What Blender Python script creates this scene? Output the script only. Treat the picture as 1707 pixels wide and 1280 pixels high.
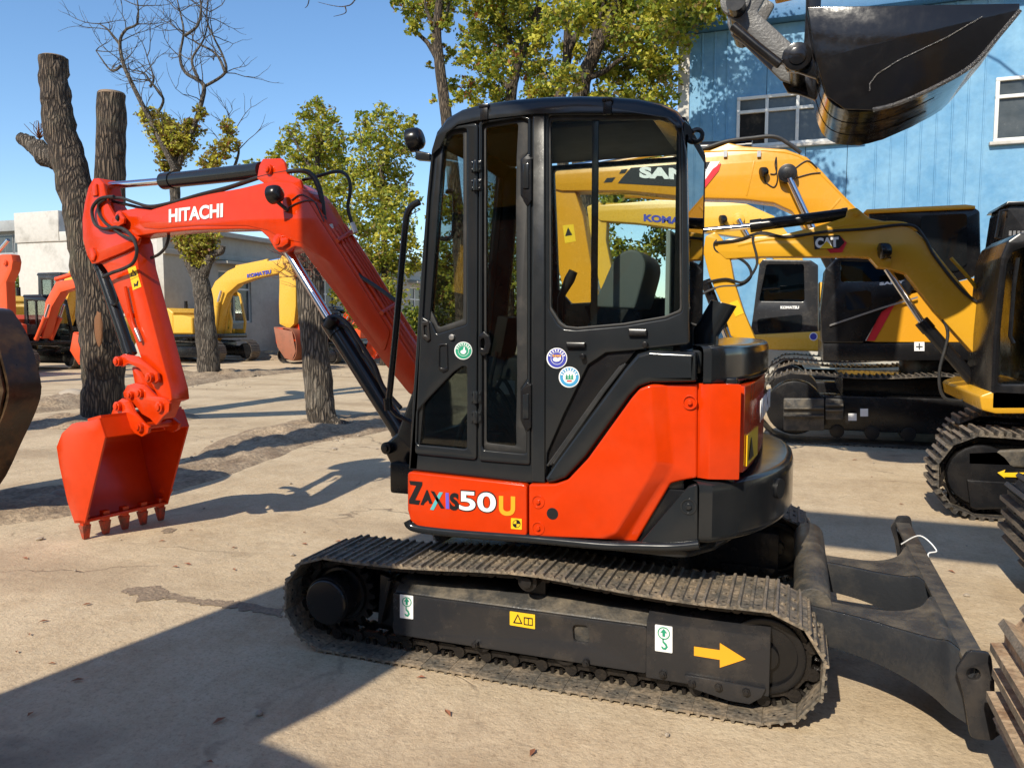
import bpy, bmesh, math, random
from mathutils import Vector as V, Matrix, noise as mnoise
from mathutils.geometry import delaunay_2d_cdt
random.seed(7)
for o in list(bpy.data.objects):
    bpy.data.objects.remove(o)
scene = bpy.context.scene
COL = scene.collection
# ------------------------------------------------------------------ camera
CAMH = 1.6
FPX = 1290.0
YAW = math.atan2(FPX, 853.5 + 2670)
PITCH = math.atan(104 / FPX)
C0 = V((0, 0, CAMH))
CR = V((math.cos(YAW), math.sin(YAW), 0))
CF = V((-math.sin(YAW) * math.cos(PITCH), math.cos(YAW) * math.cos(PITCH), -math.sin(PITCH)))
CU = CR.cross(CF)
cd = bpy.data.cameras.new('camera')
cam = bpy.data.objects.new('camera', cd)
COL.objects.link(cam)
cd.sensor_width = 36
cd.lens = FPX / 1707 * 36
cd.clip_end = 2000
m = Matrix((CR, CU, -CF)).transposed().to_4x4()
m.translation = C0
cam.matrix_world = m
scene.camera = cam
# ------------------------------------------------------------------ sky, sun, exposure
SUN_EL = math.radians(39.0)
SUN_H = V((0.184, 1.0, 0)).normalized()
SUN_D = V((SUN_H.x * math.cos(SUN_EL), SUN_H.y * math.cos(SUN_EL), -math.sin(SUN_EL)))
world = bpy.data.worlds.new('World')
scene.world = world
world.use_nodes = True
wn = world.node_tree
sky = wn.nodes.new('ShaderNodeTexSky')
sky.sky_type = 'NISHITA'
sky.sun_disc = False
sky.sun_elevation = SUN_EL
sky.sun_rotation = math.atan2(-SUN_H.x, -SUN_H.y)
sky.air_density = 1.0
sky.dust_density = 0.25
sky.ozone_density = 3.0
wn.nodes['Background'].inputs['Strength'].default_value = 0.145
whs = wn.nodes.new('ShaderNodeHueSaturation')
whs.inputs['Saturation'].default_value = 1.12
wn.links.new(sky.outputs[0], whs.inputs['Color'])
wn.links.new(whs.outputs[0], wn.nodes['Background'].inputs['Color'])
sd = bpy.data.lights.new('sun', 'SUN')
sd.energy = 4.5
sd.angle = math.radians(0.53)
sd.color = (1.0, 0.92, 0.78)
sun = bpy.data.objects.new('sun', sd)
COL.objects.link(sun)
sun.rotation_euler = SUN_D.to_track_quat('-Z', 'Y').to_euler()
sun.location = (-3, -10, 12)
scene.view_settings.view_transform = 'Standard'
scene.view_settings.look = 'None'
scene.view_settings.gamma = 1
scene.view_settings.exposure = 0.38
scene.render.engine = 'CYCLES'
scene.cycles.max_bounces = 8
scene.cycles.transparent_max_bounces = 16
# ------------------------------------------------------------------ pixel -> place helpers
def ray(px, py):
    return CR * ((px - 853.5) / FPX) + CU * ((640 - py) / FPX) + CF
def on_plane(px, py, p, n):
    d = ray(px, py)
    t = (V(p) - C0).dot(n) / d.dot(n)
    return C0 + d * t
def gz(px, py, z=0.0):
    return on_plane(px, py, (0, 0, z), V((0, 0, 1)))
def gy(px, py, Y):
    return on_plane(px, py, (0, Y, 0), V((0, 1, 0)))
class Frame:
    """a vertical plane: e1 runs along it, n points away from the viewer"""
    def __init__(s, o, e1=(1, 0, 0)):
        s.o = V(o)
        s.e1 = V(e1).normalized()
        s.n = V((-s.e1.y, s.e1.x, 0))
        if s.n.y < 0:
            s.n = -s.n
    def px(s, x, y, w=0.0):
        q = on_plane(x, y, s.o + s.n * w, s.n) - s.o
        return (q.dot(s.e1), q.z)
    def pt(s, u, v, w=0.0):
        return V((s.o.x, s.o.y, 0)) + s.e1 * u + V((0, 0, v)) + s.n * w
    def at(s, x, y, w=0.0):
        return s.pt(*s.px(x, y, w), w)
def side(Y):
    return Frame((0, Y, 0))
# ------------------------------------------------------------------ things and parts
OFF = {}
def props(o, label, cat, group=None, kind=None):
    if label: o['label'] = label
    if cat: o['category'] = cat
    if group: o['group'] = group
    if kind: o['kind'] = kind
    return o
def thing(name, label, cat, loc=(0, 0, 0), group=None):
    o = bpy.data.objects.new(name, None)
    o.empty_display_size = 0.2
    COL.objects.link(o)
    o.location = loc
    OFF[o] = V(loc)
    return props(o, label, cat, group)
def link(name, me, mat, parent=None, shift=True):
    o = bpy.data.objects.new(name, me)
    COL.objects.link(o)
    if mat is not None and not me.materials:
        me.materials.append(mat)
    if parent is not None:
        o.parent = parent
        off = OFF.get(parent, V((0, 0, 0)))
        OFF[o] = off
        if shift and off.length > 0:
            me.transform(Matrix.Translation(-off))
    return o
def finish(bm, bevel=0.0, seg=2, smooth=40, merge=True):
    if merge:
        bmesh.ops.remove_doubles(bm, verts=bm.verts, dist=1e-5)
    bmesh.ops.recalc_face_normals(bm, faces=bm.faces)
    if bevel > 0:
        es = [e for e in bm.edges if len(e.link_faces) == 2 and e.calc_face_angle(0) > 0.45]
        bmesh.ops.bevel(bm, geom=es, offset=bevel, segments=seg, affect='EDGES', profile=0.6, clamp_overlap=True)
    me = bpy.data.meshes.new('mesh')
    bm.to_mesh(me)
    bm.free()
    if smooth:
        me.shade_smooth()
        me.set_sharp_from_angle(angle=math.radians(smooth))
    return me
class MB:
    def __init__(s):
        s.bm = bmesh.new()
    def face(s, pts):
        vs = [s.bm.verts.new(p) for p in pts]
        return s.bm.faces.new(vs)
    def prism(s, pts, vec):
        vec = V(vec)
        a = [s.bm.verts.new(p) for p in pts]
        b = [s.bm.verts.new(V(p) + vec) for p in pts]
        n = len(a)
        s.bm.faces.new(a)
        s.bm.faces.new(b[::-1])
        for i in range(n):
            s.bm.faces.new((a[i], a[(i + 1) % n], b[(i + 1) % n], b[i]))
        return s
    def box(s, lo, hi):
        x0, y0, z0 = lo
        x1, y1, z1 = hi
        return s.prism([(x0, y0, z0), (x1, y0, z0), (x1, y1, z0), (x0, y1, z0)], (0, 0, z1 - z0))
    def cyl(s, p0, p1, r, r2=None, n=16, cap=True):
        p0, p1 = V(p0), V(p1)
        r2 = r if r2 is None else r2
        d = (p1 - p0).normalized()
        a = d.orthogonal().normalized()
        b = d.cross(a)
        A, B = [], []
        for i in range(n):
            t = 2 * math.pi * i / n
            k = a * math.cos(t) + b * math.sin(t)
            A.append(s.bm.verts.new(p0 + k * r))
            B.append(s.bm.verts.new(p1 + k * r2))
        for i in range(n):
            s.bm.faces.new((A[i], A[(i + 1) % n], B[(i + 1) % n], B[i]))
        if cap:
            s.bm.faces.new(A[::-1])
            s.bm.faces.new(B)
        return s
    def ring(s, p0, p1, ro, ri, n=20):
        p0, p1 = V(p0), V(p1)
        d = (p1 - p0).normalized()
        a = d.orthogonal().normalized()
        b = d.cross(a)
        L = []
        for p, r in ((p0, ro), (p1, ro), (p1, ri), (p0, ri)):
            L.append([s.bm.verts.new(p + (a * math.cos(2 * math.pi * i / n) + b * math.sin(2 * math.pi * i / n)) * r) for i in range(n)])
        for k in range(4):
            A, B = L[k], L[(k + 1) % 4]
            for i in range(n):
                s.bm.faces.new((A[i], A[(i + 1) % n], B[(i + 1) % n], B[i]))
        return s
    def tube(s, path, r, n=8, cap=True):
        path = [V(p) for p in path]
        m_ = len(path)
        rs = r if isinstance(r, (list, tuple)) else [r] * m_
        prev = None
        rows = []
        for i, p in enumerate(path):
            t = (path[min(i + 1, m_ - 1)] - path[max(i - 1, 0)]).normalized()
            if prev is None:
                a = t.orthogonal().normalized()
            else:
                a = (prev - t * prev.dot(t)).normalized()
            prev = a
            b = t.cross(a)
            rows.append([s.bm.verts.new(p + (a * math.cos(2 * math.pi * k / n) + b * math.sin(2 * math.pi * k / n)) * rs[i]) for k in range(n)])
        for i in range(m_ - 1):
            for k in range(n):
                s.bm.faces.new((rows[i][k], rows[i][(k + 1) % n], rows[i + 1][(k + 1) % n], rows[i + 1][k]))
        if cap:
            s.bm.faces.new(rows[0][::-1])
            s.bm.faces.new(rows[-1])
        return s
    def strip(s, fr, prof, w0, w1, t):
        """bent plate: profile points (u,v) swept from w0 to w1, thickness t to the left of travel"""
        n = len(prof)
        off = []
        for i in range(n):
            a = V(prof[max(i - 1, 0)])
            b = V(prof[min(i + 1, n - 1)])
            d = (b - a).normalized()
            off.append((prof[i][0] - d.y * t, prof[i][1] + d.x * t))
        rows = []
        for i in range(n):
            rows.append([s.bm.verts.new(fr.pt(*q, w)) for q, w in ((prof[i], w0), (prof[i], w1), (off[i], w1), (off[i], w0))])
        for i in range(n - 1):
            for k in range(4):
                s.bm.faces.new((rows[i][k], rows[i][(k + 1) % 4], rows[i + 1][(k + 1) % 4], rows[i + 1][k]))
        s.bm.faces.new(rows[0][::-1])
        s.bm.faces.new(rows[-1])
        return s
    def build(s, name, mat, parent=None, bevel=0.0, seg=2, smooth=40, shift=True):
        return link(name, finish(s.bm, bevel, seg, smooth), mat, parent, shift)
def spline(pts, k=6, closed=False):
    """Catmull-Rom through points of any dimension"""
    P = [V(p) for p in pts]
    n = len(P)
    out = []
    rng = n if closed else n - 1
    for i in range(rng):
        if closed:
            a, b, c, d = P[(i - 1) % n], P[i], P[(i + 1) % n], P[(i + 2) % n]
        else:
            a, b, c, d = P[max(i - 1, 0)], P[i], P[i + 1], P[min(i + 2, n - 1)]
        for j in range(k):
            t = j / k
            out.append(0.5 * ((2 * b) + (c - a) * t + (2 * a - 5 * b + 4 * c - d) * t * t + (3 * b - a - 3 * c + d) * t ** 3))
    if not closed:
        out.append(P[-1])
    return out
def rnd(poly, r, seg=4):
    """round the corners of a 2D polygon"""
    n = len(poly)
    out = []
    for i in range(n):
        p = V(poly[i]).to_2d() if len(poly[i]) > 2 else V(poly[i])
        a = V(poly[i - 1]) - p
        b = V(poly[(i + 1) % n]) - p
        la, lb = a.length, b.length
        a.normalize(); b.normalize()
        ang = a.angle(b) if la > 1e-6 and lb > 1e-6 else math.pi
        if ang > math.radians(165):
            out.append(tuple(p)); continue
        d = min(r / math.tan(ang / 2), la * 0.45, lb * 0.45)
        A, B = p + a * d, p + b * d
        for j in range(seg + 1):
            t = j / seg
            q = A * (1 - t) ** 2 + p * 2 * t * (1 - t) + B * t * t
            out.append((q.x, q.y))
    return out
def curve_me(polys, depth, bevel=0.0, res=1):
    cu = bpy.data.curves.new('outline', 'CURVE')
    cu.dimensions = '2D'
    cu.fill_mode = 'BOTH'
    bevel = min(bevel, depth * 0.45)
    cu.extrude = max(depth / 2 - bevel, 1e-5)
    cu.bevel_depth = bevel
    cu.bevel_resolution = res
    cu.offset = -bevel
    for poly in polys:
        sp = cu.splines.new('POLY')
        sp.points.add(len(poly) - 1)
        for q, p in zip(sp.points, poly):
            q.co = (p[0], p[1], 0, 1)
        sp.use_cyclic_u = True
    ob = bpy.data.objects.new('outline', cu)
    me = bpy.data.meshes.new_from_object(ob)
    bpy.data.objects.remove(ob)
    bpy.data.curves.remove(cu)
    return me
def plate(fr, polys, w0, w1, bevel=0.0, res=1, smooth=35):
    """flat part with holes: 2D outlines in the frame, from w0 to w1"""
    me = curve_me(polys, w1 - w0, bevel, res)
    wm = (w0 + w1) / 2
    bm = bmesh.new()
    bm.from_mesh(me)
    bpy.data.meshes.remove(me)
    for v in bm.verts:
        v.co = fr.pt(v.co.x, v.co.y, wm + v.co.z)
    return finish(bm, 0, smooth=smooth)
def pxs(fr, pts, w=0.0):
    return [fr.px(x, y, w) for x, y in pts]
def panel(name, fr, px, w0, w1, mat, parent, bevel=0.004, holes=(), r=0.0, hr=None, wp=None, res=1):
    wp = w0 if wp is None else wp
    P = [rnd(pxs(fr, px, wp), r) if r else pxs(fr, px, wp)]
    hr = r if hr is None else hr
    for h in holes:
        q = pxs(fr, h, wp)
        P.append(rnd(q, hr) if hr else q)
    return link(name, plate(fr, P, w0, w1, bevel, res), mat, parent)
def text_me(body, size, bold=0.0, depth=0.002, spacing=1.0, shear=0.0):
    cu = bpy.data.curves.new('text', 'FONT')
    cu.body = body
    cu.size = size
    cu.offset = bold * size
    cu.extrude = depth / 2
    cu.space_character = spacing
    cu.shear = shear
    cu.resolution_u = 6
    ob = bpy.data.objects.new('text', cu)
    me = bpy.data.meshes.new_from_object(ob)
    bpy.data.objects.remove(ob)
    bpy.data.curves.remove(cu)
    return me
def lettering(name, body, mat, parent, p0, p1, ptop, bold=0.03, depth=0.003, spacing=1.0, shear=0.0, lift=0.0015):
    """write body so that its box has lower-left p0, lower-right p1 and top-left ptop (3D points)"""
    me = text_me(body, 1.0, bold, 0.01, spacing, shear)
    xs = [v.co.x for v in me.vertices]; ys = [v.co.y for v in me.vertices]
    x0, x1, y0, y1 = min(xs), max(xs), min(ys), max(ys)
    p0, p1, pt = V(p0), V(p1), V(ptop)
    ex, ey = p1 - p0, pt - p0
    n = ex.cross(ey).normalized()
    for v in me.vertices:
        a = (v.co.x - x0) / (x1 - x0); b = (v.co.y - y0) / (y1 - y0)
        v.co = p0 + ex * a + ey * b + n * (lift + v.co.z / 0.01 * depth)
    bm = bmesh.new(); bm.from_mesh(me); bpy.data.meshes.remove(me)
    return link(name, finish(bm, 0, smooth=0), mat, parent)
def decal(name, fr, px, w, mat, parent, r=0.0, t=0.002):
    return panel(name, fr, px, w - t, w, mat, parent, bevel=0, r=r, wp=w)
def circle(cx, cy, r, n=28, ry=None):
    ry = r if ry is None else ry
    return [(cx + r * math.cos(2 * math.pi * i / n), cy + ry * math.sin(2 * math.pi * i / n)) for i in range(n)]
def rect(x0, y0, x1, y1):
    return [(x0, y0), (x1, y0), (x1, y1), (x0, y1)]
# ------------------------------------------------------------------ materials
MATS = {}
def nodes(name):
    m_ = bpy.data.materials.new(name)
    m_.use_nodes = True
    return m_, m_.node_tree.nodes, m_.node_tree.links, m_.node_tree.nodes['Principled BSDF']
def lin(c):
    return tuple(((x / 255) / 12.92 if x / 255 < 0.04045 else ((x / 255 + 0.055) / 1.055) ** 2.4) for x in c) + (1,)
def paint(name, col, rough=0.3, metal=0.0, coat=0.0, dirt=0.15, dirtcol=(0.33, 0.26, 0.17, 1), scale=3.0, bump=0.0, bscale=60.0, objrand=False, lo=0.5, hi=0.75, vary=0.0, dirt_rough=0.85, spec=0.4):
    m_, N, L, B = nodes(name)
    tc = N.new('ShaderNodeTexCoord')
    geo = N.new('ShaderNodeNewGeometry')
    n1 = N.new('ShaderNodeTexNoise')
    n1.inputs['Scale'].default_value = scale
    n1.inputs['Detail'].default_value = 9
    n1.inputs['Roughness'].default_value = 0.68
    L.new(geo.outputs['Position'], n1.inputs['Vector'])
    rmp = N.new('ShaderNodeMapRange')
    rmp.inputs['From Min'].default_value = lo
    rmp.inputs['From Max'].default_value = hi
    rmp.inputs['To Max'].default_value = dirt
    src = n1.outputs['Fac']
    if objrand:
        oi = N.new('ShaderNodeObjectInfo')
        ad = N.new('ShaderNodeMath'); ad.operation = 'MULTIPLY_ADD'
        L.new(oi.outputs['Random'], ad.inputs[0]); ad.inputs[1].default_value = 0.10
        L.new(n1.outputs['Fac'], ad.inputs[2])
        src = ad.outputs[0]
    L.new(src, rmp.inputs['Value'])
    mx = N.new('ShaderNodeMix'); mx.data_type = 'RGBA'
    mx.inputs['A'].default_value = col
    mx.inputs['B'].default_value = dirtcol
    L.new(rmp.outputs[0], mx.inputs['Factor'])
    out = mx.outputs['Result']
    if vary:
        n3 = N.new('ShaderNodeTexNoise'); n3.inputs['Scale'].default_value = scale * 7; n3.inputs['Detail'].default_value = 6
        L.new(geo.outputs['Position'], n3.inputs['Vector'])
        mr = N.new('ShaderNodeMapRange'); mr.inputs['To Min'].default_value = 1 - vary; mr.inputs['To Max'].default_value = 1 + vary
        mr.inputs['From Min'].default_value = 0.3; mr.inputs['From Max'].default_value = 0.7
        L.new(n3.outputs['Fac'], mr.inputs['Value'])
        hs = N.new('ShaderNodeHueSaturation')
        L.new(mr.outputs[0], hs.inputs['Value'])
        L.new(out, hs.inputs['Color'])
        out = hs.outputs['Color']
    L.new(out, B.inputs['Base Color'])
    rr = N.new('ShaderNodeMapRange')
    rr.inputs['To Min'].default_value = rough
    rr.inputs['To Max'].default_value = dirt_rough
    L.new(rmp.outputs[0], rr.inputs['Value'])
    n4 = N.new('ShaderNodeTexNoise'); n4.inputs['Scale'].default_value = 14; n4.inputs['Detail'].default_value = 6
    L.new(geo.outputs['Position'], n4.inputs['Vector'])
    ra = N.new('ShaderNodeMath'); ra.operation = 'MULTIPLY_ADD'
    L.new(n4.outputs['Fac'], ra.inputs[0]); ra.inputs[1].default_value = 0.16
    L.new(rr.outputs[0], ra.inputs[2])
    rb = N.new('ShaderNodeMath'); rb.operation = 'SUBTRACT'; rb.use_clamp = True
    L.new(ra.outputs[0], rb.inputs[0]); rb.inputs[1].default_value = 0.08
    L.new(rb.outputs[0], B.inputs['Roughness'])
    B.inputs['Metallic'].default_value = metal
    B.inputs['Specular IOR Level'].default_value = spec
    B.inputs['Coat Weight'].default_value = coat
    B.inputs['Coat Roughness'].default_value = 0.06
    if bump:
        n2 = N.new('ShaderNodeTexNoise'); n2.inputs['Scale'].default_value = bscale; n2.inputs['Detail'].default_value = 5
        L.new(geo.outputs['Position'], n2.inputs['Vector'])
        bp = N.new('ShaderNodeBump'); bp.inputs['Strength'].default_value = bump; bp.inputs['Distance'].default_value = 0.02
        L.new(n2.outputs['Fac'], bp.inputs['Height'])
        L.new(bp.outputs[0], B.inputs['Normal'])
    MATS[name] = m_
    return m_
def glass(name, tint=(0.87, 0.91, 0.89, 1), refl=0.6):
    m_, N, L, B = nodes(name)
    N.remove(B)
    tr = N.new('ShaderNodeBsdfTransparent'); tr.inputs['Color'].default_value = tint
    gl = N.new('ShaderNodeBsdfGlossy'); gl.inputs['Roughness'].default_value = 0.015
    fr = N.new('ShaderNodeFresnel'); fr.inputs['IOR'].default_value = 1.55
    mu = N.new('ShaderNodeMath'); mu.operation = 'MULTIPLY'; mu.inputs[1].default_value = refl; mu.use_clamp = True
    L.new(fr.outputs[0], mu.inputs[0])
    mx = N.new('ShaderNodeMixShader')
    L.new(mu.outputs[0], mx.inputs[0]); L.new(tr.outputs[0], mx.inputs[1]); L.new(gl.outputs[0], mx.inputs[2])
    L.new(mx.outputs[0], N['Material Output'].inputs['Surface'])
    MATS[name] = m_
    return m_
ORANGE = paint('orange_paint', (0.57, 0.036, 0.0018, 1), 0.20, coat=0.0, vary=0.05, dirt=0.10, scale=2.5, dirtcol=(0.5, 0.12, 0.05, 1), bump=0.02, bscale=9)
GREY = paint('charcoal_paint', (0.015, 0.017, 0.019, 1), 0.17, coat=0.0, dirt=0.06, scale=2.2, dirtcol=(0.13, 0.11, 0.09, 1), bump=0.02, bscale=12)
BLACKM = paint('satin_black', (0.008, 0.008, 0.009, 1), 0.25, dirt=0.12, scale=4, dirtcol=(0.10, 0.08, 0.06, 1))
CASTING = paint('black_casting', (0.012, 0.011, 0.011, 1), 0.35, dirt=0.16, scale=5, dirtcol=(0.12, 0.09, 0.065, 1), bump=0.08, bscale=90)
FRAMEG = paint('track_frame_paint', (0.022, 0.022, 0.024, 1), 0.24, coat=0.0, dirt=0.22, scale=5, dirtcol=(0.17, 0.13, 0.09, 1), bump=0.08, bscale=30)
DUSTY = paint('dusty_black_paint', (0.040, 0.039, 0.037, 1), 0.4, dirt=0.62, scale=7, dirtcol=(0.24, 0.19, 0.125, 1), bump=0.2, bscale=60, lo=0.42, hi=0.72)
SHOE = paint('dusty_track_steel', (0.125, 0.110, 0.088, 1), 0.5, metal=0.15, dirt=0.8, scale=9, dirtcol=(0.36, 0.27, 0.175, 1), bump=0.5, bscale=45, objrand=True, lo=0.46, hi=0.74, vary=0.4)
WORN = paint('worn_grouser_crest', (0.19, 0.165, 0.135, 1), 0.45, metal=0.3, dirt=0.8, scale=14, dirtcol=(0.34, 0.26, 0.18, 1), bump=0.3, bscale=60, lo=0.4, hi=0.7, vary=0.3)
RUSTSHOE = paint('rusty_track_steel', (0.20, 0.10, 0.05, 1), 0.7, metal=0.1, dirt=0.95, scale=6, dirtcol=(0.42, 0.31, 0.20, 1), bump=0.5, bscale=40, objrand=True, lo=0.34, hi=0.6, vary=0.3)
DARKSHOE = paint('worn_dark_track_steel', (0.05, 0.046, 0.042, 1), 0.5, metal=0.3, dirt=0.75, scale=8, dirtcol=(0.30, 0.24, 0.17, 1), bump=0.4, bscale=45, objrand=True, lo=0.45, hi=0.75, vary=0.3)
LINKM = paint('oily_link_steel', (0.022, 0.019, 0.017, 1), 0.16, metal=0.3, dirt=0.18, scale=20, dirtcol=(0.20, 0.15, 0.10, 1), bump=0.3, bscale=90)
CHROME = paint('chrome', (0.72, 0.72, 0.74, 1), 0.1, metal=1.0, dirt=0.0)
STEEL = paint('bare_steel', (0.45, 0.44, 0.42, 1), 0.35, metal=0.9, dirt=0.2, dirtcol=(0.2, 0.17, 0.13, 1))
RUBBER = paint('rubber_hose', (0.018, 0.018, 0.018, 1), 0.5, dirt=0.3, scale=12, dirtcol=(0.12, 0.10, 0.08, 1))
WHITE = paint('white_print', (0.80, 0.80, 0.78, 1), 0.4, dirt=0.05)
BLACKP = paint('black_print', (0.012, 0.012, 0.013, 1), 0.4, dirt=0.0)
TEAL = paint('teal_print', (0.10, 0.42, 0.43, 1), 0.4, dirt=0.0)
VIOLET = paint('violet_print', (0.13, 0.10, 0.55, 1), 0.4, dirt=0.0)
AMBER = paint('amber_print', (0.80, 0.36, 0.02, 1), 0.4, dirt=0.0)
STICKY = paint('yellow_sticker', (0.80, 0.50, 0.015, 1), 0.4, dirt=0.04)
GREENP = paint('green_print', (0.02, 0.28, 0.16, 1), 0.4, dirt=0.0)
BLUEP = paint('blue_print', (0.05, 0.06, 0.36, 1), 0.4, dirt=0.0)
CYANP = paint('light_blue_print', (0.05, 0.30, 0.55, 1), 0.4, dirt=0.0)
REDP = paint('red_print', (0.62, 0.02, 0.03, 1), 0.4, dirt=0.0)
GLASS = glass('cab_glass')
GLASS2 = glass('dusky_door_glass', (0.56, 0.60, 0.58, 1), 0.9)
DGLASS = glass('dark_cab_glass', (0.06, 0.07, 0.07, 1), 1.0)
SEATM = paint('grey_vinyl', (0.13, 0.15, 0.145, 1), 0.5, dirt=0.1)
INTER = paint('cab_trim', (0.012, 0.012, 0.013, 1), 0.6, dirt=0.1)
YELA = paint('amber_yellow_paint', (0.62, 0.285, 0.018, 1), 0.25, coat=0.0, dirt=0.10, scale=1.5, dirtcol=(0.42, 0.25, 0.08, 1))
YELK = paint('pale_yellow_paint', (0.66, 0.38, 0.045, 1), 0.28, coat=0.0, dirt=0.14, scale=1.5, dirtcol=(0.42, 0.28, 0.10, 1))
YELC = paint('deep_yellow_paint', (0.62, 0.32, 0.020, 1), 0.25, coat=0.0, dirt=0.10, scale=2, dirtcol=(0.40, 0.24, 0.08, 1))
ORANGE2 = paint('faded_orange_paint', (0.72, 0.085, 0.02, 1), 0.4, coat=0.1, dirt=0.2, scale=2.5, dirtcol=(0.35, 0.14, 0.07, 1))
# ------------------------------------------------------------------ crawler track
def shoe_mesh(pitch, width, gh, mat):
    b = MB()
    L = pitch * 0.955
    b.box((-L / 2, 0, 0), (L / 2, width, 0.010))
    for k, hh in ((-0.40, 1.0), (-0.04, .7), (0.34, 1.0)):
        x = k * L
        wb, wt = (max(.013, gh * .5), max(.007, gh * .33)) if gh > .018 else (.009, .005)
        b.prism([(x - wb, 0, 0.010), (x + wb, 0, 0.010), (x + wt, 0, 0.010 + gh * hh), (x - wt, 0, 0.010 + gh * hh)], (0, width, 0))
    b.prism([(L / 2 - 0.004, 0, 0), (L / 2 + 0.012, 0, 0.004), (L / 2 + 0.012, 0, 0.012), (L / 2 - 0.004, 0, 0.010)], (0, width, 0))
    for y in (width * 0.12, width * 0.88):            # drain holes through the plate
        for x in (-0.17 * L, 0.17 * L):
            b.cyl((x, y, -0.0012), (x, y, 0.0112), 0.0065, n=8)
    for y in (width * 0.36, width * 0.64):
        for x in (-0.2 * L, 0.14 * L):
            b.cyl((x, y, 0.0), (x, y, 0.019), 0.009, n=6)
    me = finish(b.bm, 0, smooth=0, merge=False)
    me.materials.append(mat)
    me.materials.append(WORN)
    me.materials.append(BLACKP)
    for p in me.polygons:                                 # worn crests of the grousers
        if p.normal.z > .9 and p.center.z > .012 + gh * .6:
            p.material_index = 1
        if len(p.vertices) == 8:
            p.material_index = 2
    return me
def link_mesh(pitch, width, mat):
    b = MB()
    yc = width / 2
    for s in (-1, 1):
        y = yc + s * 0.055
        pr = [(-pitch * .5, -.012), (-pitch * .46, -.045), (-pitch * .3, -.062), (pitch * .3, -.062), (pitch * .46, -.045), (pitch * .5, -.012), (pitch * .36, -.018), (pitch * .2, -.036), (-pitch * .2, -.036), (-pitch * .36, -.018)]
        b.prism([(x, y - .012, z) for x, z in pr], (0, .024, 0))
        b.cyl((-pitch * .5, y - .024, -.035), (-pitch * .5, y + .024, -.035), .027, n=12)
        for x in (-.018, .022):
            b.cyl((x, y + s * .008, .001), (x, y + s * .008, -.024), .0095, n=6)
    b.cyl((-pitch * .5, yc - .075, -.035), (-pitch * .5, yc + .075, -.035), .017, n=10)
    me = finish(b.bm, 0, smooth=30, merge=False)
    me.materials.append(mat)
    return me
def track(holder, y0, width, xa, xb, za, zb_, R, n, mat, sag=0.03, gh=0.02, links=True, crown=0.0, lab_rand=0.0):
    """closed run of shoes round two wheels at xa<xb; R is the radius at the shoe plate"""
    pts = []
    K = 60
    for i in range(K):                                  # bottom run
        t = i / K
        pts.append((xa + (xb - xa) * t, (za - R) * (1 - t) + (zb_ - R) * t))
    for i in range(K):                                  # right wheel
        a = -math.pi / 2 + math.pi * i / K
        pts.append((xb + R * math.cos(a), zb_ + R * math.sin(a)))
    for i in range(K):                                  # top run, hanging a little
        t = i / K
        s_ = sag * (abs(math.sin(2 * math.pi * t)) ** 1.3) - crown * math.sin(math.pi * t) ** 2
        pts.append((xb + (xa - xb) * t, (zb_ + R) * (1 - t) + (za + R) * t - s_))
    for i in range(K):
        a = math.pi / 2 + math.pi * i / K
        pts.append((xa + R * math.cos(a), za + R * math.sin(a)))
    P = [V((x, z)) for x, z in pts]
    cum = [0]
    for i in range(len(P)):
        cum.append(cum[-1] + (P[(i + 1) % len(P)] - P[i]).length)
    tot = cum[-1]
    pitch = tot / n
    sm = shoe_mesh(pitch, width, gh, mat)
    lm = link_mesh(pitch, width, LINKM) if links else None
    def at(d):
        d %= tot
        lo, hi = 0, len(P)
        while hi - lo > 1:
            mid = (lo + hi) // 2
            if cum[mid] <= d: lo = mid
            else: hi = mid
        f = (d - cum[lo]) / max(cum[lo + 1] - cum[lo], 1e-9)
        return P[lo].lerp(P[(lo + 1) % len(P)], f)
    off = OFF.get(holder, V((0, 0, 0)))
    rr = random.Random(n)
    for i in range(n):
        d = (i + .35) * pitch
        a, b = at(d - pitch * .48), at(d + pitch * .48)
        c = (a + b) / 2
        t = (b - a).normalized()
        # local x = travel, z = outward (right of travel, run is counter-clockwise)
        nx = V((t.x, 0, t.y)); nz = V((t.y, 0, -t.x)); ny = V((0, 1, 0))
        if nx.cross(ny).dot(nz) < 0:
            nx = -nx
        M = Matrix((nx, ny, nz)).transposed().to_4x4()
        j = rr.uniform(-1, 1) * lab_rand
        M.translation = V((c.x, y0 + j, c.y)) - off
        o = bpy.data.objects.new('track_shoe', sm)
        COL.objects.link(o)
        o.parent = holder
        o.matrix_basis = M
        if links:
            k = bpy.data.objects.new('track_link', lm)
            COL.objects.link(k)
            k.parent = holder
            k.matrix_basis = M
    return holder
def cylinder(name, parent, p0, p1, p2, rb, rr_, mat, hose=None):
    """hydraulic ram: barrel p0-p1, rod p1-p2"""
    p0, p1, p2 = V(p0), V(p1), V(p2)
    d = (p1 - p0).normalized()
    b = MB()
    b.cyl(p0, p1, rb, n=20)
    b.cyl(p1 - d * rb * 1.6, p1 + d * rb * .35, rb * 1.13, n=20)
    b.cyl(p0 - d * rb * .3, p0 + d * rb * .6, rb * 1.08, n=20)
    o = b.build(name, mat, parent, smooth=40)
    r = MB()
    r.cyl(p1, p2, rr_, n=16)
    q = r.build('piston_rod', CHROME, o)
    return o
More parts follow.
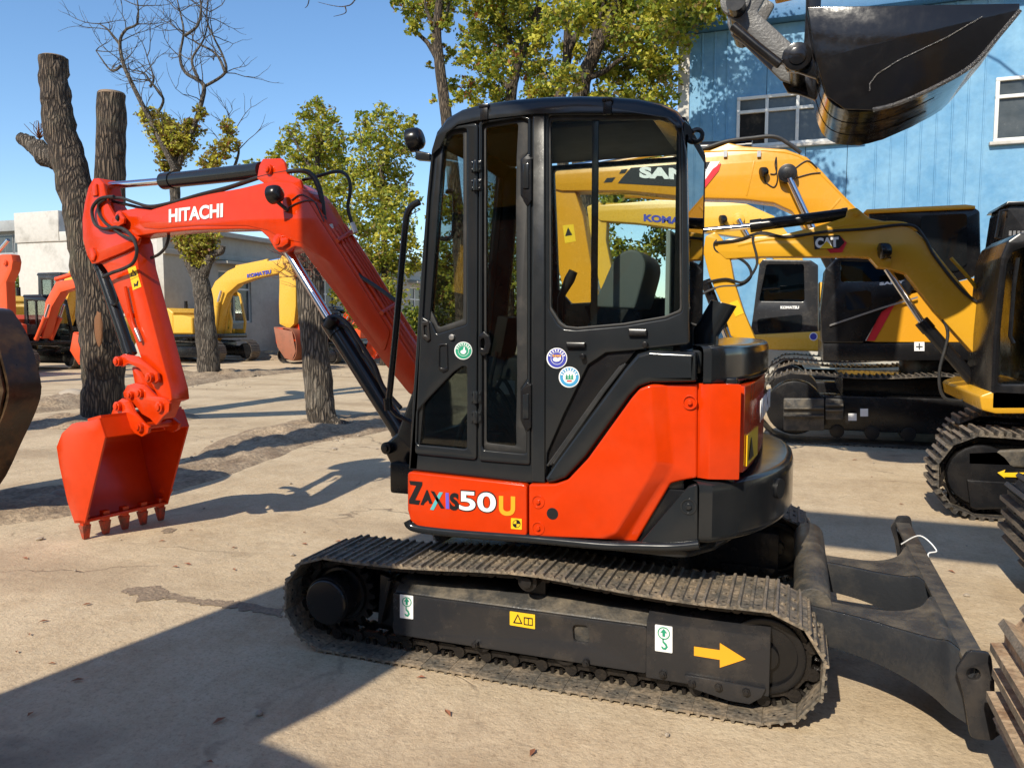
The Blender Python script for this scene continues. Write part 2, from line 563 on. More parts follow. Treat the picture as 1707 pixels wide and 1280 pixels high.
# ================================================================== setting: ground and soil
def ground_material():
    m_, N, L, B = nodes('dusty_concrete')
    geo = N.new('ShaderNodeNewGeometry')
    def noise(scale, detail=8, rough=.6, vec=None, dist=0.0):
        n = N.new('ShaderNodeTexNoise')
        n.inputs['Scale'].default_value = scale
        n.inputs['Detail'].default_value = detail
        n.inputs['Roughness'].default_value = rough
        n.inputs['Distortion'].default_value = dist
        L.new(vec or geo.outputs['Position'], n.inputs['Vector'])
        return n.outputs['Fac']
    def rng(src, a, b, c=0.0, d=1.0):
        r = N.new('ShaderNodeMapRange')
        for k, v in (('From Min', a), ('From Max', b), ('To Min', c), ('To Max', d)):
            r.inputs[k].default_value = v
        L.new(src, r.inputs['Value'])
        return r.outputs[0]
    def mix(fac, a, b):
        x = N.new('ShaderNodeMix'); x.data_type = 'RGBA'
        for k, v in (('A', a), ('B', b)):
            if isinstance(v, tuple): x.inputs[k].default_value = v
            else: L.new(v, x.inputs[k])
        L.new(fac, x.inputs['Factor'])
        return x.outputs['Result']
    def mul(a, b):
        x = N.new('ShaderNodeMath'); x.operation = 'MULTIPLY'
        L.new(a, x.inputs[0])
        if isinstance(b, float): x.inputs[1].default_value = b
        else: L.new(b, x.inputs[1])
        return x.outputs[0]
    mp = N.new('ShaderNodeMapping')
    mp.inputs['Scale'].default_value = (1.0, .35, 1)
    mp.inputs['Rotation'].default_value = (0, 0, .5)
    L.new(geo.outputs['Position'], mp.inputs['Vector'])
    c = mix(rng(noise(.45, 6), .35, .65), (.45, .335, .205, 1), (.56, .435, .285, 1))
    c = mix(rng(noise(2.2, 9, .7), .42, .72), c, (.60, .48, .32, 1))
    c = mix(rng(noise(1.1, 9, .72, mp.outputs[0], .6), .52, .74, 0, .55), c, (.30, .215, .14, 1))
    c = mix(rng(noise(.9, 7, .65, None, 1.2), .64, .72, 0, .5), c, (.155, .115, .085, 1))
    c = mix(rng(noise(46, 4, .7), .50, .74, 0, .75), c, (.26, .19, .12, 1))
    c = mix(rng(noise(13, 8, .75), .48, .70, 0, .55), c, (.62, .50, .34, 1))
    c = mix(rng(noise(5.5, 8, .75, mp.outputs[0], .4), .53, .70, 0, .5), c, (.33, .24, .15, 1))
    c = mix(rng(noise(160, 2, .6), .60, .85, 0, .35), c, (.72, .62, .50, 1))
    # cracks
    vo = N.new('ShaderNodeTexVoronoi'); vo.feature = 'DISTANCE_TO_EDGE'; vo.inputs['Scale'].default_value = .42
    wv = N.new('ShaderNodeVectorMath'); wv.operation = 'ADD'
    nv = N.new('ShaderNodeTexNoise'); nv.inputs['Scale'].default_value = 2.5; nv.inputs['Detail'].default_value = 8
    L.new(geo.outputs['Position'], nv.inputs['Vector'])
    sc = N.new('ShaderNodeVectorMath'); sc.operation = 'SCALE'; sc.inputs['Scale'].default_value = .5
    L.new(nv.outputs['Color'], sc.inputs[0])
    L.new(geo.outputs['Position'], wv.inputs[0]); L.new(sc.outputs[0], wv.inputs[1])
    L.new(wv.outputs[0], vo.inputs['Vector'])
    crack = mul(rng(vo.outputs['Distance'], .0015, .008, 1, 0), rng(noise(.6, 4), .48, .60))
    c = mix(mul(crack, .75), c, (.14, .10, .07, 1))
    # slab joints every four metres, half filled with dust
    sx = N.new('ShaderNodeSeparateXYZ')
    L.new(wv.outputs[0], sx.inputs[0])
    for axis, step, off in (('Y', 4.3, 4.12), ('X', 4.6, 1.75)):
        a = N.new('ShaderNodeMath'); a.operation = 'ADD'; a.inputs[1].default_value = off
        L.new(sx.outputs[axis], a.inputs[0])
        md = N.new('ShaderNodeMath'); md.operation = 'PINGPONG'; md.inputs[1].default_value = step / 2
        L.new(a.outputs[0], md.inputs[0])
        j = mul(rng(md.outputs[0], .006, .022, 1, 0), rng(noise(1.3, 5), .42, .60))
        c = mix(mul(j, .6), c, (.17, .125, .085, 1))
    # darker worn lanes left by the crawlers
    wv2 = N.new('ShaderNodeTexWave'); wv2.wave_type = 'BANDS'; wv2.bands_direction = 'Y'
    wv2.inputs['Scale'].default_value = .20; wv2.inputs['Distortion'].default_value = 2.5; wv2.inputs['Detail'].default_value = 4
    L.new(wv.outputs[0], wv2.inputs['Vector'])
    c = mix(mul(rng(wv2.outputs['Fac'], .55, .95, 0, .5), rng(noise(.5, 4), .42, .62)), c, (.30, .215, .135, 1))
    # oil drips
    vd = N.new('ShaderNodeTexVoronoi'); vd.inputs['Scale'].default_value = .55
    L.new(wv.outputs[0], vd.inputs['Vector'])
    oil = mul(rng(vd.outputs['Distance'], .08, .26, 1, 0), rng(noise(1.7, 3), .5, .62))
    c = mix(mul(oil, .62), c, (.11, .085, .065, 1))
    L.new(c, B.inputs['Base Color'])
    B.inputs['Roughness'].default_value = .92
    B.inputs['Specular IOR Level'].default_value = .25
    bp = N.new('ShaderNodeBump'); bp.inputs['Strength'].default_value = .6; bp.inputs['Distance'].default_value = .035
    h = N.new('ShaderNodeMath'); h.operation = 'ADD'
    L.new(noise(7, 10, .68), h.inputs[0]); L.new(mul(noise(60, 5, .7), .28), h.inputs[1])
    h2 = N.new('ShaderNodeMath'); h2.operation = 'SUBTRACT'
    L.new(h.outputs[0], h2.inputs[0]); L.new(mul(crack, .4), h2.inputs[1])
    L.new(h2.outputs[0], bp.inputs['Height'])
    L.new(bp.outputs[0], B.inputs['Normal'])
    return m_
GROUND = ground_material()
b = MB()
b.face([(-260, -120, 0), (200, -120, 0), (200, 300, 0), (-260, 300, 0)])
g = b.build('ground', GROUND, None, smooth=0)
props(g, None, None, kind='structure')
SOIL = paint('dry_soil', (.22, .155, .098, 1), .95, dirt=.85, scale=3.5, dirtcol=(.40, .305, .20, 1), bump=.9, bscale=26, lo=.38, hi=.66, vary=.35)
def nz(x, y, s, k=0.0):
    return mnoise.fractal(V((x * s, y * s, k)), .9, 2.0, 5)
def soil(name, line, step=.09):
    """line: (x, y, half width, height); a heap of loose soil that runs out under the concrete"""
    pts = spline(line, 14)
    b = MB()
    nw = 22
    rows = []
    for i, p in enumerate(pts):
        q, r_ = pts[min(i + 1, len(pts) - 1)], pts[max(i - 1, 0)]
        t = V((q.x - r_.x, q.y - r_.y, 0)).normalized()
        s = V((t.y, -t.x, 0))
        e = min(i, len(pts) - 1 - i) / 6
        row = []
        for k in range(nw + 1):
            u = k / nw * 2 - 1
            P = V((p.x, p.y, 0)) + s * u * p.z
            m0 = max(0, 1 - u * u) * min(1, e)
            edge = nz(P.x, P.y, .9, 3) * .5
            h = p.w * max(0, m0 + edge * .7) ** .8 * (1 + .9 * nz(P.x, P.y, 2.6)) + .02 * nz(P.x, P.y, 9, 5) * m0 - .018 * (1 - min(1, m0 * 4))
            row.append(b.bm.verts.new((P.x, P.y, h)))
        rows.append(row)
    for i in range(len(rows) - 1):
        for k in range(nw):
            b.bm.faces.new((rows[i][k], rows[i][k + 1], rows[i + 1][k + 1], rows[i + 1][k]))
    o = b.build(name, SOIL, None, smooth=60)
    props(o, None, None, kind='structure')
    return o
soil('soil_strip', [(-6.6, 3.6, .5, .03), (-6.3, 4.8, .75, .06), (-5.9, 6.0, .45, .03), (-6.2, 7.4, .55, .06), (-6.6, 8.6, .75, .08), (-6.6, 9.9, 1.0, .10), (-6.3, 11.2, .9, .06), (-6.2, 13.5, .6, .05)])
soil('soil_strip', [(-13.6, 8.6, .6, .05), (-13.3, 10.4, 1.0, .12), (-13.8, 12.4, .9, .10), (-14.8, 15, .8, .08), (-16.0, 18, 1.3, .15), (-15.6, 21, .9, .06), (-15, 25, .9, .06)])
soil('soil_strip', [(-11.4, 8.6, .6, .05), (-10.4, 9.5, 1.0, .12), (-9.6, 10.6, .6, .05)])
soil('soil_bank', [(-24, 28.5, 1.0, .2), (-19, 27.5, 1.1, .25), (-15, 27.8, 1.0, .2), (-9, 29, 1.4, .3)])
# broken joint and damp stains in the concrete, thin sheets with ragged edges
DAMP = paint('dark_damp_concrete', (.23, .17, .115, 1), .9, dirt=.75, scale=9, dirtcol=(.30, .225, .15, 1), bump=.6, bscale=40, lo=.45, hi=.7, vary=.3)
def ragged(name, px, z=.004, amp=.012, seed=0):
    P = [gz(*q) for q in px]
    pts = []
    rg = random.Random(seed)
    for a, c_ in zip(P, P[1:] + P[:1]):
        n = max(2, int((c_ - a).length / .025))
        for i in range(n):
            q = a.lerp(c_, i / n)
            pts.append((q.x + rg.gauss(0, amp), q.y + rg.gauss(0, amp)))
    o = link(name, plate(Frame((0, 0, 0)), [pts], 0, .004), DAMP, None)
    for v in o.data.vertices:                             # lay the upright outline flat on the ground
        x, y, zz_ = v.co
        v.co = (x, zz_, z - .002 + (.002 if y > .002 else 0))
    props(o, None, None, kind='structure')
ragged('broken_joint', [(200, 984), (232, 978), (268, 979), (282, 989), (340, 999), (400, 1003), (470, 1016), (470, 1028), (400, 1016), (330, 1008), (272, 998), (244, 1004), (222, 1003), (234, 994)], seed=1)
ragged('damp_stain', [(270, 884), (282, 880), (294, 882), (290, 888), (274, 889)], amp=.008, seed=3)
# loose stones on the soil and the concrete
STONE = paint('pale_stone', (.36, .30, .23, 1), .9, dirt=.6, scale=6, dirtcol=(.24, .18, .12, 1), bump=.4)
def rock(b, c, r, rr):
    n0 = len(b.bm.verts)
    ret = bmesh.ops.create_icosphere(b.bm, subdivisions=1, radius=r)
    sx, sy, sz = rr.uniform(.7, 1.4), rr.uniform(.7, 1.4), rr.uniform(.4, .8)
    for v in ret['verts']:
        k = 1 + rr.uniform(-.22, .22)
        v.co = V(c) + V((v.co.x * sx * k, v.co.y * sy * k, v.co.z * sz * k))
rr = random.Random(3)
b = MB()
for i in range(420):
    t = rr.random()
    if i % 3 == 0:
        x, y = rr.gauss(-6.3, .45), rr.uniform(3.9, 12)
    elif i % 3 == 1:
        x, y = rr.gauss(-14.2, .9), rr.uniform(9, 22)
    else:
        x, y = rr.uniform(-9, 2), rr.uniform(1.8, 12)
    rock(b, (x, y, .01), rr.choice((.008, .012, .015, .02, .03)) * (1 if i % 3 < 2 else .5), rr)
o = b.build('gravel', STONE, None, smooth=0)
props(o, 'loose pebbles strewn over the soil strips and concrete', 'gravel', kind='stuff')
for k, (px, py, r, lab) in enumerate(((125, 665, .22, 'pale stone lying beside the forked stump trunk'), (105, 832, .10, 'small pale stone behind the orange bucket'), (262, 790, .05, 'little stone on the soil right of the orange bucket'))):
    p = gz(px, py)
    b = MB()
    ret = bmesh.ops.create_icosphere(b.bm, subdivisions=3, radius=r)
    for v in ret['verts']:
        v.co = V((v.co.x * 1.5, v.co.y, v.co.z * .6)) * (1 + .25 * mnoise.noise(v.co * 6 / r * .2 + V((k, 0, 0)))) + V((p.x, p.y, r * .35))
    props(b.build('stone', STONE, None, smooth=50), lab, 'stone', 'loose stones')
# fallen leaves and scraps
rr = random.Random(9)
LEAFD = paint('dead_leaf', (.26, .10, .05, 1), .8, dirt=.5, scale=30, dirtcol=(.35, .22, .10, 1))
b = MB()
for i in range(70):
    if i < 26:
        p = gz(rr.uniform(20, 1250), rr.uniform(900, 1275))
    else:
        p = gz(rr.uniform(0, 1690), rr.uniform(700, 960))
    a = rr.uniform(0, 6.3)
    s = rr.uniform(.010, .022)
    d, n_ = V((math.cos(a), math.sin(a), 0)), V((-math.sin(a), math.cos(a), 0))
    z = V((0, 0, .006))
    b.face([p + z - d * s * 1.6, p + z - n_ * s * .6 + V((0, 0, .008)), p + z + d * s * 1.5 + V((0, 0, .004)), p + z + n_ * s * .6 + V((0, 0, .009))])
o = b.build('leaf_litter', LEAFD, None, smooth=0)
props(o, 'dry fallen leaves scattered over the concrete yard', 'leaves', kind='stuff')
# ================================================================== buildings
def wall_mat(name, col, stain, scale=.6, dirt=.8, bump=.1, lo=.45, hi=.75, rough=.7):
    return paint(name, col, rough, dirt=dirt, scale=scale, dirtcol=stain, bump=bump, bscale=20, lo=lo, hi=hi, vary=.06)
BLUEW = wall_mat('faded_blue_steel', (.10, .265, .44, 1), (.235, .42, .56, 1), 1.2, .85, rough=.5, lo=.38, hi=.72)
BLUED = wall_mat('blue_flashing', (.05, .16, .32, 1), (.10, .22, .38, 1), 1.0, .5, rough=.5)
WFRAME = paint('white_window_frame', (.66, .65, .61, 1), .5, dirt=.4, scale=4, dirtcol=(.35, .32, .27, 1))
WPANE = paint('dusty_window_pane', (.045, .055, .06, 1), .12, dirt=.55, scale=2, dirtcol=(.13, .14, .14, 1), lo=.35, hi=.75, dirt_rough=.5)
DARKIN = paint('dark_interior', (.01, .009, .008, 1), .9, dirt=.2)
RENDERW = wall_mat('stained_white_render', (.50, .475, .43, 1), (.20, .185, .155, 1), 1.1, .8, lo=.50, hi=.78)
RENDERG = wall_mat('grey_shade_render', (.40, .38, .33, 1), (.25, .23, .19, 1), .9, .6)  # darker tone bakes the workshop flank's shade into the colour; also plain grey trim
CONCG = wall_mat('grey_concrete', (.30, .31, .31, 1), (.18, .18, .17, 1), .8, .6)
# --- blue steel shed, front wall in the plane Y = YB
YB = 20.0
BX0, BX1, BZ = -2.9, 13.0, 8.75
SHED = thing('steel_shed', 'tall blue metal shed with white-framed upper windows behind the yellow excavators', 'building', (5, 24, 0))
FSH = side(YB)
W1 = (FSH.px(1229, 163)[0], FSH.px(1229, 248)[1], FSH.px(1434, 240)[0], FSH.px(1300, 157)[1])
W2 = (FSH.px(1655, 238)[0], FSH.px(1655, 238)[1], FSH.px(1655, 238)[0] + 2.75, FSH.px(1660, 131)[1])
wins = [W1, W2, (9.0, W2[1], 11.6, W2[3])]
b = MB()
b.box((BX0 + .05, YB + .12, 0), (BX1 - .05, YB + 9, BZ))
core = b.build('wall_core', DARKIN, SHED, .0)
step = .915
x = BX0 + .25
k = 0
while x < BX1 - .05:                                       # every cladding sheet is its own piece with a lapped rib
    x2 = min(x + step, BX1)
    for z0_, z1_ in ((.9, BZ - .12),):
        # cut round the windows by splitting into bands
        bands = [(z0_, z1_)]
        segs = []
        xs_ = sorted({x, x2, *[w[0] for w in wins if x < w[0] < x2], *[w[2] for w in wins if x < w[2] < x2]})
        b = MB()
        for xa_, xb_ in zip(xs_[:-1], xs_[1:]):
            mid = (xa_ + xb_) / 2
            cuts = [(z0_, z1_)]
            for w in wins:
                if w[0] < mid < w[2]:
                    new = []
                    for a_, c_ in cuts:
                        if w[1] > a_: new.append((a_, min(c_, w[1])))
                        if w[3] < c_: new.append((max(a_, w[3]), c_))
                    cuts = [q for q in new if q[1] - q[0] > .02]
            for a_, c_ in cuts:
                if len(b.bm.verts) and (len(cuts) > 1 or len(xs_) > 2):
                    b.build('wall_sheet', BLUEW, SHED, 0, smooth=0)
                    b = MB()
                b.box((xa_ + (.006 if xa_ == x else 0), YB, a_), (xb_ - (.006 if xb_ == x2 else 0), YB + .03, c_))
        for q_ in (.33, .66):
            xr = x + (x2 - x) * q_
            if not any(w[0] - .05 < xr < w[2] + .05 for w in wins):
                b.prism([(xr - .012, YB - .020, z0_), (xr + .012, YB - .020, z0_), (xr + .026, YB + .002, z0_), (xr - .026, YB + .002, z0_)], (0, 0, z1_ - z0_))
        # raised seam
        if not any(w[0] - .03 < x < w[2] + .03 for w in wins):
            b.prism([(x - .012, YB - .022, z0_), (x + .012, YB - .022, z0_), (x + .022, YB + .004, z0_), (x - .022, YB + .004, z0_)], (0, 0, z1_ - z0_))
        if len(b.bm.verts):
            b.build('wall_sheet', BLUEW, SHED, 0, smooth=0)
        else:
            b.bm.free()
    x = x2
    k += 1
b = MB()
b.box((BX0 - .02, YB - .05, 0), (BX0 + .26, YB + .12, BZ - .10))
b.build('corner_trim', RENDERW, SHED, .01)
b = MB()
b.box((BX0 - .15, YB - .35, BZ - .10), (BX1, YB + 9.2, BZ + .30))
b.build('roof_edge', BLUED, SHED, .02)
b = MB()
b.box((BX0 + .26, YB - .06, 0), (BX1, YB + .05, .9))
b.build('plinth', RENDERG, SHED, .01)
def shed_window(w, sashes):
    x0, z0_, x1, z1_ = w
    b = MB()
    t = .075
    zt = z0_ + (z1_ - z0_) * .70
    for a, c in (((x0, z0_), (x1, z0_ + t)), ((x0, z1_ - t), (x1, z1_)), ((x0, zt - t * .5), (x1, zt + t * .5))):
        b.box((a[0], YB - .05, a[1]), (c[0], YB + .08, c[1]))
    n = sashes
    for i in range(n + 1):
        xx = x0 + (x1 - x0) * i / n
        b.box((xx - t * (.0 if i == 0 else .5 if i < n else 1), YB - .047, z0_ + t + .002), (xx + t * (1 if i == 0 else .5 if i < n else 0), YB + .077, z1_ - t - .002))
    f = b.build('window', WFRAME, SHED, .008)
    b = MB()
    b.box((x0 - .08, YB - .12, z0_ - .07), (x1 + .08, YB + .02, z0_))
    b.build('sill', RENDERW, f, .008)
    for i in range(n):
        xa_, xb_ = x0 + (x1 - x0) * i / n, x0 + (x1 - x0) * (i + 1) / n
        for a, c in ((z0_, zt), (zt, z1_)):
            b = MB()
            b.box((xa_, YB + .02, a), (xb_, YB + .03, c))
            b.build('pane', DARKIN if (i == 0 and a == z0_ and w is W1) else WPANE, f, 0)
shed_window(W1, 4)
shed_window(W2, 4)
# --- pale workshop on the left: white end wall facing us, long shaded flank running away
p = gz(278, 601)
WX, WY = p.x, p.y
WH = gy(278, 381, WY).z
wx0 = gy(62, 500, WY).x
WS = thing('workshop', 'pale rendered workshop with tall windows behind the parked yellow excavator', 'building', (WX - 5, WY + 8, 0))
FL = Frame((WX, WY, 0), (0, 1, 0))                         # flank, u = distance back
zpar = gy(80, 352, WY).z
b = MB()
b.box((WX - 8.2, WY, 0), (WX - .3, WY + 20, WH - .3))
b.build('wall', RENDERW, WS, .02)
b = MB()
b.box((WX - 8.25, WY - .06, WH - .3), (WX - 5.6, WY + .6, zpar))
b.box((WX - 5.6, WY - .06, WH - .3), (WX - .25, WY + .6, WH + .1))
b.build('parapet', RENDERW, WS, .03)
# flank wall with window bays
zw0, zw1 = 1.55, 3.9
bays = [(3.2, 5.4), (9.0, 12.6), (15.0, 18.6), (21.5, 25.0), (28, 31.5)]
Lf = 34
ycut = [0] + [v for bb in bays for v in bb] + [Lf]
FLP = [[(WY + 0, 0), (WY + Lf, 0), (WY + Lf, WH), (WY + 0, WH)]] + [[(WY + a, zw0), (WY + c, zw0), (WY + c, zw1), (WY + a, zw1)] for a, c in bays]
me = curve_me(FLP, .3)
me.transform(Matrix(((0, 0, 1, WX - .15), (1, 0, 0, 0), (0, 1, 0, 0), (0, 0, 0, 1))))
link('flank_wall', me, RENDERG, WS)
b = MB()
b.box((WX - .02, WY, WH - 1.0), (WX + .12, WY + Lf, WH - .78))
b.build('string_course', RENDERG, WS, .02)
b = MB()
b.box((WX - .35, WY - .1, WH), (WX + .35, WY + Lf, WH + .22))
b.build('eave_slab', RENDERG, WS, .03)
for a, c in bays:
    n = max(2, round((c - a) / .9))
    b = MB()
    for i in range(n + 1):
        yy = WY + a + (c - a) * i / n
        b.box((WX - .2, yy - .04, zw0), (WX - .1, yy + .04, zw1))
    for z in (zw0, zw0 + 1.5, zw1 - .08):
        b.box((WX - .202, WY + a, z), (WX - .098, WY + c, z + .08))
    f = b.build('window', WFRAME, WS, 0)
    for i in range(n):
        for z0_, z1_ in ((zw0, zw0 + 1.5), (zw0 + 1.5, zw1)):
            b = MB()
            b.box((WX - .16, WY + a + (c - a) * i / n, z0_), (WX - .15, WY + a + (c - a) * (i + 1) / n, z1_))
            b.build('pane', WPANE, f, 0)
    b = MB()
    b.box((WX - .05, WY + a - .2, zw1 + .25), (WX + .7, WY + c + .2, zw1 + .37))
    b.build('canopy', RENDERG, WS, .01)
b = MB()
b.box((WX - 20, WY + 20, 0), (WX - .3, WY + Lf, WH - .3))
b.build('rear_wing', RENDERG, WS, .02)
# --- grey office block far left
OY = 44.0
o0, o1 = gy(-60, 450, OY).x, gy(66, 450, OY).x
zz = lambda y_: gy(40, y_, OY).z
OB = thing('office_block', 'distant grey office block with dark ribbon windows at the left edge', 'building', ((o0 + o1) / 2, OY + 5, 0))
b = MB()
b.box((o0 - 12, OY, 0), (o1, OY + 12, zz(378)))
b.build('wall', CONCG, OB, .03)
b = MB()
b.box((o0 - 12.3, OY - .6, zz(386)), (o1 + .3, OY + 12.3, zz(368)))
b.build('roof_slab', CONCG, OB, .03)
b = MB()
b.box((o0 - 12.3, OY - .9, zz(440)), (o1 + .2, OY, zz(424)))
b.build('balcony', CONCG, OB, .03)
nW = 14
for i in range(nW):
    xa_ = o1 - .7 - i * 1.9
    f = MB()
    f.box((xa_ - 1.75, OY - .08, zz(422)), (xa_, OY - .02, zz(390)))
    fo_ = f.build('window', CONCG, OB, 0)
    for j in range(2):
        b = MB()
        b.box((xa_ - 1.70 + j * .85, OY - .10, zz(420)), (xa_ - .90 + j * .85, OY - .085, zz(392)))
        b.build('pane', WPANE, fo_, 0)

# --- unseen grey block added behind the viewer to darken fill light and reflections
WH2 = thing('fill_blocker', 'unseen tall grey block added behind the viewer to dim sky fill and reflections', 'building', (-4, -18, 0))
b = MB()
b.box((-34, -26, 0), (24, -15, 9.0))
b.build('wall', CONCG, WH2, .02)
b = MB()
b.box((-34.5, -26.5, 9.0), (24.5, -14.4, 9.35))
b.build('roof', CONCG, WH2, .03)
for i in range(10):
    b = MB()
    b.box((-32 + i * 5.6, -15.02, .0 if i % 3 == 0 else 1.6), (-29 + i * 5.6, -14.96, 4.2))
    b.build('roller_door' if i % 3 == 0 else 'window', WPANE if i % 3 else BLUED, WH2, 0)
# ================================================================== the orange mini excavator
EX = thing('mini_excavator', 'glossy orange mini excavator with charcoal cab in the middle of the yard', 'excavator', (-1.1, 4.09, 0))
S32, S317 = side(3.2), side(3.17)
def sub(name, b, mat, parent, bevel=0.004, **k):
    return b.build(name, mat, parent, bevel, **k)
# ---------------------------------------------------------------- undercarriage
TN0, TW = 3.09, 0.40
TX = (-2.098, -0.082)
def undercarriage(y0, near):
    """one crawler: frame with wheels, shoes and links"""
    f = 3.17 if near else y0 + 0.08
    fr = side(f)
    zt = S317.px(900, 1021)[1]; zb = S317.px(900, 1095)[1]
    x0 = S317.px(655, 1000)[0]; x1 = S317.px(1078, 1060)[0]; x2 = S317.px(1284, 1100)[0]
    ytop = f + 0.085
    hole = [S317.px(x, y) for x, y in ((954, 1041), (980, 1043), (983, 1073), (956, 1069))]
    b = MB()
    prof = [(f + .02, zb), (f + .22, zb), (f + .22, zt + .045), (ytop, zt + .045), (f + .02, zt)]
    b.prism([(x0, y, z) for y, z in prof], (x1 - x0, 0, 0))
    body = sub('track_frame', b, DUSTY if near else FRAMEG, EX, .008)
    # smooth outer skin with the slotted hole
    o = link('side_plate', plate(fr, [rnd([(x0, zb), (x1, zb), (x1, zt), (x0, zt)], .012), rnd(hole, .02)], 0, .022, .004), FRAMEG, body)
    b = MB()
    zg = S317.px(1180, 1047)[1]
    prof = [(f - .012, zb - .012), (f + .2, zb - .012), (f + .2, zg + .04), (f + .075, zg + .04), (f - .012, zg)]
    b.prism([(x1, y, z) for y, z in prof], (x2 - x1, 0, 0))
    sub('idler_guard', b, FRAMEG, body, .008)
    b = MB()                                              # lower flange with bolts
    fl = [fr.px(*q) for q in ((1142, 1120), (1277, 1143), (1270, 1157), (1250, 1168), (1215, 1162), (1150, 1140))] if near else [S317.px(*q) for q in ((1142, 1120), (1277, 1143), (1270, 1157), (1250, 1168), (1215, 1162), (1150, 1140))]
    b.prism([(x, f - .03, z) for x, z in fl], (0, .02, 0))
    sub('bolted_flange', b, FRAMEG, body, .004)
    for q in ((1155, 1133), (1199, 1139), (1245, 1147), (978, 1103), (1106, 1121), (794, 1072)):
        x, z = S317.px(*q)
        b = MB()
        w = f - .03 if q[0] > 1150 else f - .012
        b.cyl((x, w - .012, z), (x, w + .02, z), .017, n=6)
        b.cyl((x, w - .02, z), (x, w - .01, z), .010, n=10)
        sub('bolt', b, CASTING, body, .002)
    b = MB()
    b.box((-2.16, y0 + .33, .10), (-.14, y0 + .36, .42))  # flat black plate stands in for the inner shadow behind the frame
    sub('shade_plate', b, BLACKM, body, .004)
    # front idler
    yc = y0 + .2
    for s in (0,):
        b = MB()
        zi = .249
        b.cyl((TX[1], yc - .07, zi), (TX[1], yc + .07, zi), .150, n=40)
        b.ring((TX[1], yc - .085, zi), (TX[1], yc + .085, zi), .158, .125, n=40)
        b.cyl((TX[1], yc - .10, zi), (TX[1], yc + .10, zi), .055, n=20)
        sub('idler_wheel', b, BLACKM, body, .008)
    # drive sprocket and motor
    b = MB()
    nt = 19
    pts = []
    for i in range(nt * 2):
        r = .178 if i % 2 == 0 else .148
        for dlt in (-.3, .3):
            a = 2 * math.pi * (i + dlt) / (nt * 2)
            pts.append((TX[0] + r * math.cos(a), .243 + r * math.sin(a)))
    b.prism([(x, yc - .02, z) for x, z in pts], (0, .04, 0))
    sub('drive_sprocket', b, CASTING, body, 0)
    b = MB()
    b.cyl((TX[0], y0 + .03, .25), (TX[0], yc, .25), .118, n=28)
    b.cyl((TX[0], y0 + .012, .25), (TX[0], y0 + .03, .25), .106, .115, n=28)
    b.cyl((TX[0], yc - .05, .25), (TX[0], yc + .2, .25), .135, n=28)
    sub('travel_motor', b, BLACKM, body, .006)
    b = MB()                                              # plates that carry the motor
    b.prism([(x0 - .12, y0 + .14, zb + .02), (x0 + .03, y0 + .14, zb), (x0 + .03, y0 + .14, zt + .03), (x0 - .10, y0 + .14, zt + .06)], (0, .12, 0))
    b.prism([(x0 - .10, y0 + .10, zb + .03), (x0 - .08, y0 + .10, zb + .03), (x0 - .02, y0 + .10, zt + .05), (x0 - .04, y0 + .10, zt + .05)], (0, .2, 0))
    sub('motor_bracket', b, BLACKM, body, .004)
    for i in range(4):                                    # bottom rollers
        x = -1.72 + i * .40
        b = MB()
        b.cyl((x, yc - .10, .145), (x, yc + .10, .145), .048, n=18)
        b.cyl((x, yc - .10, .145), (x, yc - .075, .145), .060, n=18)
        b.cyl((x, yc + .075, .145), (x, yc + .10, .145), .060, n=18)
        sub('track_roller', b, CASTING, body, .004)
    b = MB()                                              # carrier roller
    x, z = S317.px(880, 968)
    b.cyl((x, f - .01, z), (x, f + .2, z), .045, n=18)
    b.cyl((x, f - .03, z), (x, f - .005, z), .026, n=12)
    b.box((x - .05, f + .1, zt - .02), (x + .05, f + .16, z))
    sub('carrier_roller', b, CASTING, body, .004)
    track(body, y0, TW, TX[0], TX[1], .243, .249, .222, 40, SHOE, sag=.012, gh=.012, crown=.036, lab_rand=.002)
    return body
TN = undercarriage(TN0, True)
TF = undercarriage(4.69, False)
# stickers on the near side plate
def hook_sticker(x, y, w, h, sl):
    q = lambda a, b: (x + a * w, y + b * h + a * w * sl)
    W_ = -.002 if x < 1000 else -.014
    decal('lifting_sticker', S317, [q(0, 0), q(1, 0), q(1, 1), q(0, 1)], W_, WHITE, TN, r=.004)
    c = [q(.5 + .36 * math.cos(i * math.pi / 10), .30 + .36 * w / h * math.sin(i * math.pi / 10)) for i in range(20)]
    c2 = [q(.5 + .30 * math.cos(i * math.pi / 10), .30 + .30 * w / h * math.sin(i * math.pi / 10)) for i in range(20)]
    panel('ring_print', S317, c, W_ - .0035, W_ - .002, GREENP, TN, bevel=0, holes=[c2])
    decal('arrow_print', S317, [q(.5, .12), q(.70, .28), q(.58, .28), q(.58, .42), q(.42, .42), q(.42, .28), q(.30, .28)], W_ - .002, GREENP, TN, t=.0015)
    hk = [q(.5, .5), q(.5, .6), q(.66, .68), q(.74, .8), q(.6, .92), q(.42, .90), q(.33, .80), q(.42, .80), q(.52, .85), q(.62, .8), q(.55, .72), q(.42, .64), q(.42, .5)]
    decal('hook_print', S317, hk, W_ - .002, GREENP, TN, t=.0015)
hook_sticker(667, 990, 22, 39, .12)
hook_sticker(1092, 1040, 29, 44, .14)
decal('caution_sticker', S317, [(850, 1018), (892, 1024), (892, 1048), (850, 1041)], -.002, STICKY, TN, r=.003)
panel('triangle_print', S317, [(863, 1023), (871, 1040), (855, 1038)], -.0055, -.004, BLACKP, TN, bevel=0, holes=[[(863, 1026), (868, 1038), (858, 1036.5)]])
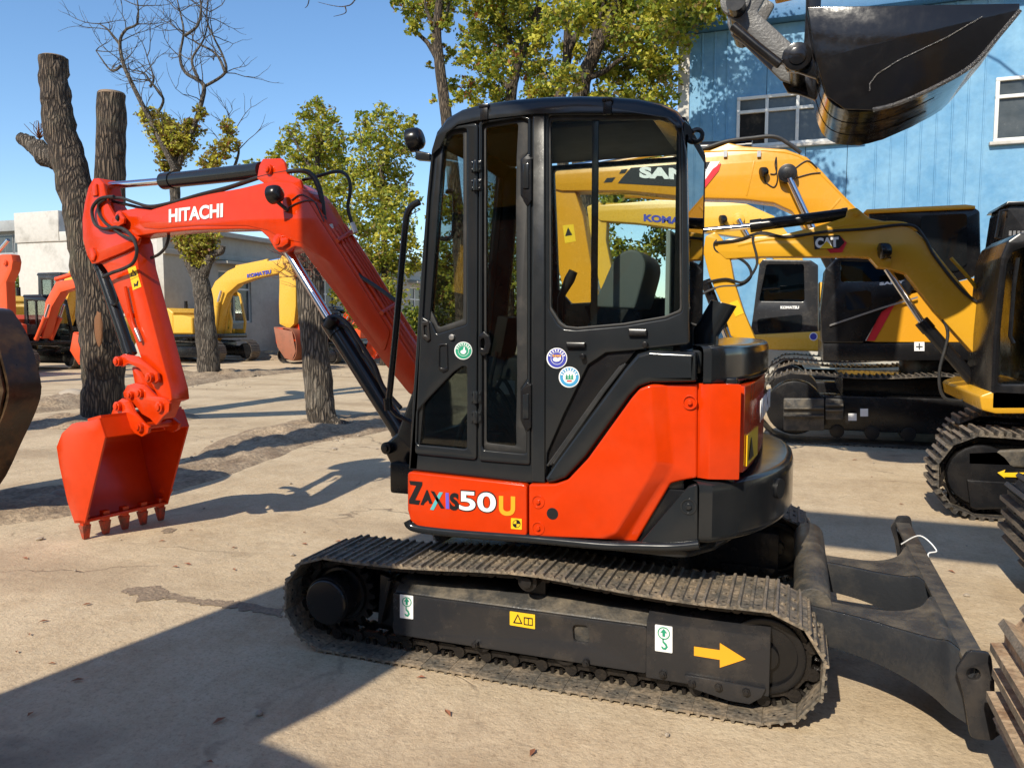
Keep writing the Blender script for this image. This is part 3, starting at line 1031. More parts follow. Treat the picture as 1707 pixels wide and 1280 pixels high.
panel('book_print', S317, [(873, 1028), (888, 1030), (888, 1043), (873, 1041)], -.0055, -.004, BLACKP, TN, bevel=0, holes=[[(874.5, 1030), (880, 1031), (880, 1040.5), (874.5, 1039.5)], [(881.3, 1031), (886.7, 1031.7), (886.7, 1041.3), (881.3, 1040.6)]])
decal('direction_arrow', S317, [(1157, 1077), (1200, 1083), (1200, 1071), (1243, 1098), (1200, 1112), (1200, 1099), (1157, 1092)], -.014, AMBER, TN)
# centre frame and slewing ring
b = MB()
b.box((-1.62, 3.42, .22), (-.5, 4.76, .44))
b.prism([(-1.75, 3.42, .25), (-1.45, 3.42, .25), (-1.45, 3.42, .42), (-1.75, 3.42, .42)], (0, 1.34, 0))
sub('centre_frame', b, BLACKM, EX, .01)
b = MB()
b.cyl((-1.1, 4.09, .44), (-1.1, 4.09, .64), .42, n=40)
sub('slewing_ring', b, BLACKM, EX, .006)
# dozer blade
ARMP = paint('scuffed_blade_paint', (0.026, 0.028, 0.032, 1), 0.22, dirt=0.2, scale=5, dirtcol=(0.17, 0.14, 0.10, 1), bump=0.12, bscale=40, lo=.46, hi=.74)
zt_b = gy(1650, 1108, 3.05).z
bl_x = gy(1628, 1100, 3.05).x - .03
z0b, x0b = .13, gy(1622, 1220, 3.05).x
FB = side(3.06)
BP = [FB.px(*q) for q in ((1608, 1116), (1614, 1104), (1634, 1092), (1652, 1100), (1656, 1140), (1660, 1220), (1622, 1222), (1614, 1180), (1606, 1140))]
b = MB()
prof = [(bl_x + .055, zt_b), (bl_x + .02, zt_b - .10), (bl_x + .03, zt_b - .24), (bl_x + .075, z0b + .02), (bl_x + .10, z0b)]
b.strip(side(0), spline(prof, 4), 3.06, 5.06, .022)
BLADE = sub('dozer_blade', b, FRAMEG, EX, .003)
b = MB()
b.box((bl_x - .012, 3.07, zt_b - .012), (bl_x + .065, 5.05, zt_b + .012))
sub('top_rail', b, DUSTY, BLADE, .006)
for y in (3.035, 5.062):
    fr = side(y)
    pol = rnd([(bl_x - .035, zt_b - .03), (bl_x + .0, zt_b + .045), (bl_x + .07, zt_b + .05), (bl_x + .085, zt_b - .05), (bl_x + .10, z0b), (bl_x + .02, z0b - .005), (bl_x - .01, z0b + .16)], .025)
    cxx, cz = bl_x + .02, zt_b - .035
    link('end_plate', plate(fr, [pol, circle(cxx, cz, .022, 16)], 0, .022, .004), FRAMEG, BLADE)
ARMS = ([(.05, 3.44, 3.56, .25, .40), (.28, 3.35, 3.50, .24, .40), (.42, 3.27, 3.50, .22, .40), (.52, 3.19, 3.56, .19, .41), (.57, 3.13, 3.66, .165, .425), (bl_x + .035, 3.08, 3.84, .145, zt_b - .03)],
        [(.05, 4.16, 4.30, .25, .39), (.28, 4.09, 4.25, .24, .39), (.42, 4.03, 4.26, .22, .39), (.52, 3.98, 4.34, .19, .40), (.57, 3.94, 4.48, .165, .415), (bl_x + .035, 3.86, 4.72, .145, zt_b - .03)])
for rws in ARMS:                                          # push arms flaring into the blade
    b = MB()
    P_ = spline([(x, ya, yb) for x, ya, yb, _, _ in rws], 4)
    Q_ = spline([(x, za, zb2) for x, _, _, za, zb2 in rws], 4)
    rows = []
    for p_, q_ in zip(P_, Q_):
        rows.append([b.bm.verts.new(v) for v in ((p_.x, p_.y, q_.y), (p_.x, p_.z, q_.y), (p_.x, p_.z, q_.z), (p_.x, p_.y, q_.z))])
    for i_ in range(len(rows) - 1):
        for k in range(4):
            b.bm.faces.new((rows[i_][k], rows[i_][(k + 1) % 4], rows[i_ + 1][(k + 1) % 4], rows[i_ + 1][k]))
    b.bm.faces.new(rows[0]); b.bm.faces.new(rows[-1])
    pa_ = sub('push_arm', b, ARMP, BLADE, .008, smooth=30)
    b = MB()
    t_ = [[b.bm.verts.new(v) for v in ((p_.x, p_.y + .014, q_.z + .0025), (p_.x, p_.z - .014, q_.z + .0025))] for p_, q_ in zip(P_, Q_)]
    for a_, c_ in zip(t_[:-1], t_[1:]):
        b.bm.faces.new((a_[0], a_[1], c_[1], c_[0]))
    sub('dust_layer', b, DUSTY, pa_, 0)
b = MB()
b.cyl((.10, 3.46, .39), (.10, 4.62, .39), .078, n=24)
sub('cross_tube', b, DUSTY, BLADE, .006)
b = MB()
cp = gz(1561, 917, zt_b + .018)
b.tube(spline([(cp.x - .15, cp.y + .12, .40), (cp.x - .07, cp.y + .06, .47), tuple(cp), (bl_x + .072, cp.y - .04, zt_b + .004), (bl_x + .085, cp.y - .10, zt_b - .06), (bl_x + .095, cp.y - .16, zt_b - .18), (bl_x + .13, cp.y - .2, .15)], 8), .0035, n=6)
sub('white_cord', b, WHITE, BLADE, 0)
# ---------------------------------------------------------------- upper structure
b = MB()
plan = [(-1.69, 3.19), (-.40, 3.19), (-.30, 3.35), (-.20, 3.7), (-.18, 4.1), (-.20, 4.5), (-.30, 4.85), (-.40, 5.0), (-1.69, 5.0)]
zr0 = S317.px(880, 910)[1]; zr1 = S317.px(880, 894)[1]
b.prism([(x, y, zr0 + .01) for x, y in rnd(plan, .1)], (0, 0, zr1 - zr0))
sub('revolving_deck', b, GREY, EX, .012)
# kerb-like rim below the orange panels
b = MB()
rim = spline([tuple(S317.at(*q)) for q in ((678, 868), (690, 880), (760, 889), (880, 898), (1000, 909), (1060, 911), (1120, 912), (1165, 908))], 6)
b.tube([p + V((0, .008, 0)) for p in rim], .020, n=10)
sub('lower_rim', b, GREY, EX, 0)
b = MB()                                                  # hidden core that closes the body
b.box((-1.66, 3.24, .66), (-.4, 4.95, .90))
b.box((-1.0, 3.24, .9), (-.42, 4.95, 1.42))
sub('body_core', b, BLACKM, EX, .01)
# orange front side panel
FP = panel('front_side_panel', S317, [(679, 786), (878, 808), (878, 895), (700, 880), (684, 868), (679, 850)], 0, .05, ORANGE, EX, .008, r=.02, res=2)
# orange engine side cover, moulded: (px, py, depth behind the outer skin)
def moulded(name, fr, verts, faces, mat, depth, bev):
    bm = bmesh.new()
    vs = []
    for x, y, w in verts:
        u, v = fr.px(x, y, w)
        vs.append(bm.verts.new(fr.pt(u, v, w)))
    for f in faces:
        bm.faces.new([vs[i] for i in f])
    bmesh.ops.recalc_face_normals(bm, faces=bm.faces)
    ret = bmesh.ops.extrude_face_region(bm, geom=list(bm.faces))
    for v in [g for g in ret['geom'] if isinstance(g, bmesh.types.BMVert)]:
        v.co += fr.n * depth
    bmesh.ops.recalc_face_normals(bm, faces=bm.faces)
    es = [e for e in bm.edges if len(e.link_faces) == 2 and e.calc_face_angle(0) > .05]
    bmesh.ops.bevel(bm, geom=es, offset=bev, segments=4, affect='EDGES', profile=.55, clamp_overlap=True)
    me = finish(bm, 0, smooth=50)
    return link(name, me, mat, EX)
sv = [(881, 807, 0), (925, 807, 0), (946, 800, 0), (980, 764, 0), (1052, 664, .002), (1066, 648, .002), (1084, 641, .004),   # 0-6 upper edge
      (1112, 640, .035), (1162, 640, .04), (1162, 797, .045), (1143, 800, .045), (1118, 806, .050), (1061, 903, .050),          # 7-12
      (1040, 902, .052), (1000, 899, .0), (881, 894, 0),                                                                      # 13-15
      (1094, 770, -.002), (1122, 775, .034), (1078, 802, -.006), (1026, 888, -.004), (1106, 802, .040)]                             # 16-20
sf = [(0, 1, 2, 3, 4, 5, 6, 16, 18, 19, 14, 15), (6, 7, 17, 16), (7, 8, 9, 10, 17), (16, 17, 20, 18), (17, 10, 11, 20), (18, 20, 13, 19), (20, 11, 12, 13), (19, 13, 14)]
moulded('engine_side_cover', S317, sv, sf, ORANGE, .06, .012)
panel('lower_corner_panel', S317, [(1163, 806), (1146, 812), (1068, 903), (1070, 908), (1163, 908)], .012, .06, GREY, EX, .006, r=.012)
# charcoal shoulder over the cover
panel('shoulder_panel', S317, [(908, 798), (912, 806), (924, 804), (942, 797), (975, 762), (1049, 660), (1064, 645), (1084, 638), (1160, 637), (1160, 588), (1082, 584), (1062, 590), (1040, 616), (925, 772)], .004, .10, GREY, EX, .018, r=.01, res=3)
panel('shoulder_channel', S317, [(909, 780), (1045, 603), (1062, 582), (1040, 583), (1000, 588), (975, 600), (908, 750)], .05, .09, BLACKM, EX, .004)
b = MB()
for k in (0, 1, 2):
    b.tube([S317.at(913 + k * 5, 776 - k * 2, .015), S317.at(1000 + k * 4, 655 - k * 2, .015), S317.at(1035 + k * 4, 610 - k * 2, .018)], .006, n=6)
sub('rubber_seal', b, RUBBER, EX, 0)
for q in ((897, 836), (897, 880), (1148, 672)):
    u, v = S317.px(*q)
    yy = 3.17 if q[0] < 1000 else 3.205
    b = MB()
    b.ring((u, yy - .004, v), (u, yy + .01, v), .030, .024, n=24)
    b.cyl((u, yy - .010, v), (u, yy + .01, v), .011, n=6)
    sub('panel_bolt', b, ORANGE, EX, .002)
b = MB()
u, v = S317.px(1147, 845)
b.ring((u, 3.178, v), (u, 3.19, v), .034, .026, n=24)
b.cyl((u, 3.172, v), (u, 3.19, v), .014, n=6)
sub('panel_bolt', b, GREY, EX, .002)
u, v = S317.px(921, 856)
b = MB(); b.cyl((u, 3.1685, v), (u, 3.172, v), .026, n=28)
sub('drain_hole', b, BLACKP, EX, 0)
# counterweight: plan outline swept up with a rounded shoulder
def swept(name, plan2, levels, mat, bevel=0, cap=True, open_=False):
    """levels: list of (z, inset towards the machine centre)"""
    b = MB()
    rows = []
    c = V((-1.1, 4.09))
    for z, ins in levels:
        row = []
        for x, y in plan2:
            d = V((x, y)) - c
            q = c + d * (1 - ins / d.length)
            row.append(b.bm.verts.new((q.x, q.y, z)))
        rows.append(row)
    n = len(plan2)
    for i in range(len(rows) - 1):
        for k in range(n if not open_ else n - 1):
            b.bm.faces.new((rows[i][k], rows[i][(k + 1) % n], rows[i + 1][(k + 1) % n], rows[i + 1][k]))
    if cap:
        b.bm.faces.new(rows[0][::-1]); b.bm.faces.new(rows[-1])
    return sub(name, b, mat, EX, bevel, smooth=38)
half = [(-.352, 3.185), (-.30, 3.19), (-.265, 3.225), (-.20, 3.30), (-.115, 3.44), (-.045, 3.64), (-.005, 3.86), (.006, 4.09)]
cwp = spline([(x, y, 0) for x, y in half[2:]], 4)
cwp = [(p.x, p.y) for p in cwp]
cwh = half[:2] + cwp
cwfull = cwh + [(x, 8.18 - y) for x, y in cwh[::-1][1:]]
zc0, zc1 = S317.px(1200, 912)[1], S317.px(1168, 806)[1]
swept('counterweight', [(x, y) for x, y in cwfull], [(zc0, .03), (zc0 + .012, .008), (zc0 + .025, 0), (zc0 + .04, 0), (zc1 - .045, 0), (zc1 - .03, 0), (zc1 - .010, .005), (zc1 - .001, .018), (zc1 + .001, .04), (zc1 + .004, .14)], GREY)
# slots in the counterweight
for q in ((1305, 832),):
    b = MB()
    p = V((-.055, 3.60, .86)); n_ = V((.93, -.36, 0))
    b.cyl(p - n_ * .02, p + n_ * .012, .045, n=24)
    sub('tie_hole', b, BLACKP, EX, 0)
# rear bodywork above the counterweight: orange corner facet, rear door, charcoal cap
z_a, z_b = zc1 + .012, S317.px(1180, 641)[1]
cor = [(-.345, 3.215), (-.318, 3.205), (-.20, 3.238)]
b = MB()
rows = [[b.bm.verts.new((x, y, z)) for x, y in cor] for z in (z_a, z_b)]
for k in range(len(cor) - 1):
    b.bm.faces.new((rows[0][k], rows[0][k + 1], rows[1][k + 1], rows[1][k]))
ret = bmesh.ops.extrude_face_region(b.bm, geom=list(b.bm.faces))
for v_ in [g for g in ret['geom'] if isinstance(g, bmesh.types.BMVert)]:
    v_.co += V((-.05, .03, 0))
sub('rear_corner_panel', b, ORANGE, EX, .008, smooth=25)
b = MB()
dr = spline([(-.190, 3.29, 0), (-.172, 3.45, 0), (-.155, 3.70, 0), (-.145, 4.09, 0), (-.155, 4.48, 0), (-.172, 4.73, 0), (-.190, 4.89, 0)], 5)
rows = [[b.bm.verts.new((p.x, p.y, z)) for p in dr] for z in (z_a + .02, z_b - .012)]
for k in range(len(dr) - 1):
    b.bm.faces.new((rows[0][k], rows[0][k + 1], rows[1][k + 1], rows[1][k]))
ret = bmesh.ops.extrude_face_region(b.bm, geom=list(b.bm.faces))
for v_ in [g for g in ret['geom'] if isinstance(g, bmesh.types.BMVert)]:
    v_.co += V((-.04, 0, 0))
RD = sub('rear_door', b, ORANGE, EX, .008, smooth=25)
b = MB()
b.box((-.40, 3.32, z_a - .02), (-.27, 4.86, z_b + .02))
b.box((-.28, 3.27, z_a - .02), (-.222, 4.91, z_b + .02))
sub('hood_core', b, BLACKM, EX, .01)
cap = [(-.348, 3.205), (-.315, 3.198), (-.27, 3.25), (-.215, 3.38), (-.17, 3.56), (-.138, 3.80), (-.128, 4.09)]
cap = cap + [(x, 8.18 - y) for x, y in cap[::-1][1:]]
cap = cap[:2] + [tuple(p) for p in spline(cap[2:-2], 4)] + cap[-2:]
z_c = gy(1220, 572, 3.6).z
swept('hood_cap', cap, [(z_b + .004, .004), (z_b + .012, .0), (z_b + .025, .0), (z_c - .045, .0), (z_c - .032, .0), (z_c - .012, .006), (z_c - .003, .02), (z_c - .001, .045), (z_c, .09)], GREY)
b = MB()
b.box((-1.0, 3.26, z_c - .12), (-.36, 4.95, z_c - .02))
sub('hood_top', b, GREY, EX, .015)
# lettering and warning plate on the rear door
y_ = lambda t: t
lettering('lettering', 'HITACHI', WHITE, RD, (-.162, 3.62, z_b - .20), (-.142, 4.32, z_b - .20), (-.162, 3.62, z_b - .10), bold=.035, lift=.022)
b = MB()
b.prism([(-.183, 3.34, z_a + .04), (-.155, 3.66, z_a + .04), (-.155, 3.66, z_a + .17), (-.183, 3.34, z_a + .17)], (.006, -.002, 0))
sub('caution_plate', b, STICKY, RD, 0)
b = MB()
b.prism([(-.1725, 3.37, z_a + .06), (-.1605, 3.50, z_a + .06), (-.1665, 3.435, z_a + .15)], (.0025, -.0008, 0))
sub('triangle_print', b, BLACKP, RD, 0)
# exhaust elbow
b = MB()
q0, q1, q2 = gy(1177, 590, 3.62), gy(1177, 555, 3.62), gy(1207, 505, 3.62)
d_ = (q2 - q1).normalized()
n = 20
r = .056
rows = []
mit = ((V((0, 0, 1)) + d_).normalized())
def ell(c, axis, plane_n):
    a = V((0, 1, 0)); b2 = axis.cross(a).normalized()
    out = []
    for i in range(n):
        t = 2 * math.pi * i / n
        p = c + a * r * math.cos(t) + b2 * r * math.sin(t)
        k = (c - p).dot(plane_n) / axis.dot(plane_n)
        out.append(p + axis * k)
    return out
up = V((0, 0, 1))
E1 = ell(q0 - up * .08, up, up)
E2 = ell(q1, up, mit)
E3 = [E2[i] for i in range(n)]
E4 = [p + d_ * ((q2 - p).dot(V((.25, 0, .97)).normalized()) / d_.dot(V((.25, 0, .97)).normalized())) for p in E2]
for ring_ in (E1, E2, E4):
    rows.append([b.bm.verts.new(p) for p in ring_])
for i in range(2):
    for k in range(n):
        b.bm.faces.new((rows[i][k], rows[i][(k + 1) % n], rows[i + 1][(k + 1) % n], rows[i + 1][k]))
b.bm.faces.new(rows[0]); b.bm.faces.new(rows[-1])
sub('exhaust_pipe', b, GREY, EX, .003)
# panel lettering: Z AXIS 50 U
def pnl(*q): return S317.at(q[0], q[1], 0)
def glyph(name, px, mat):
    decal(name, S317, px, -.0008, mat, FP, t=.0016)
glyph('letter', [(682.5, 801), (704, 803), (704, 808), (692, 833), (700.5, 834), (698, 841), (682, 839), (682, 833), (694, 809), (684, 807.5)], BLACKP)
glyph('letter', [(701, 841), (711, 816.5), (713, 816.5), (721, 839), (716, 839.5), (713.5, 833), (707.5, 838.5), (706, 841.5)], BLACKP)
glyph('letter', [(718, 818), (724, 819), (741, 847), (735, 847)], BLACKP)
glyph('letter', [(732.5, 820), (738.5, 820.5), (723, 850), (717, 849)], TEAL)
glyph('letter', [(743, 821), (748, 821.5), (749, 848), (743.5, 847.5)], VIOLET)
lettering('letter', 'S', BLACKP, FP, pnl(750, 850), pnl(765, 850.5), pnl(750, 821), bold=.05, lift=.002, depth=.0015)
lettering('outline', '50', BLACKP, FP, pnl(764.5, 851.5), pnl(828.5, 856), pnl(764.5, 815.5), bold=.045, lift=.001, depth=.0012)
lettering('numerals', '50', WHITE, FP, pnl(766, 849.5), pnl(827, 854), pnl(766, 817.5), bold=.022, lift=.003, depth=.0015)
lettering('letter', 'U', AMBER, FP, pnl(832, 858.5), pnl(859, 860), pnl(832, 826), bold=.04, lift=.002, depth=.0015)
decal('reference_mark', S317, [(852, 863), (870, 864.5), (870, 882.5), (852, 881)], -.001, STICKY, FP, r=.003)
def sect(a0, a1, cx=861, cy=872.8, rr_=6.0):
    return [(cx, cy)] + [(cx + rr_ * math.cos(math.radians(a)), cy + rr_ * math.sin(math.radians(a))) for a in range(a0, a1 + 1, 15)]
for a in (0, 180):
    decal('quadrant_print', S317, sect(a - 90, a), -.003, BLACKP, FP, t=.0012)
panel('ring_print', S317, circle(861, 872.8, 6.6, 20), -.0042, -.003, BLACKP, FP, bevel=0, holes=[circle(861, 872.8, 5.8, 20)])
# ---------------------------------------------------------------- cab
YN, YF = 3.20, 4.02
outer = [(681, 783), (688, 660), (700, 470), (712, 320), (719, 250), (728, 220), (745, 198), (775, 186), (890, 174), (1060, 174), (1108, 182), (1136, 205), (1144, 260), (1147, 420), (1148, 574), (1060, 584), (1010, 588), (980, 608), (940, 690), (912, 755), (909, 808), (882, 805)]
H1 = [(703, 528), (714, 330), (721, 262), (733, 232), (752, 217), (778, 213), (778, 541), (727, 557), (718, 536)]
H2 = [(696, 686), (714, 664), (756, 620), (770, 611), (778, 611), (778, 749), (694, 741)]
H3 = [(803, 206), (868, 196), (880, 200), (880, 255), (868, 268), (868, 324), (879, 343), (879, 632), (868, 648), (868, 700), (878, 722), (878, 757), (806, 750), (803, 744)]
H4 = [(914, 193), (1100, 191), (1124, 198), (1135, 218), (1137, 520), (1110, 531), (1040, 543), (960, 550), (940, 548), (930, 540), (915, 516)]
CAB = panel('cab_frame', S32, outer, 0, .05, GREY, EX, .007, holes=[H1, H2, H3, H4], r=.012, hr=.018, res=2)
# door leaves stand a little proud of the frame
D1 = [(690, 762), (693, 690), (701, 545), (704, 533), (716, 533), (722, 556), (728, 566), (780, 549), (787, 200), (797, 199), (794, 769)]
panel('door_leaf', S32, [(691, 757), (694, 684), (702, 525), (713, 330), (720, 258), (732, 227), (752, 211), (796, 204), (794, 767)], -.014, .0, GREY, CAB, .006, holes=[H1, H2], r=.02, hr=.016, res=2)
panel('door_leaf', S32, [(798, 203), (868, 192), (884, 196), (883, 775), (798, 768)], -.014, .0, GREY, CAB, .006, holes=[H3], r=.014, hr=.016, res=2)
panel('centre_pillar', S32, [(888, 188), (908, 187), (908, 805), (886, 803)], -.010, .0, GREY, CAB, .005, r=.004)
# window panes
def grow(p, k):
    cx = sum(a for a, _ in p) / len(p); cy = sum(b_ for _, b_ in p) / len(p)
    return [(cx + (a - cx) * k, cy + (b_ - cy) * k) for a, b_ in p]
for H, k in ((H1, 1.03), (H2, 1.03), (H3, 1.03), (H4, 1.015)):
    panel('window_pane', S32, grow(H, k), .012, .017, GLASS2 if H in (H2, H3) else GLASS, CAB, 0)
panel('rubber_gasket', S32, grow(H4, 1.0), .008, .03, RUBBER, CAB, .003, holes=[grow(H4, .965)], r=.018)
panel('rubber_gasket', S32, grow(H3, 1.0), .008, .03, RUBBER, CAB, .002, holes=[[(810, 213), (864, 205), (861, 262), (860, 335), (862, 640), (860, 710), (861, 744), (811, 738)]], r=.015)
panel('rubber_gasket', S32, grow(H1, 1.0), .008, .03, RUBBER, CAB, .002, holes=[[(712, 505), (722, 330), (727, 268), (738, 240), (755, 224), (772, 221), (772, 532), (731, 546), (722, 525)]], r=.015)
# sliding window mullion in the rear pane
panel('window_mullion', S32, [(987, 195), (998, 195), (995, 544), (984, 546)], .018, .03, BLACKM, CAB, .003)
# far wall
fo = [(700, 320 + 0)]
FARW = side(YF)
fx = lambda x, z: (x, z)
x_f0, x_f1, x_r = -1.66, -1.50, -.475
zb_c, zt_c = .95, 2.42
H5 = pxs(FARW, [(926, 286), (1130, 271), (1131, 488), (1112, 497), (955, 506), (934, 482)])
H6 = [(-1.50, 1.55), (-1.43, 2.25), (-1.36, 2.28), (-1.36, 1.3), (-1.50, 1.3)]
link('far_wall', plate(FARW, [[(x_f0, zb_c), (x_r, zb_c), (x_r, zt_c), (x_f1, zt_c)], rnd(H5, .015), H6], -.04, .0, .006), BLACKM, CAB)
link('window_pane', plate(FARW, [H5], -.022, -.018), GLASS, CAB)
link('window_pane', plate(FARW, [H6], -.022, -.018), GLASS, CAB)
# rear wall with window
MATTE = paint('matte_black', (0.007, 0.007, 0.008, 1), .75, dirt=.05, spec=.15)
rear = Frame((x_r + .02, 0, 0), (0, 1, 0))
zrb, zrt = 1.38, 2.43
o = plate(Frame((0, 0, 0), (1, 0, 0)), [rnd([(3.23, zrb), (YF, zrb), (YF, zrt), (3.23, zrt)], .05), rnd([(3.30, 1.62), (YF - .08, 1.62), (YF - .08, 2.34), (3.30, 2.34)], .06)], 0, .03, .005)
o.transform(Matrix(((0, 1, 0, x_r - .0), (1, 0, 0, 0), (0, 0, 1, 0), (0, 0, 0, 1))))
link('rear_wall', o, MATTE, CAB)
b = MB()
b.prism([(x_r + .032, 3.28, 1.58), (x_r + .032, YF - .14, 1.58), (x_r + .032, YF - .14, 2.36), (x_r + .032, 3.28, 2.36)], (.006, 0, 0))
sub('window_pane', b, DGLASS, CAB, 0)
# front: two posts, lower sheet, windscreen
b = MB()
pa, pb = S32.at(681, 783, 0), S32.at(722, 240, 0)
for y in (3.20, YF - .05):
    b.prism([(pa.x, y, pa.z), (pa.x + .05, y, pa.z), (pb.x + .05, y, pb.z), (pb.x, y, pb.z)], (0, .05, 0))
b.prism([(pa.x, 3.22, pa.z), (pa.x + .03, 3.22, pa.z), (pa.x + .05, 3.22, 1.06), (pa.x + .015, 3.22, 1.06)], (0, YF - 3.22, 0))
sub('front_frame', b, GREY, CAB, .008)
b = MB()
b.prism([(pa.x + .02, 3.24, 1.05), (pa.x + .025, 3.24, 1.05), (pb.x + .025, 3.24, pb.z), (pb.x + .02, 3.24, pb.z)], (0, YF - 3.30, 0))
sub('windscreen', b, GLASS, CAB, 0)
b = MB()
b.tube(spline([S32.at(744, 320, .30), S32.at(757, 325, .30), S32.at(756, 385, .30), S32.at(748, 398, .30), S32.at(735, 398, .30)], 6), .011, n=8)
sub('grab_handle', b, BLACKM, CAB, 0)
# roof
b = MB()
prof = [(719, 252), (727, 222), (743, 198), (768, 184), (800, 176), (850, 169), (900, 165), (960, 163), (1010, 164), (1060, 168), (1100, 176), (1124, 188), (1138, 205), (1130, 214), (1108, 196), (1060, 189), (960, 188), (890, 190), (800, 200), (762, 208), (744, 222), (733, 246)]
P2 = pxs(S32, prof, -.02)
n_u = 11                                                   # points on the crown, rest is the underside
rows = []
ys = [-.02, .0, .05, .14, .42, .70, .78, .82, .84]
lift = [-.018, .006, .024, .034, .045, .034, .024, .006, -.018]
for y, lf in zip(ys, lift):
    rows.append([b.bm.verts.new((u, YN + y, v + (lf if i < 13 else 0))) for i, (u, v) in enumerate(P2)])
n = len(P2)
for i in range(len(rows) - 1):
    for k in range(n):
        b.bm.faces.new((rows[i][k], rows[i][(k + 1) % n], rows[i + 1][(k + 1) % n], rows[i + 1][k]))
b.bm.faces.new(rows[0]); b.bm.faces.new(rows[-1])
ROOF = sub('roof', b, GREY, CAB, 0, smooth=50)
b = MB()
b.box((-1.46, 3.26, 2.425), (-.52, YF - .05, 2.45))
sub('roof_liner', b, INTER, CAB, .01)
for q in ((806, 186), (1012, 176)):
    b = MB()
    p = S32.at(q[0], q[1], -.03)
    b.box((p.x - .018, 3.172, p.z - .035), (p.x + .018, 3.20, p.z + .022))
    b.box((p.x - .022, 3.168, p.z + .016), (p.x + .022, 3.23, p.z + .032))
    sub('roof_bracket', b, BLACKM, CAB, .004)
b = MB()
p = gy(1128, 202, 3.9)
b.prism([(p.x - .02, 3.88, p.z - .10), (p.x + .06, 3.88, p.z - .10), (p.x + .05, 3.88, p.z + .02), (p.x, 3.88, p.z + .02)], (0, .03, 0))
lk = plate(Frame((0, 3.50, 0)), [circle(-.43, 2.405, .035, 20), circle(-.43, 2.405, .017, 16)], 0, .02, .003)
link('lifting_eye', lk, GREY, CAB)
b.bm.free()
# floor and furniture
b = MB()
b.box((-1.62, 3.25, .88), (-.49, YF - .04, .96))
sub('cab_floor', b, INTER, CAB, .01)
b = MB()
b.box((-1.02, 3.42, .96), (-.50, 3.90, 1.20))
b.box((-.75, 3.26, .96), (-.49, YF - .05, 1.38))
sub('seat_box', b, INTER, CAB, .02)
def cushion(prof, y0_, y1_, mat, name, bev):
    b = MB()
    b.prism([(x, y0_, z) for x, z in prof], (0, y1_ - y0_, 0))
    return sub(name, b, mat, CAB, bev, seg=4)
SF = side(3.46)
cushion(rnd([(-1.02, 1.21), (-.62, 1.20), (-.58, 1.30), (-.66, 1.33), (-1.04, 1.33)], .04), 3.46, 3.88, SEATM, 'seat', .03)
cushion(spline([SF.px(*q) for q in ((985, 512), (1003, 478), (1022, 436), (1038, 420), (1056, 416), (1070, 424), (1076, 445), (1068, 480), (1058, 515))], 4), 3.46, 3.88, SEATM, 'seat_back', .03)
cushion(rnd([(-1.0, 1.22), (-.66, 1.22), (-.64, 1.52), (-.98, 1.50)], .03), 3.30, 3.42, INTER, 'control_console', .015)
b = MB()
e0, e1_ = side(3.36).at(934, 498), side(3.36).at(956, 452)
b.tube([e0 - V((0, 0, .12)), e0, e0.lerp(e1_, .35), e0.lerp(e1_, .7), e1_], [.012, .014, .018, .024, .020], n=10)
sub('control_lever', b, INTER, CAB, 0)
b = MB()
for y in (3.60, 3.72):
    b.tube([(-1.45, y, .96), (-1.46, y, 1.2), (-1.40, y, 1.45)], .012, n=8)
    b.box((-1.50, y - .04, 1.02), (-1.38, y + .04, 1.04))
sub('travel_lever', b, INTER, CAB, 0)
b = MB()
b.box((-1.50, 3.72, .96), (-1.30, YF - .05, 1.42))
sub('dash_console', b, INTER, CAB, .03)
panel('notice_sheet', side(3.55), [(828, 634), (858, 634), (858, 658), (828, 656)], 0, .004, WHITE, CAB, 0)
panel('yellow_notice', side(3.56), [(838, 660), (860, 660), (860, 688), (838, 688)], 0, .004, BLACKP, CAB, 0)
b = MB()
b.box((-.52, 3.30, 1.62), (-.505, 3.52, 1.98))
for i in range(9):
    b.cyl((-.512, 3.31 + i * .024, 1.62), (-.512, 3.31 + i * .024, 1.98), .011, n=8)
sub('folded_curtain', b, paint('pale_cloth', (0.36, 0.42, 0.40, 1), .8, dirt=.2), CAB, 0)
b = MB()                                                  # second joystick, monitor, cables
b.tube([(-.92, 3.86, 1.40), (-.95, 3.86, 1.55), (-1.0, 3.86, 1.68)], [.018, .014, .022], n=10)
sub('control_lever', b, INTER, CAB, 0)
b = MB()
b.prism([(-1.46, 3.66, 1.42), (-1.40, 3.66, 1.42), (-1.36, 3.66, 1.62), (-1.42, 3.66, 1.63)], (0, .22, 0))
sub('monitor', b, INTER, CAB, .01)
b = MB()
for k in range(5):
    b.tube(spline([(-1.52 + k * .02, 3.34 + k * .03, .97), (-1.45 + k * .03, 3.36 + k * .03, 1.16 + .04 * k), (-1.32 + k * .02, 3.42 + k * .02, 1.12), (-1.25, 3.5, .98)], 5), .011, n=6)
sub('floor_cables', b, RUBBER, CAB, 0)
b = MB()
for k in range(6):
    b.box((-1.40 + k * .05, 3.30, .962), (-1.375 + k * .05, 3.72, .972))
sub('floor_mat', b, SEATM, CAB, 0)
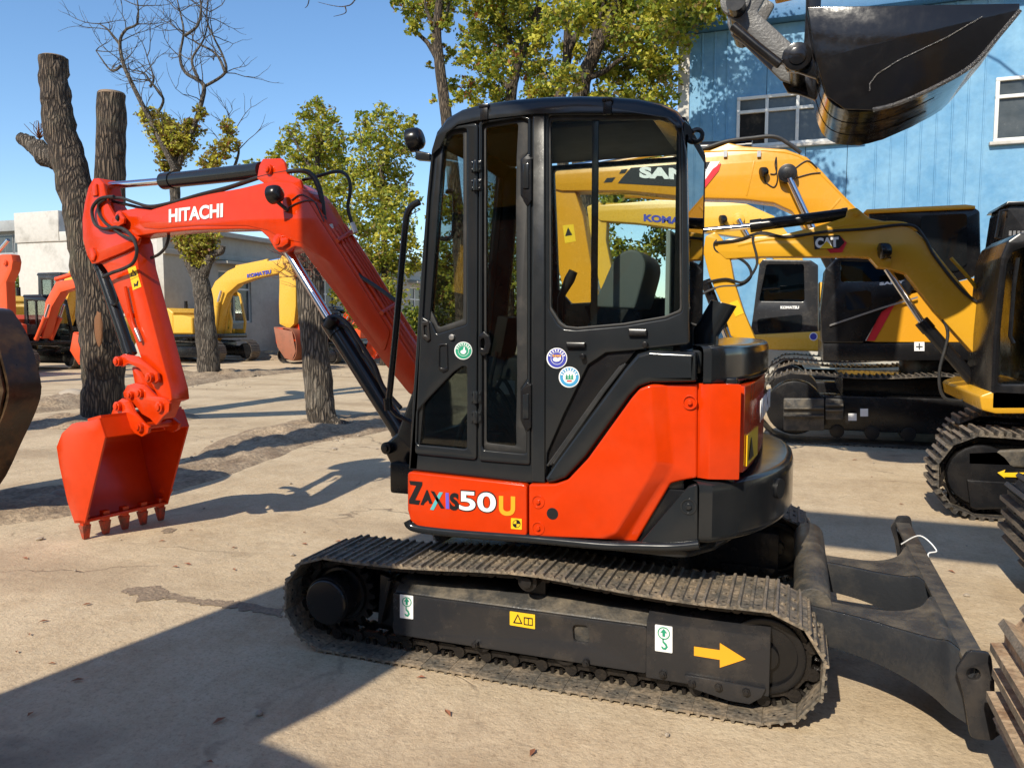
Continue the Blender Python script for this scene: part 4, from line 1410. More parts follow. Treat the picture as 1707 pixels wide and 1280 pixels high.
# hinges, latches, handle
for yy in ((268, 318), (652, 705)):
    for k in (0, 1):
        b = MB()
        y0_ = yy[0] + k * (yy[1] - yy[0]) * .62
        y1_ = y0_ + (yy[1] - yy[0]) * .38
        b.cyl(S32.at(793, y0_, -.022), S32.at(793, y1_, -.022), .012, n=10)
        b.prism([S32.at(x, y, -.019) for x, y in ((785, y0_), (802, y0_), (802, y1_), (785, y1_))], (0, .01, 0))
        for x in (787.5, 799.5):
            for t in (.2, .8):
                p = S32.at(x, y0_ + (y1_ - y0_) * t, -.02)
                b.cyl(p, p + V((0, -.006, 0)), .005, n=6)
        sub('hinge', b, GREY, CAB, .002)
for P_ in ([(867, 266), (879, 256), (886, 264), (886, 334), (879, 344), (867, 326)], [(867, 650), (879, 636), (885, 642), (885, 712), (878, 720), (867, 700)]):
    panel('lock_case', S32, P_, -.022, .02, BLACKM, CAB, .006, r=.006)
    x_, y0_, y1_ = 876, P_[0][1] + 8, P_[0][1] + 48
    b = MB(); b.prism([S32.at(x, y, -.03) for x, y in ((871, y0_), (881, y0_ - 2), (881, y1_), (871, y1_))], (0, .012, 0))
    sub('lock_cover', b, GREY, CAB, .004)
panel('door_handle', S32, [(730, 573), (746, 572), (747, 618), (738, 622), (730, 616)], -.020, -.006, BLACKM, CAB, .005, r=.012, holes=[[(733, 577), (743, 576), (744, 614), (733, 613)]])
panel('hasp', S32, [(702, 536), (714, 534), (717, 566), (712, 570), (703, 562)], -.024, -.006, CASTING, CAB, .004, r=.006, holes=[[(706, 543), (711, 542), (712, 560), (707, 558)]])
panel('hasp', S32, [(797, 560), (806, 552), (815, 560), (818, 574), (814, 588), (806, 594), (798, 588)], -.026, -.006, BLACKM, CAB, .005, r=.008, holes=[[(801, 566), (807, 563), (808, 582), (801, 580)]])
b = MB()
p = S32.at(754, 562, -.014)
b.cyl(p, p + V((0, -.012, 0)), .013, n=16)
sub('key_lock', b, STEEL, CAB, .002)
for q in ((943, 570, 975, 580), (1047, 548, 1078, 560)):
    panel('window_catch', S32, [(q[0], q[1]), (q[2], q[1] + 1), (q[2], q[3]), (q[0], q[3])], -.02, 0, BLACKM, CAB, .005, r=.004)
    b = MB()
    p = S32.at((q[0] + q[2]) / 2 + 14, q[3] + 14, 0)
    b.cyl(p, p + V((0, -.03, 0)), .012, n=12)
    sub('catch_knob', b, BLACKM, CAB, .003)
# round stickers
def round_sticker(cx, cy, r, ring, inner, W_, marks):
    decal('round_sticker', S32, circle(cx, cy, r, 36), W_, WHITE, CAB)
    panel('ring_print', S32, circle(cx, cy, r * .90, 36), W_ - .0034, W_ - .002, ring, CAB, bevel=0, holes=[circle(cx, cy, r * .62, 30)])
    decal('centre_print', S32, circle(cx, cy, r * .56, 28), W_ - .002, inner, CAB, t=.0012)
    for pts, mt in marks:
        decal('mark_print', S32, [(cx + a * r, cy + b_ * r) for a, b_ in pts], W_ - .0034, mt, CAB, t=.0012)
hand = [(-.30, .05), (-.12, -.08), (-.02, -.05), (.05, -.42), (.16, -.44), (.16, -.08), (.32, -.02), (.30, .20), (.10, .40), (-.16, .36), (-.32, .2)]
txt = [([(math.cos(a) * .66, math.sin(a) * .66), (math.cos(a + .16) * .66, math.sin(a + .16) * .66), (math.cos(a + .16) * .84, math.sin(a + .16) * .84), (math.cos(a) * .84, math.sin(a) * .84)], WHITE) for a in [math.radians(x) for x in range(195, 345, 20)]]
round_sticker(772.5, 584.5, 14.8, GREENP, GREENP, -.0145, [(hand, WHITE)] + txt)
blob = [(-.4, .05), (-.2, -.1), (.1, .0), (.35, -.15), (.4, .1), (.2, .3), (-.1, .35), (-.35, .25)]
cap_txt = [([(x, -.32), (x + .16, -.32), (x + .16, -.12), (x, -.12)], AMBER) for x in (-.42, -.2, .02, .24)]
round_sticker(928.5, 597, 17.2, BLUEP, BLUEP, -.0005, [(blob, WHITE)] + cap_txt + txt)
tree_ = lambda x: [(x, -.32), (x + .13, .0), (x + .06, .0), (x + .14, .22), (x - .14, .22), (x - .06, .0), (x - .13, .0)]
round_sticker(949, 628.5, 17.4, CYANP, WHITE, -.0005, [(tree_(-.24), GREENP), (tree_(.02), GREENP), (tree_(.28), GREENP), ([(-.25, .32), (.25, .32), (.22, .44), (-.22, .44)], REDP)] + txt)
# handrail
HR = side(3.26)
b = MB()
hp = [HR.at(*q) for q in ((699, 337), (688, 343), (680, 354), (676, 374), (670, 440), (660, 550), (650, 650), (647, 674))]
b.tube(spline(hp, 5), .0155, n=10)
b.tube([HR.at(647, 676), HR.at(662, 692), HR.at(690, 706)], .012, n=8)
b.cyl(HR.at(648, 684), HR.at(646, 664), .022, n=12)
sub('handrail', b, BLACKM, EX, 0)
# work lamp on the cab
def work_lamp(name, c, r, face, parent, stem):
    """round-backed lamp: bowl with a flat lens towards 'face'"""
    face = V(face).normalized()
    b = MB()
    a = face.orthogonal().normalized(); bb = face.cross(a)
    prof = [(-.82, .45), (-.74, .72), (-.52, .92), (-.15, 1.0), (.35, 1.04), (.5, 1.02), (.56, .94)]
    rows = []
    for d, k in prof:
        rows.append([b.bm.verts.new(V(c) + face * d * r + (a * math.cos(t) + bb * math.sin(t)) * k * r) for t in [2 * math.pi * i / 24 for i in range(24)]])
    for i in range(len(rows) - 1):
        for k in range(24):
            b.bm.faces.new((rows[i][k], rows[i][(k + 1) % 24], rows[i + 1][(k + 1) % 24], rows[i + 1][k]))
    b.bm.faces.new(rows[0][::-1]); b.bm.faces.new(rows[-1])
    o = sub(name, b, BLACKM, parent, 0)
    b = MB()
    for p, q in zip(stem[:-1], stem[1:]):
        b.cyl(p, q, .012, n=8)
    sub('bracket', b, BLACKM, o, 0)
    b = MB()
    b.cyl(V(c) + face * r * .5, V(c) + face * r * .53, r * .84, n=24)
    sub('lens', b, DGLASS, o, 0)
    return o
LP = side(3.27)
work_lamp('work_lamp', LP.at(691, 233), .052, (-1, -.05, -.2), EX, [LP.at(691, 240), LP.at(697, 256), LP.at(716, 260)])
b = MB()
b.prism([LP.at(692, 254, -.02), LP.at(716, 256, -.02), LP.at(716, 268, -.02), LP.at(692, 266, -.02)], (0, .04, 0))
sub('lamp_bracket', b, GREY, EX, .004)
# ---------------------------------------------------------------- boom, arm, bucket
DIRB = V((.985, -.174, 0)).normalized()
BF = Frame((-2.2, 4.02, 0), DIRB)                          # plane of the digging arm; its n points away
HW = .085
bo = [(192, 362), (203, 351), (225, 347), (250, 350), (300, 335), (350, 323), (400, 314), (433, 306), (460, 301), (486, 304), (513, 322), (529, 343), (541, 365), (606, 471), (660, 556), (705, 625), (712, 650), (700, 668), (680, 655), (640, 606), (592, 541), (560, 492), (529, 452), (510, 426), (502, 413), (491, 411), (478, 418), (465, 421), (457, 415), (446, 396), (433, 384), (400, 382), (320, 384), (260, 389), (215, 396), (198, 388)]
BOOM = panel('boom', BF, bo, -HW, HW, ORANGE, EX, .010, r=.02, res=2)
# welded step near the tip: recessed look from a raised side sheet
panel('boom_side_sheet', BF, [(238, 360), (252, 354), (300, 338), (360, 324), (430, 310), (462, 306), (492, 312), (512, 332), (530, 362), (592, 460), (650, 553), (640, 590), (590, 522), (548, 462), (520, 420), (500, 404), (470, 398), (446, 384), (410, 376), (330, 376), (262, 382), (240, 380), (230, 372)], -HW - .006, -HW + .01, ORANGE, BOOM, .004, r=.03)
def boss(name, px, r, fr, w, parent, mat, h=.03, rin=None):
    c = fr.at(px[0], px[1], w)
    b = MB()
    b.cyl(c - fr.n * h, c + fr.n * .02, r, n=24)
    b.cyl(c - fr.n * (h + .012), c, r * .62, n=20)
    return sub(name, b, mat, parent, .003)
for q, r in (((467, 402), .042), ((202, 363), .045)):
    boss('pin_boss', q, r, BF, -HW, BOOM, ORANGE, .02)
panel('pin_plate', BF, [(459, 404), (470, 396), (479, 397), (480, 405), (470, 412), (461, 412)], -HW - .024, -HW - .004, ORANGE, BOOM, .003, r=.012)
# cylinder bracket on the elbow
for w in (-.07, .05):
    panel('cylinder_lug', BF, [(428, 298), (432, 276), (438, 265), (468, 264), (474, 272), (478, 290), (500, 300), (505, 320), (480, 312), (440, 306)], w, w + .022, ORANGE, BOOM, .004, r=.012)
boss('pin_boss', (450, 283), .03, BF, -.07, BOOM, ORANGE, .02)
lettering('lettering', 'HITACHI', WHITE, BOOM, BF.at(282, 371.5, -HW - .007), BF.at(372, 362.5, -HW - .007), BF.at(282, 349, -HW - .007), bold=.035, lift=.002, depth=.002)
# boom lamp and its wire
c = BF.at(458, 324, -HW - .10)
o = work_lamp('boom_lamp', c, .055, (-.98, .1, -.1), BOOM, [c + V((.01, 0, -.04)), c + V((.05, .05, -.09)), BF.at(476, 351, -HW)])
b = MB()
b.tube(spline([BF.at(*q, -HW - .012) for q in ((480, 348), (492, 340), (510, 335), (523, 336), (530, 348), (540, 370))], 5), .004, n=5)
b.tube(spline([BF.at(*q, -HW - .012) for q in ((486, 334), (500, 325), (515, 330), (528, 340))], 5), .004, n=5)
sub('lamp_wire', b, RUBBER, BOOM, 0)
# arm cylinder on top
cylinder('arm_cylinder', EX, BF.at(434, 285, 0), BF.at(276, 302, 0), BF.at(166, 311, 0), .052, .026, GREY)
# arm
ao = [(155, 298), (147, 313), (141, 338), (137, 366), (138, 400), (145, 426), (153, 440), (162, 437), (170, 441), (178, 452), (187, 472), (203, 515), (222, 560), (240, 612), (252, 640), (262, 660), (276, 672), (286, 668), (284, 650), (272, 606), (258, 552), (243, 495), (230, 446), (224, 405), (216, 384), (204, 372), (195, 356), (186, 352), (178, 340), (172, 322), (169, 306), (163, 297)]
AW = .075
ARM = panel('arm', BF, ao, -AW, AW, ORANGE, EX, .008, r=.012, res=2)
# wide cheeks at the arm pivot and cylinder lugs
for w in (-AW - .028, AW + .004):
    panel('pivot_cheek', BF, [(155, 298), (147, 313), (141, 338), (137, 366), (138, 400), (145, 426), (153, 440), (163, 438), (176, 432), (205, 420), (228, 408), (232, 396), (214, 388), (205, 376), (190, 360), (178, 338), (172, 306), (164, 297)], w, w + .024, ORANGE, ARM, .005, r=.012)
for q in ((157, 314), (155, 424)):
    panel('lock_plate', BF, [(q[0] - 5, q[1] - 8), (q[0] + 3, q[1] - 8), (q[0] + 5, q[1] + 12), (q[0] - 4, q[1] + 13), (q[0] - 7, q[1])] if q[1] < 400 else [(q[0] - 8, q[1] - 9), (q[0] - 1, q[1] - 11), (q[0] + 4, q[1] + 2), (q[0] + 1, q[1] + 11), (q[0] - 5, q[1] + 10)], -AW - .042, -AW - .028, ORANGE, ARM, .003, r=.012)
panel('pivot_plate', BF, [(186, 362), (200, 356), (207, 364), (206, 372), (196, 378), (186, 372)], -HW - .05, -HW - .03, ORANGE, ARM, .004, r=.012)
boss('pivot_pin', (201, 364), .028, BF, -HW - .03, ARM, CASTING, .02)
# raised pipe along the near side of the arm, caution stickers
b = MB()
b.tube([BF.at(*q, -AW - .02) for q in ((209, 478), (216, 512), (222, 540), (229, 555))], .012, n=8)
b.box(*[tuple(min(a, b_) for a, b_ in zip(BF.at(212, 522, -AW - .03), BF.at(224, 530, -AW))), tuple(max(a, b_) for a, b_ in zip(BF.at(212, 522, -AW - .03), BF.at(224, 530, -AW)))])
sub('arm_pipe', b, ORANGE, ARM, 0)
b = MB()
b.cyl(BF.at(226, 548, -AW - .02), BF.at(235, 570, -AW - .02), .014, n=10)
sub('pipe_coupling', b, STEEL, ARM, .002)
decal('caution_sticker', BF, [(213, 448), (226, 443), (231, 460), (218, 466)], -AW - .001, STICKY, ARM, r=.003)
decal('caution_sticker', BF, [(218, 467), (231, 461), (236, 478), (222, 484)], -AW - .001, STICKY, ARM, r=.003)
panel('triangle_print', BF, [(221, 449), (228, 459), (217, 462)], -AW - .0045, -AW - .003, BLACKP, ARM, bevel=0, holes=[[(221, 452), (225.5, 458.5), (219, 460)]])
decal('figure_print', BF, [(223, 472), (227, 474), (229, 468), (231, 468), (230, 477), (226, 477), (224, 479)], -AW - .003, BLACKP, ARM, t=.0012)
# bucket cylinder in front of the arm
cylinder('bucket_cylinder', EX, BF.at(168, 446, 0), BF.at(216, 588, 0), BF.at(206, 603, 0), .045, .024, GREY)
b = MB()
b.tube(spline([BF.at(*q, -.03) for q in ((170, 462), (176, 486), (182, 505), (192, 508), (196, 497), (190, 478), (184, 466))], 5), .010, n=8)
b.cyl(BF.at(160, 434, 0), BF.at(178, 482, 0), .036, n=16)
sub('cylinder_end', b, BLACKM, EX, 0)
# linkage
for w in (-.115, .093):
    panel('bucket_lever', BF, [(196, 596), (206, 590), (228, 594), (246, 608), (262, 622), (264, 634), (256, 640), (246, 634), (232, 614), (214, 606), (202, 612)], w, w + .022, ORANGE, EX, .004, r=.012)
panel('bucket_link', BF, [(219, 612), (232, 612), (250, 650), (252, 668), (234, 664), (224, 640)], -.06, .06, ORANGE, EX, .008, r=.012)
for q, r in (((200, 602), .036), ((253, 629), .036)):
    boss('link_pin', q, r, BF, -.115, EX, ORANGE, .03)
for w in (-.10, .075):
    panel('coupler_plate', BF, [(205, 654), (212, 642), (226, 638), (241, 642), (258, 660), (275, 664), (282, 672), (281, 686), (272, 694), (260, 709), (250, 698), (236, 690), (222, 672), (206, 662)], w, w + .025, ORANGE, EX, .005, r=.01)
for q, r in (((235, 655), .034), ((220, 658), .026), ((268, 678), .04)):
    boss('coupler_pin', q, r, BF, -.10, EX, ORANGE, .022)
b = MB()
b.prism([BF.at(*q, -.075) for q in ((215, 650), (240, 650), (272, 672), (262, 700), (240, 688))], BF.n * .15)
sub('coupler_core', b, ORANGE, EX, .006)
# bucket
BW0, BW1 = -.345, .345
bp = [(165, 697), (175, 729), (141, 872), (124, 872), (112, 836), (99, 778), (94, 745), (103, 722), (120, 706), (143, 703)]
q2 = pxs(BF, bp, BW0)
BK = link('bucket', plate(BF, [q2], BW0, BW0 + .016, .003), ORANGE, EX)
link('side_plate', plate(BF, [q2], BW1 - .016, BW1, .003), ORANGE, BK)
b = MB()
sh = spline([q2[i] for i in (0, 9, 8, 7, 6, 5, 4, 3)], 5)
b.strip(BF, sh, BW0 + .016, BW1 - .016, .016)
sub('shell', b, ORANGE, BK, 0)
b = MB()
b.strip(BF, [q2[0], (q2[0][0] * .5 + q2[1][0] * .5, q2[0][1] * .5 + q2[1][1] * .5), q2[1]], BW0 + .016, BW1 - .016, -.03)
b.strip(BF, [q2[0], q2[9]], BW0 + .016, BW1 - .016, -.02)
sub('top_bar', b, ORANGE, BK, 0)
b = MB()
b.strip(BF, [q2[3], q2[2]], BW0, BW1, .022)
sub('cutting_lip', b, ORANGE, BK, .003)
lip = ((q2[2][0] + q2[3][0]) / 2, q2[2][1])
TOOTHM = paint('scuffed_orange_teeth', (0.62, 0.055, 0.012, 1), .5, dirt=.9, scale=16, dirtcol=(0.13, 0.07, 0.045, 1), lo=.36, hi=.62, bump=.3)
for i in range(5):
    w = BW0 + .035 + i * (BW1 - BW0 - .07) / 4
    b = MB()
    u, v = lip[0] + .005, lip[1]
    b.prism([BF.pt(u - .022, v + .05, w - .026), BF.pt(u + .03, v + .05, w - .026), BF.pt(u + .026, v - .03, w - .026), BF.pt(u - .02, v - .03, w - .026)], BF.n * .052)
    sub('tooth_adapter', b, ORANGE, BK, .004)
    b = MB()
    top = [BF.pt(u + a * .03, v - .025, w + s * .034) for a, s in ((-1, -1), (1, -1), (1, 1), (-1, 1))]
    bot = [BF.pt(u + .008 + a * .012, max(v - .145, .004), w + s * .022) for a, s in ((-1, -1), (1, -1), (1, 1), (-1, 1))]
    A = [b.bm.verts.new(p) for p in top]; B_ = [b.bm.verts.new(p) for p in bot]
    b.bm.faces.new(A); b.bm.faces.new(B_[::-1])
    for k in range(4):
        b.bm.faces.new((A[k], A[(k + 1) % 4], B_[(k + 1) % 4], B_[k]))
    sub('tooth', b, TOOTHM, BK, .004)
b = MB()
b.cyl(BF.pt(lip[0] - .01, lip[1] + .12, BW1), BF.pt(lip[0] + .05, lip[1] + .08, BW1 + .03), .04, n=14)
sub('side_cutter', b, ORANGE, BK, .006)
for w in (-.135, .111):                                   # ears on the bucket
    ear = pxs(BF, [(185, 690), (192, 672), (203, 664), (214, 668), (224, 688), (238, 704), (248, 712), (246, 722), (236, 728), (224, 722), (210, 704), (186, 706)], -.135)
    link('bucket_ear', plate(BF, [rnd(ear, .012)], w, w + .024, .004), ORANGE, BK)
for q, r in (((199, 677), .036), ((235, 711), .036)):
    boss('bucket_pin', q, r, BF, -.135, BK, ORANGE, .026)
for q in ((199, 677), (235, 711)):
    b = MB()
    u, v = BF.px(*q, -.135)
    b.cyl(BF.pt(u, v, -.135), BF.pt(u, v, .135), .026, n=14)
    sub('pin_bar', b, ORANGE, BK, 0)
# boom cylinder
cylinder('boom_cylinder', EX, BF.at(672, 724, 0), BF.at(553, 538, 0), BF.at(474, 410, 0), .058, .030, GREY)
b = MB()
b.tube(spline([BF.at(*q, -.06) for q in ((548, 532), (562, 528), (580, 540), (600, 570), (612, 590), (625, 610), (636, 640), (650, 660), (668, 680))], 4), .014, n=8)
b.tube(spline([BF.at(*q, -.02) for q in ((556, 540), (575, 545), (592, 566), (604, 592), (616, 604), (640, 650), (660, 690))], 4), .012, n=8)
b.cyl(BF.at(546, 545, -.075), BF.at(554, 530, -.075), .03, n=14)
sub('cylinder_hoses', b, RUBBER, EX, 0)
# swing post
panel('swing_post', BF, [(636, 746), (642, 738), (660, 722), (672, 690), (690, 640), (700, 628), (716, 640), (720, 700), (722, 780), (700, 806), (668, 806), (652, 778)], -.11, .11, BLACKM, EX, .02, r=.02, res=2, holes=[[(676, 768), (684, 752), (690, 770), (686, 790)]])
boss('swing_pin', (648, 746), .035, BF, -.11, EX, CASTING, .03)
b = MB()
b.box((-2.16, 3.86, .62), (-1.64, 4.3, .80))
sub('swing_bracket', b, BLACKM, EX, .02)
# pipes along the back of the boom
for k, (w, dx, dy) in enumerate(((-.06, 4, -3), (-.025, 8, -6), (.015, 11, -9), (.05, 15, -11), (.075, 22, -10))):
    b = MB()
    b.tube([BF.at(x + dx, y + dy, w) for x, y in ((552, 385), (600, 458), (650, 540), (694, 610))], .012, n=8)
    sub('hydraulic_pipe', b, ORANGE, BOOM, 0)
b = MB()
for q in ((566, 400), (640, 520)):
    p0_, p1_ = BF.at(q[0] - 4, q[1] + 2, -.10), BF.at(q[0] + 22, q[1] - 14, .08)
    b.cyl(p0_, p1_, .014, n=8)
sub('pipe_clamp', b, ORANGE, BOOM, 0)
b = MB()
b.tube(spline([BF.at(*q, -.06) for q in ((175, 332), (200, 330), (225, 338), (250, 344), (285, 338), (330, 325), (380, 312), (430, 296), (470, 287), (505, 284), (522, 292), (533, 312), (539, 340), (541, 362))], 5), .011, n=8)
b.tube(spline([BF.at(*q, -.02) for q in ((182, 334), (215, 342), (250, 348), (300, 337), (350, 324), (400, 308), (450, 292), (495, 286), (515, 290), (528, 308), (536, 335), (545, 375), (570, 410), (600, 455))], 5), .011, n=8)
b.tube(spline([BF.at(*q, .05) for q in ((505, 300), (530, 294), (555, 287), (572, 288), (582, 300), (584, 320), (580, 345), (586, 370), (592, 384))], 5), .011, n=8)
b.tube(spline([BF.at(*q, -.07) for q in ((541, 362), (552, 400), (575, 430), (598, 458), (630, 480), (665, 505))], 5), .012, n=8)
b.tube(spline([BF.at(*q, -.13) for q in ((190, 328), (168, 331), (155, 345), (154, 360), (160, 375), (175, 382), (195, 379), (212, 386), (224, 402), (228, 420), (222, 438), (206, 448), (186, 455), (172, 462))], 5), .0125, n=8)
b.tube(spline([BF.at(*q, -.12) for q in ((176, 332), (165, 340), (165, 356), (174, 370), (184, 378), (204, 392), (222, 400))], 5), .011, n=8)
b.tube(spline([BF.at(*q, .02) for q in ((252, 430), (265, 424), (276, 412), (281, 396), (280, 386))], 5), .011, n=8)
sub('hydraulic_hoses', b, RUBBER, EX, 0)
b = MB()
for q, r_ in (((551, 375), (556, 392)), ((587, 372), (593, 388)), ((203, 455), (203, 466))):
    b.cyl(BF.at(*q, -.06), BF.at(*r_, -.06), .015, n=8)
sub('hose_fittings', b, STEEL, EX, 0)
# ================================================================== other machines
CABPANE = paint('black_cab_pane', (.006, .007, .008, 1), .06, dirt=.10, scale=3, dirtcol=(.09, .09, .085, 1), lo=.45, hi=.8, dirt_rough=.3)
def gen_bucket(parent, fr, prof, mouth, w0, w1, mat, teeth=0, t=.025, name='bucket'):
    """prof: closed side outline, mouth: (i, j) indices of the two lip corners; walls follow i -> ... -> j the long way"""
    i, j = mouth
    n = len(prof)
    o = link(name, plate(fr, [prof], w0, w0 + t, .004), mat, parent)
    link('side_plate', plate(fr, [prof], w1 - t, w1, .004), mat, o)
    idx = []
    k = j
    while True:
        idx.append(k)
        if k == i: break
        k = (k + 1) % n
    sh = spline([prof[q] for q in idx], 4)
    b = MB()
    b.strip(fr, sh, w0 + t, w1 - t, t)
    b.build('shell', mat, o, 0)
    return o
def cab_box(parent, fr, out, holes, w0, w1, mat, pane=None, name='cab'):
    """cab with real openings: near and far side walls, front/rear/roof sheets and panes"""
    n = len(out)
    o = link(name, plate(fr, [rnd(out, .05)] + [rnd(h, .04) for h in holes], w0, w0 + .06, .01), mat, parent)
    link('far_side', plate(fr, [rnd(out, .05)] + [rnd(h, .04) for h in holes], w1 - .06, w1, .01), mat, o)
    for h in holes:
        link('window_pane', plate(fr, [h], w0 + .02, w0 + .03), pane or GLASS, o)
        link('window_pane', plate(fr, [h], w1 - .03, w1 - .02), pane or GLASS, o)
    return o
def hood(parent, name, pts, w0, w1, fr, mat, bevel=.05):
    return link(name, plate(fr, [rnd(pts, .04)], w0, w1, bevel, 2), mat, parent)
def excavator(name, label, ox, oy, fx, s, mat, mats, opt, group='parked excavators'):
    """generic crawler excavator lying along X. local x forward, z up; cab on its own left"""
    dark, shoe_m = mats
    T = thing(name, label, 'excavator', (ox, oy, 0), group)
    fr = Frame((ox, oy, 0), (fx, 0, 0))                    # u = forward, w = away from the viewer
    P = lambda *pts: [(x * s, z * s) for x, z in pts]
    tl = opt.get('tl', 1.45) * s
    R = .40 * s
    for sg in (-1, 1):
        y0 = oy + sg * 1.0 * s - .27 * s
        b = MB()
        b.box((ox - tl, y0 + .12 * s, .22 * s), (ox + tl, y0 + .42 * s, .62 * s))
        b.cyl((ox - tl, y0 + .05 * s, R + .02), (ox - tl, y0 + .48 * s, R + .02), .26 * s, n=20)
        b.cyl((ox + tl, y0 + .08 * s, R + .02), (ox + tl, y0 + .46 * s, R + .02), .31 * s, n=20)
        f = b.build('track_frame', dark, T, .02)
        track(f, y0, .54 * s, ox - tl, ox + tl, R + .03, R + .03, R, opt.get('shoes', 40), shoe_m, sag=.03 * s, gh=.03 * s, links=False)
    b = MB()
    b.box((ox - 1.0 * s, oy - .9 * s, .55 * s), (ox + 1.0 * s, oy + .9 * s, .8 * s))
    b.cyl((ox, oy, .78 * s), (ox, oy, .98 * s), .55 * s, n=28)
    b.build('centre_frame', dark, T, .02)
    hood(T, 'deck', P((-1.5, .95), (1.3, .95), (1.3, 1.12), (-1.5, 1.12)), -1.2 * s, 1.2 * s, fr, dark)
    cs = -1 if fx < 0 else 1                               # side of the cab in w
    cw = (-1.22 * s, -.30 * s) if cs < 0 else (.30 * s, 1.22 * s)
    ow = (.25 * s, 1.22 * s) if cs < 0 else (-1.22 * s, -.25 * s)
    hood(T, 'counterweight', P((-2.0, 1.02), (-1.45, .98), (-1.45, 1.95), (-1.9, 1.92), (-2.05, 1.5)), -1.2 * s, 1.2 * s, fr, opt.get('cwm', mat))
    hood(T, 'engine_hood', P((-1.45, 1.12), (-.25, 1.12), (-.25, 1.95), (-.5, 2.12), (-1.35, 2.1), (-1.45, 2.0)), -1.18 * s, 1.18 * s, fr, mat)
    hood(T, 'tank_box', P((-.25, 1.12), (.7, 1.12), (.7, 1.75), (.2, 1.85), (-.25, 1.85)), ow[0], ow[1], fr, mat)
    b = MB()
    b.cyl(fr.pt(-.7 * s, 2.0 * s, 0), fr.pt(-.7 * s, 2.42 * s, 0), .07 * s, n=14)
    b.build('exhaust_pipe', dark, T, 0)
    out = P((-.2, 1.12), (1.2, 1.12), (1.28, 1.6), (1.05, 2.7), (.85, 2.82), (-.15, 2.82))
    h1 = P((.0, 1.75), (.42, 1.75), (.42, 2.66), (.0, 2.66))
    h2 = P((.5, 1.3), (1.14, 1.3), (1.18, 1.62), (.96, 2.64), (.5, 2.66))
    cabm = opt.get('cabm', dark)
    c = cab_box(T, fr, out, [h1, h2], cw[0], cw[1], cabm, opt.get('pane'))
    hood(c, 'roof', P((-.22, 2.8), (.9, 2.8), (.84, 2.90), (-.16, 2.90)), cw[0] - .01, cw[1] + .01, fr, opt.get('roofm', cabm), .03)
    b = MB()
    for w in (cw[0] + .03, cw[1] - .09):
        b.prism([fr.pt(*q, w) for q in P((1.2, 1.12), (1.28, 1.6), (1.05, 2.7), (.98, 2.7), (1.2, 1.6), (1.12, 1.12))], fr.n * .06)
    b.build('front_post', cabm, c, 0)
    b = MB()
    b.prism([fr.pt(*q, cw[0] + .08) for q in P((-.2, 1.12), (-.14, 1.12), (-.12, 2.8), (-.18, 2.8))], fr.n * (cw[1] - cw[0] - .16))
    b.build('rear_sheet', cabm, c, 0)
    b = MB()
    b.prism([fr.pt(*q, cw[0] + .3 * s) for q in P((.05, 1.15), (.5, 1.15), (.5, 1.5), (.2, 1.55), (.1, 2.15), (-.02, 2.15))], fr.n * .42 * s)
    b.build('seat', SEATM, c, .03)
    # boom, arm and bucket
    if 'boom' in opt:
        bw = .19 * s
        bm_ = link('boom', plate(fr, [rnd([(x * s, z * s) for x, z in opt['boom']], .08 * s)], -bw, bw, .015, 1), mat, T)
        am = link('arm', plate(fr, [rnd([(x * s, z * s) for x, z in opt['arm']], .05 * s)], -bw * .8, bw * .8, .012, 1), mat, T)
        for nm, a, b_, c_, r in opt['rams']:
            a, b_, c_ = [fr.pt(q[0] * s, q[1] * s, 0) for q in (a, b_, c_)]
            if nm == 'boom_cylinder':
                for w in (-bw - .12 * s, bw + .12 * s):
                    cylinder(nm, T, a + fr.n * w, b_ + fr.n * w, c_ + fr.n * w, r * s, r * s * .55, opt.get('ramm', mat))
            else:
                cylinder(nm, T, a, b_, c_, r * s, r * s * .55, opt.get('ramm', mat))
        if 'bucket' in opt:
            gen_bucket(T, fr, [(x * s, z * s) for x, z in opt['bucket'][0]], opt['bucket'][1], -.5 * s, .5 * s, opt.get('bkm', mat))
        return T, fr, bm_
    return T, fr, None
# --- pale yellow excavator parked by the workshop (faces right)
FK = Frame((-22.4, 24.9, 0), (1, 0, 0))
def loc(fr, pts, s=1.0, w=0.0):
    return [(fr.px(x, y, w)[0] / s, fr.px(x, y, w)[1] / s) for x, y in pts]
RUSTB = paint('rusty_bucket_steel', (.30, .11, .06, 1), .6, dirt=.7, scale=3, dirtcol=(.16, .08, .05, 1), bump=.3)
optK = dict(boom=loc(FK, [(352, 566), (350, 520), (353, 492), (364, 470), (385, 452), (410, 441), (440, 437), (468, 434), (481, 438), (480, 447), (468, 456), (430, 464), (402, 474), (384, 490), (374, 515), (368, 560), (360, 572)]),
            arm=loc(FK, [(468, 436), (476, 424), (488, 440), (497, 470), (497, 510), (494, 540), (486, 548), (470, 540), (469, 505), (470, 470)]),
            rams=[('arm_cylinder', loc(FK, [(396, 446)])[0], loc(FK, [(447, 436)])[0], loc(FK, [(478, 430)])[0], .09),
                  ('boom_cylinder', loc(FK, [(366, 560)])[0], loc(FK, [(372, 505)])[0], loc(FK, [(378, 485)])[0], .09),
                  ('bucket_cylinder', loc(FK, [(492, 470)])[0], loc(FK, [(489, 520)])[0], loc(FK, [(484, 545)])[0], .07)],
            bucket=(loc(FK, [(470, 546), (500, 552), (506, 585), (500, 600), (488, 596), (476, 578)]), (3, 0)), bkm=RUSTB, cabm=YELK, ramm=YELK)
GREYCAB = paint('dark_grey_cab', (.022, .023, .025, 1), .25, dirt=.1)
TK, fK, bK = excavator('excavator', 'pale yellow excavator with rusty bucket parked against the grey workshop', -22.4, 24.9, 1, 1.0, YELK, (BLACKM, DARKSHOE), optK)
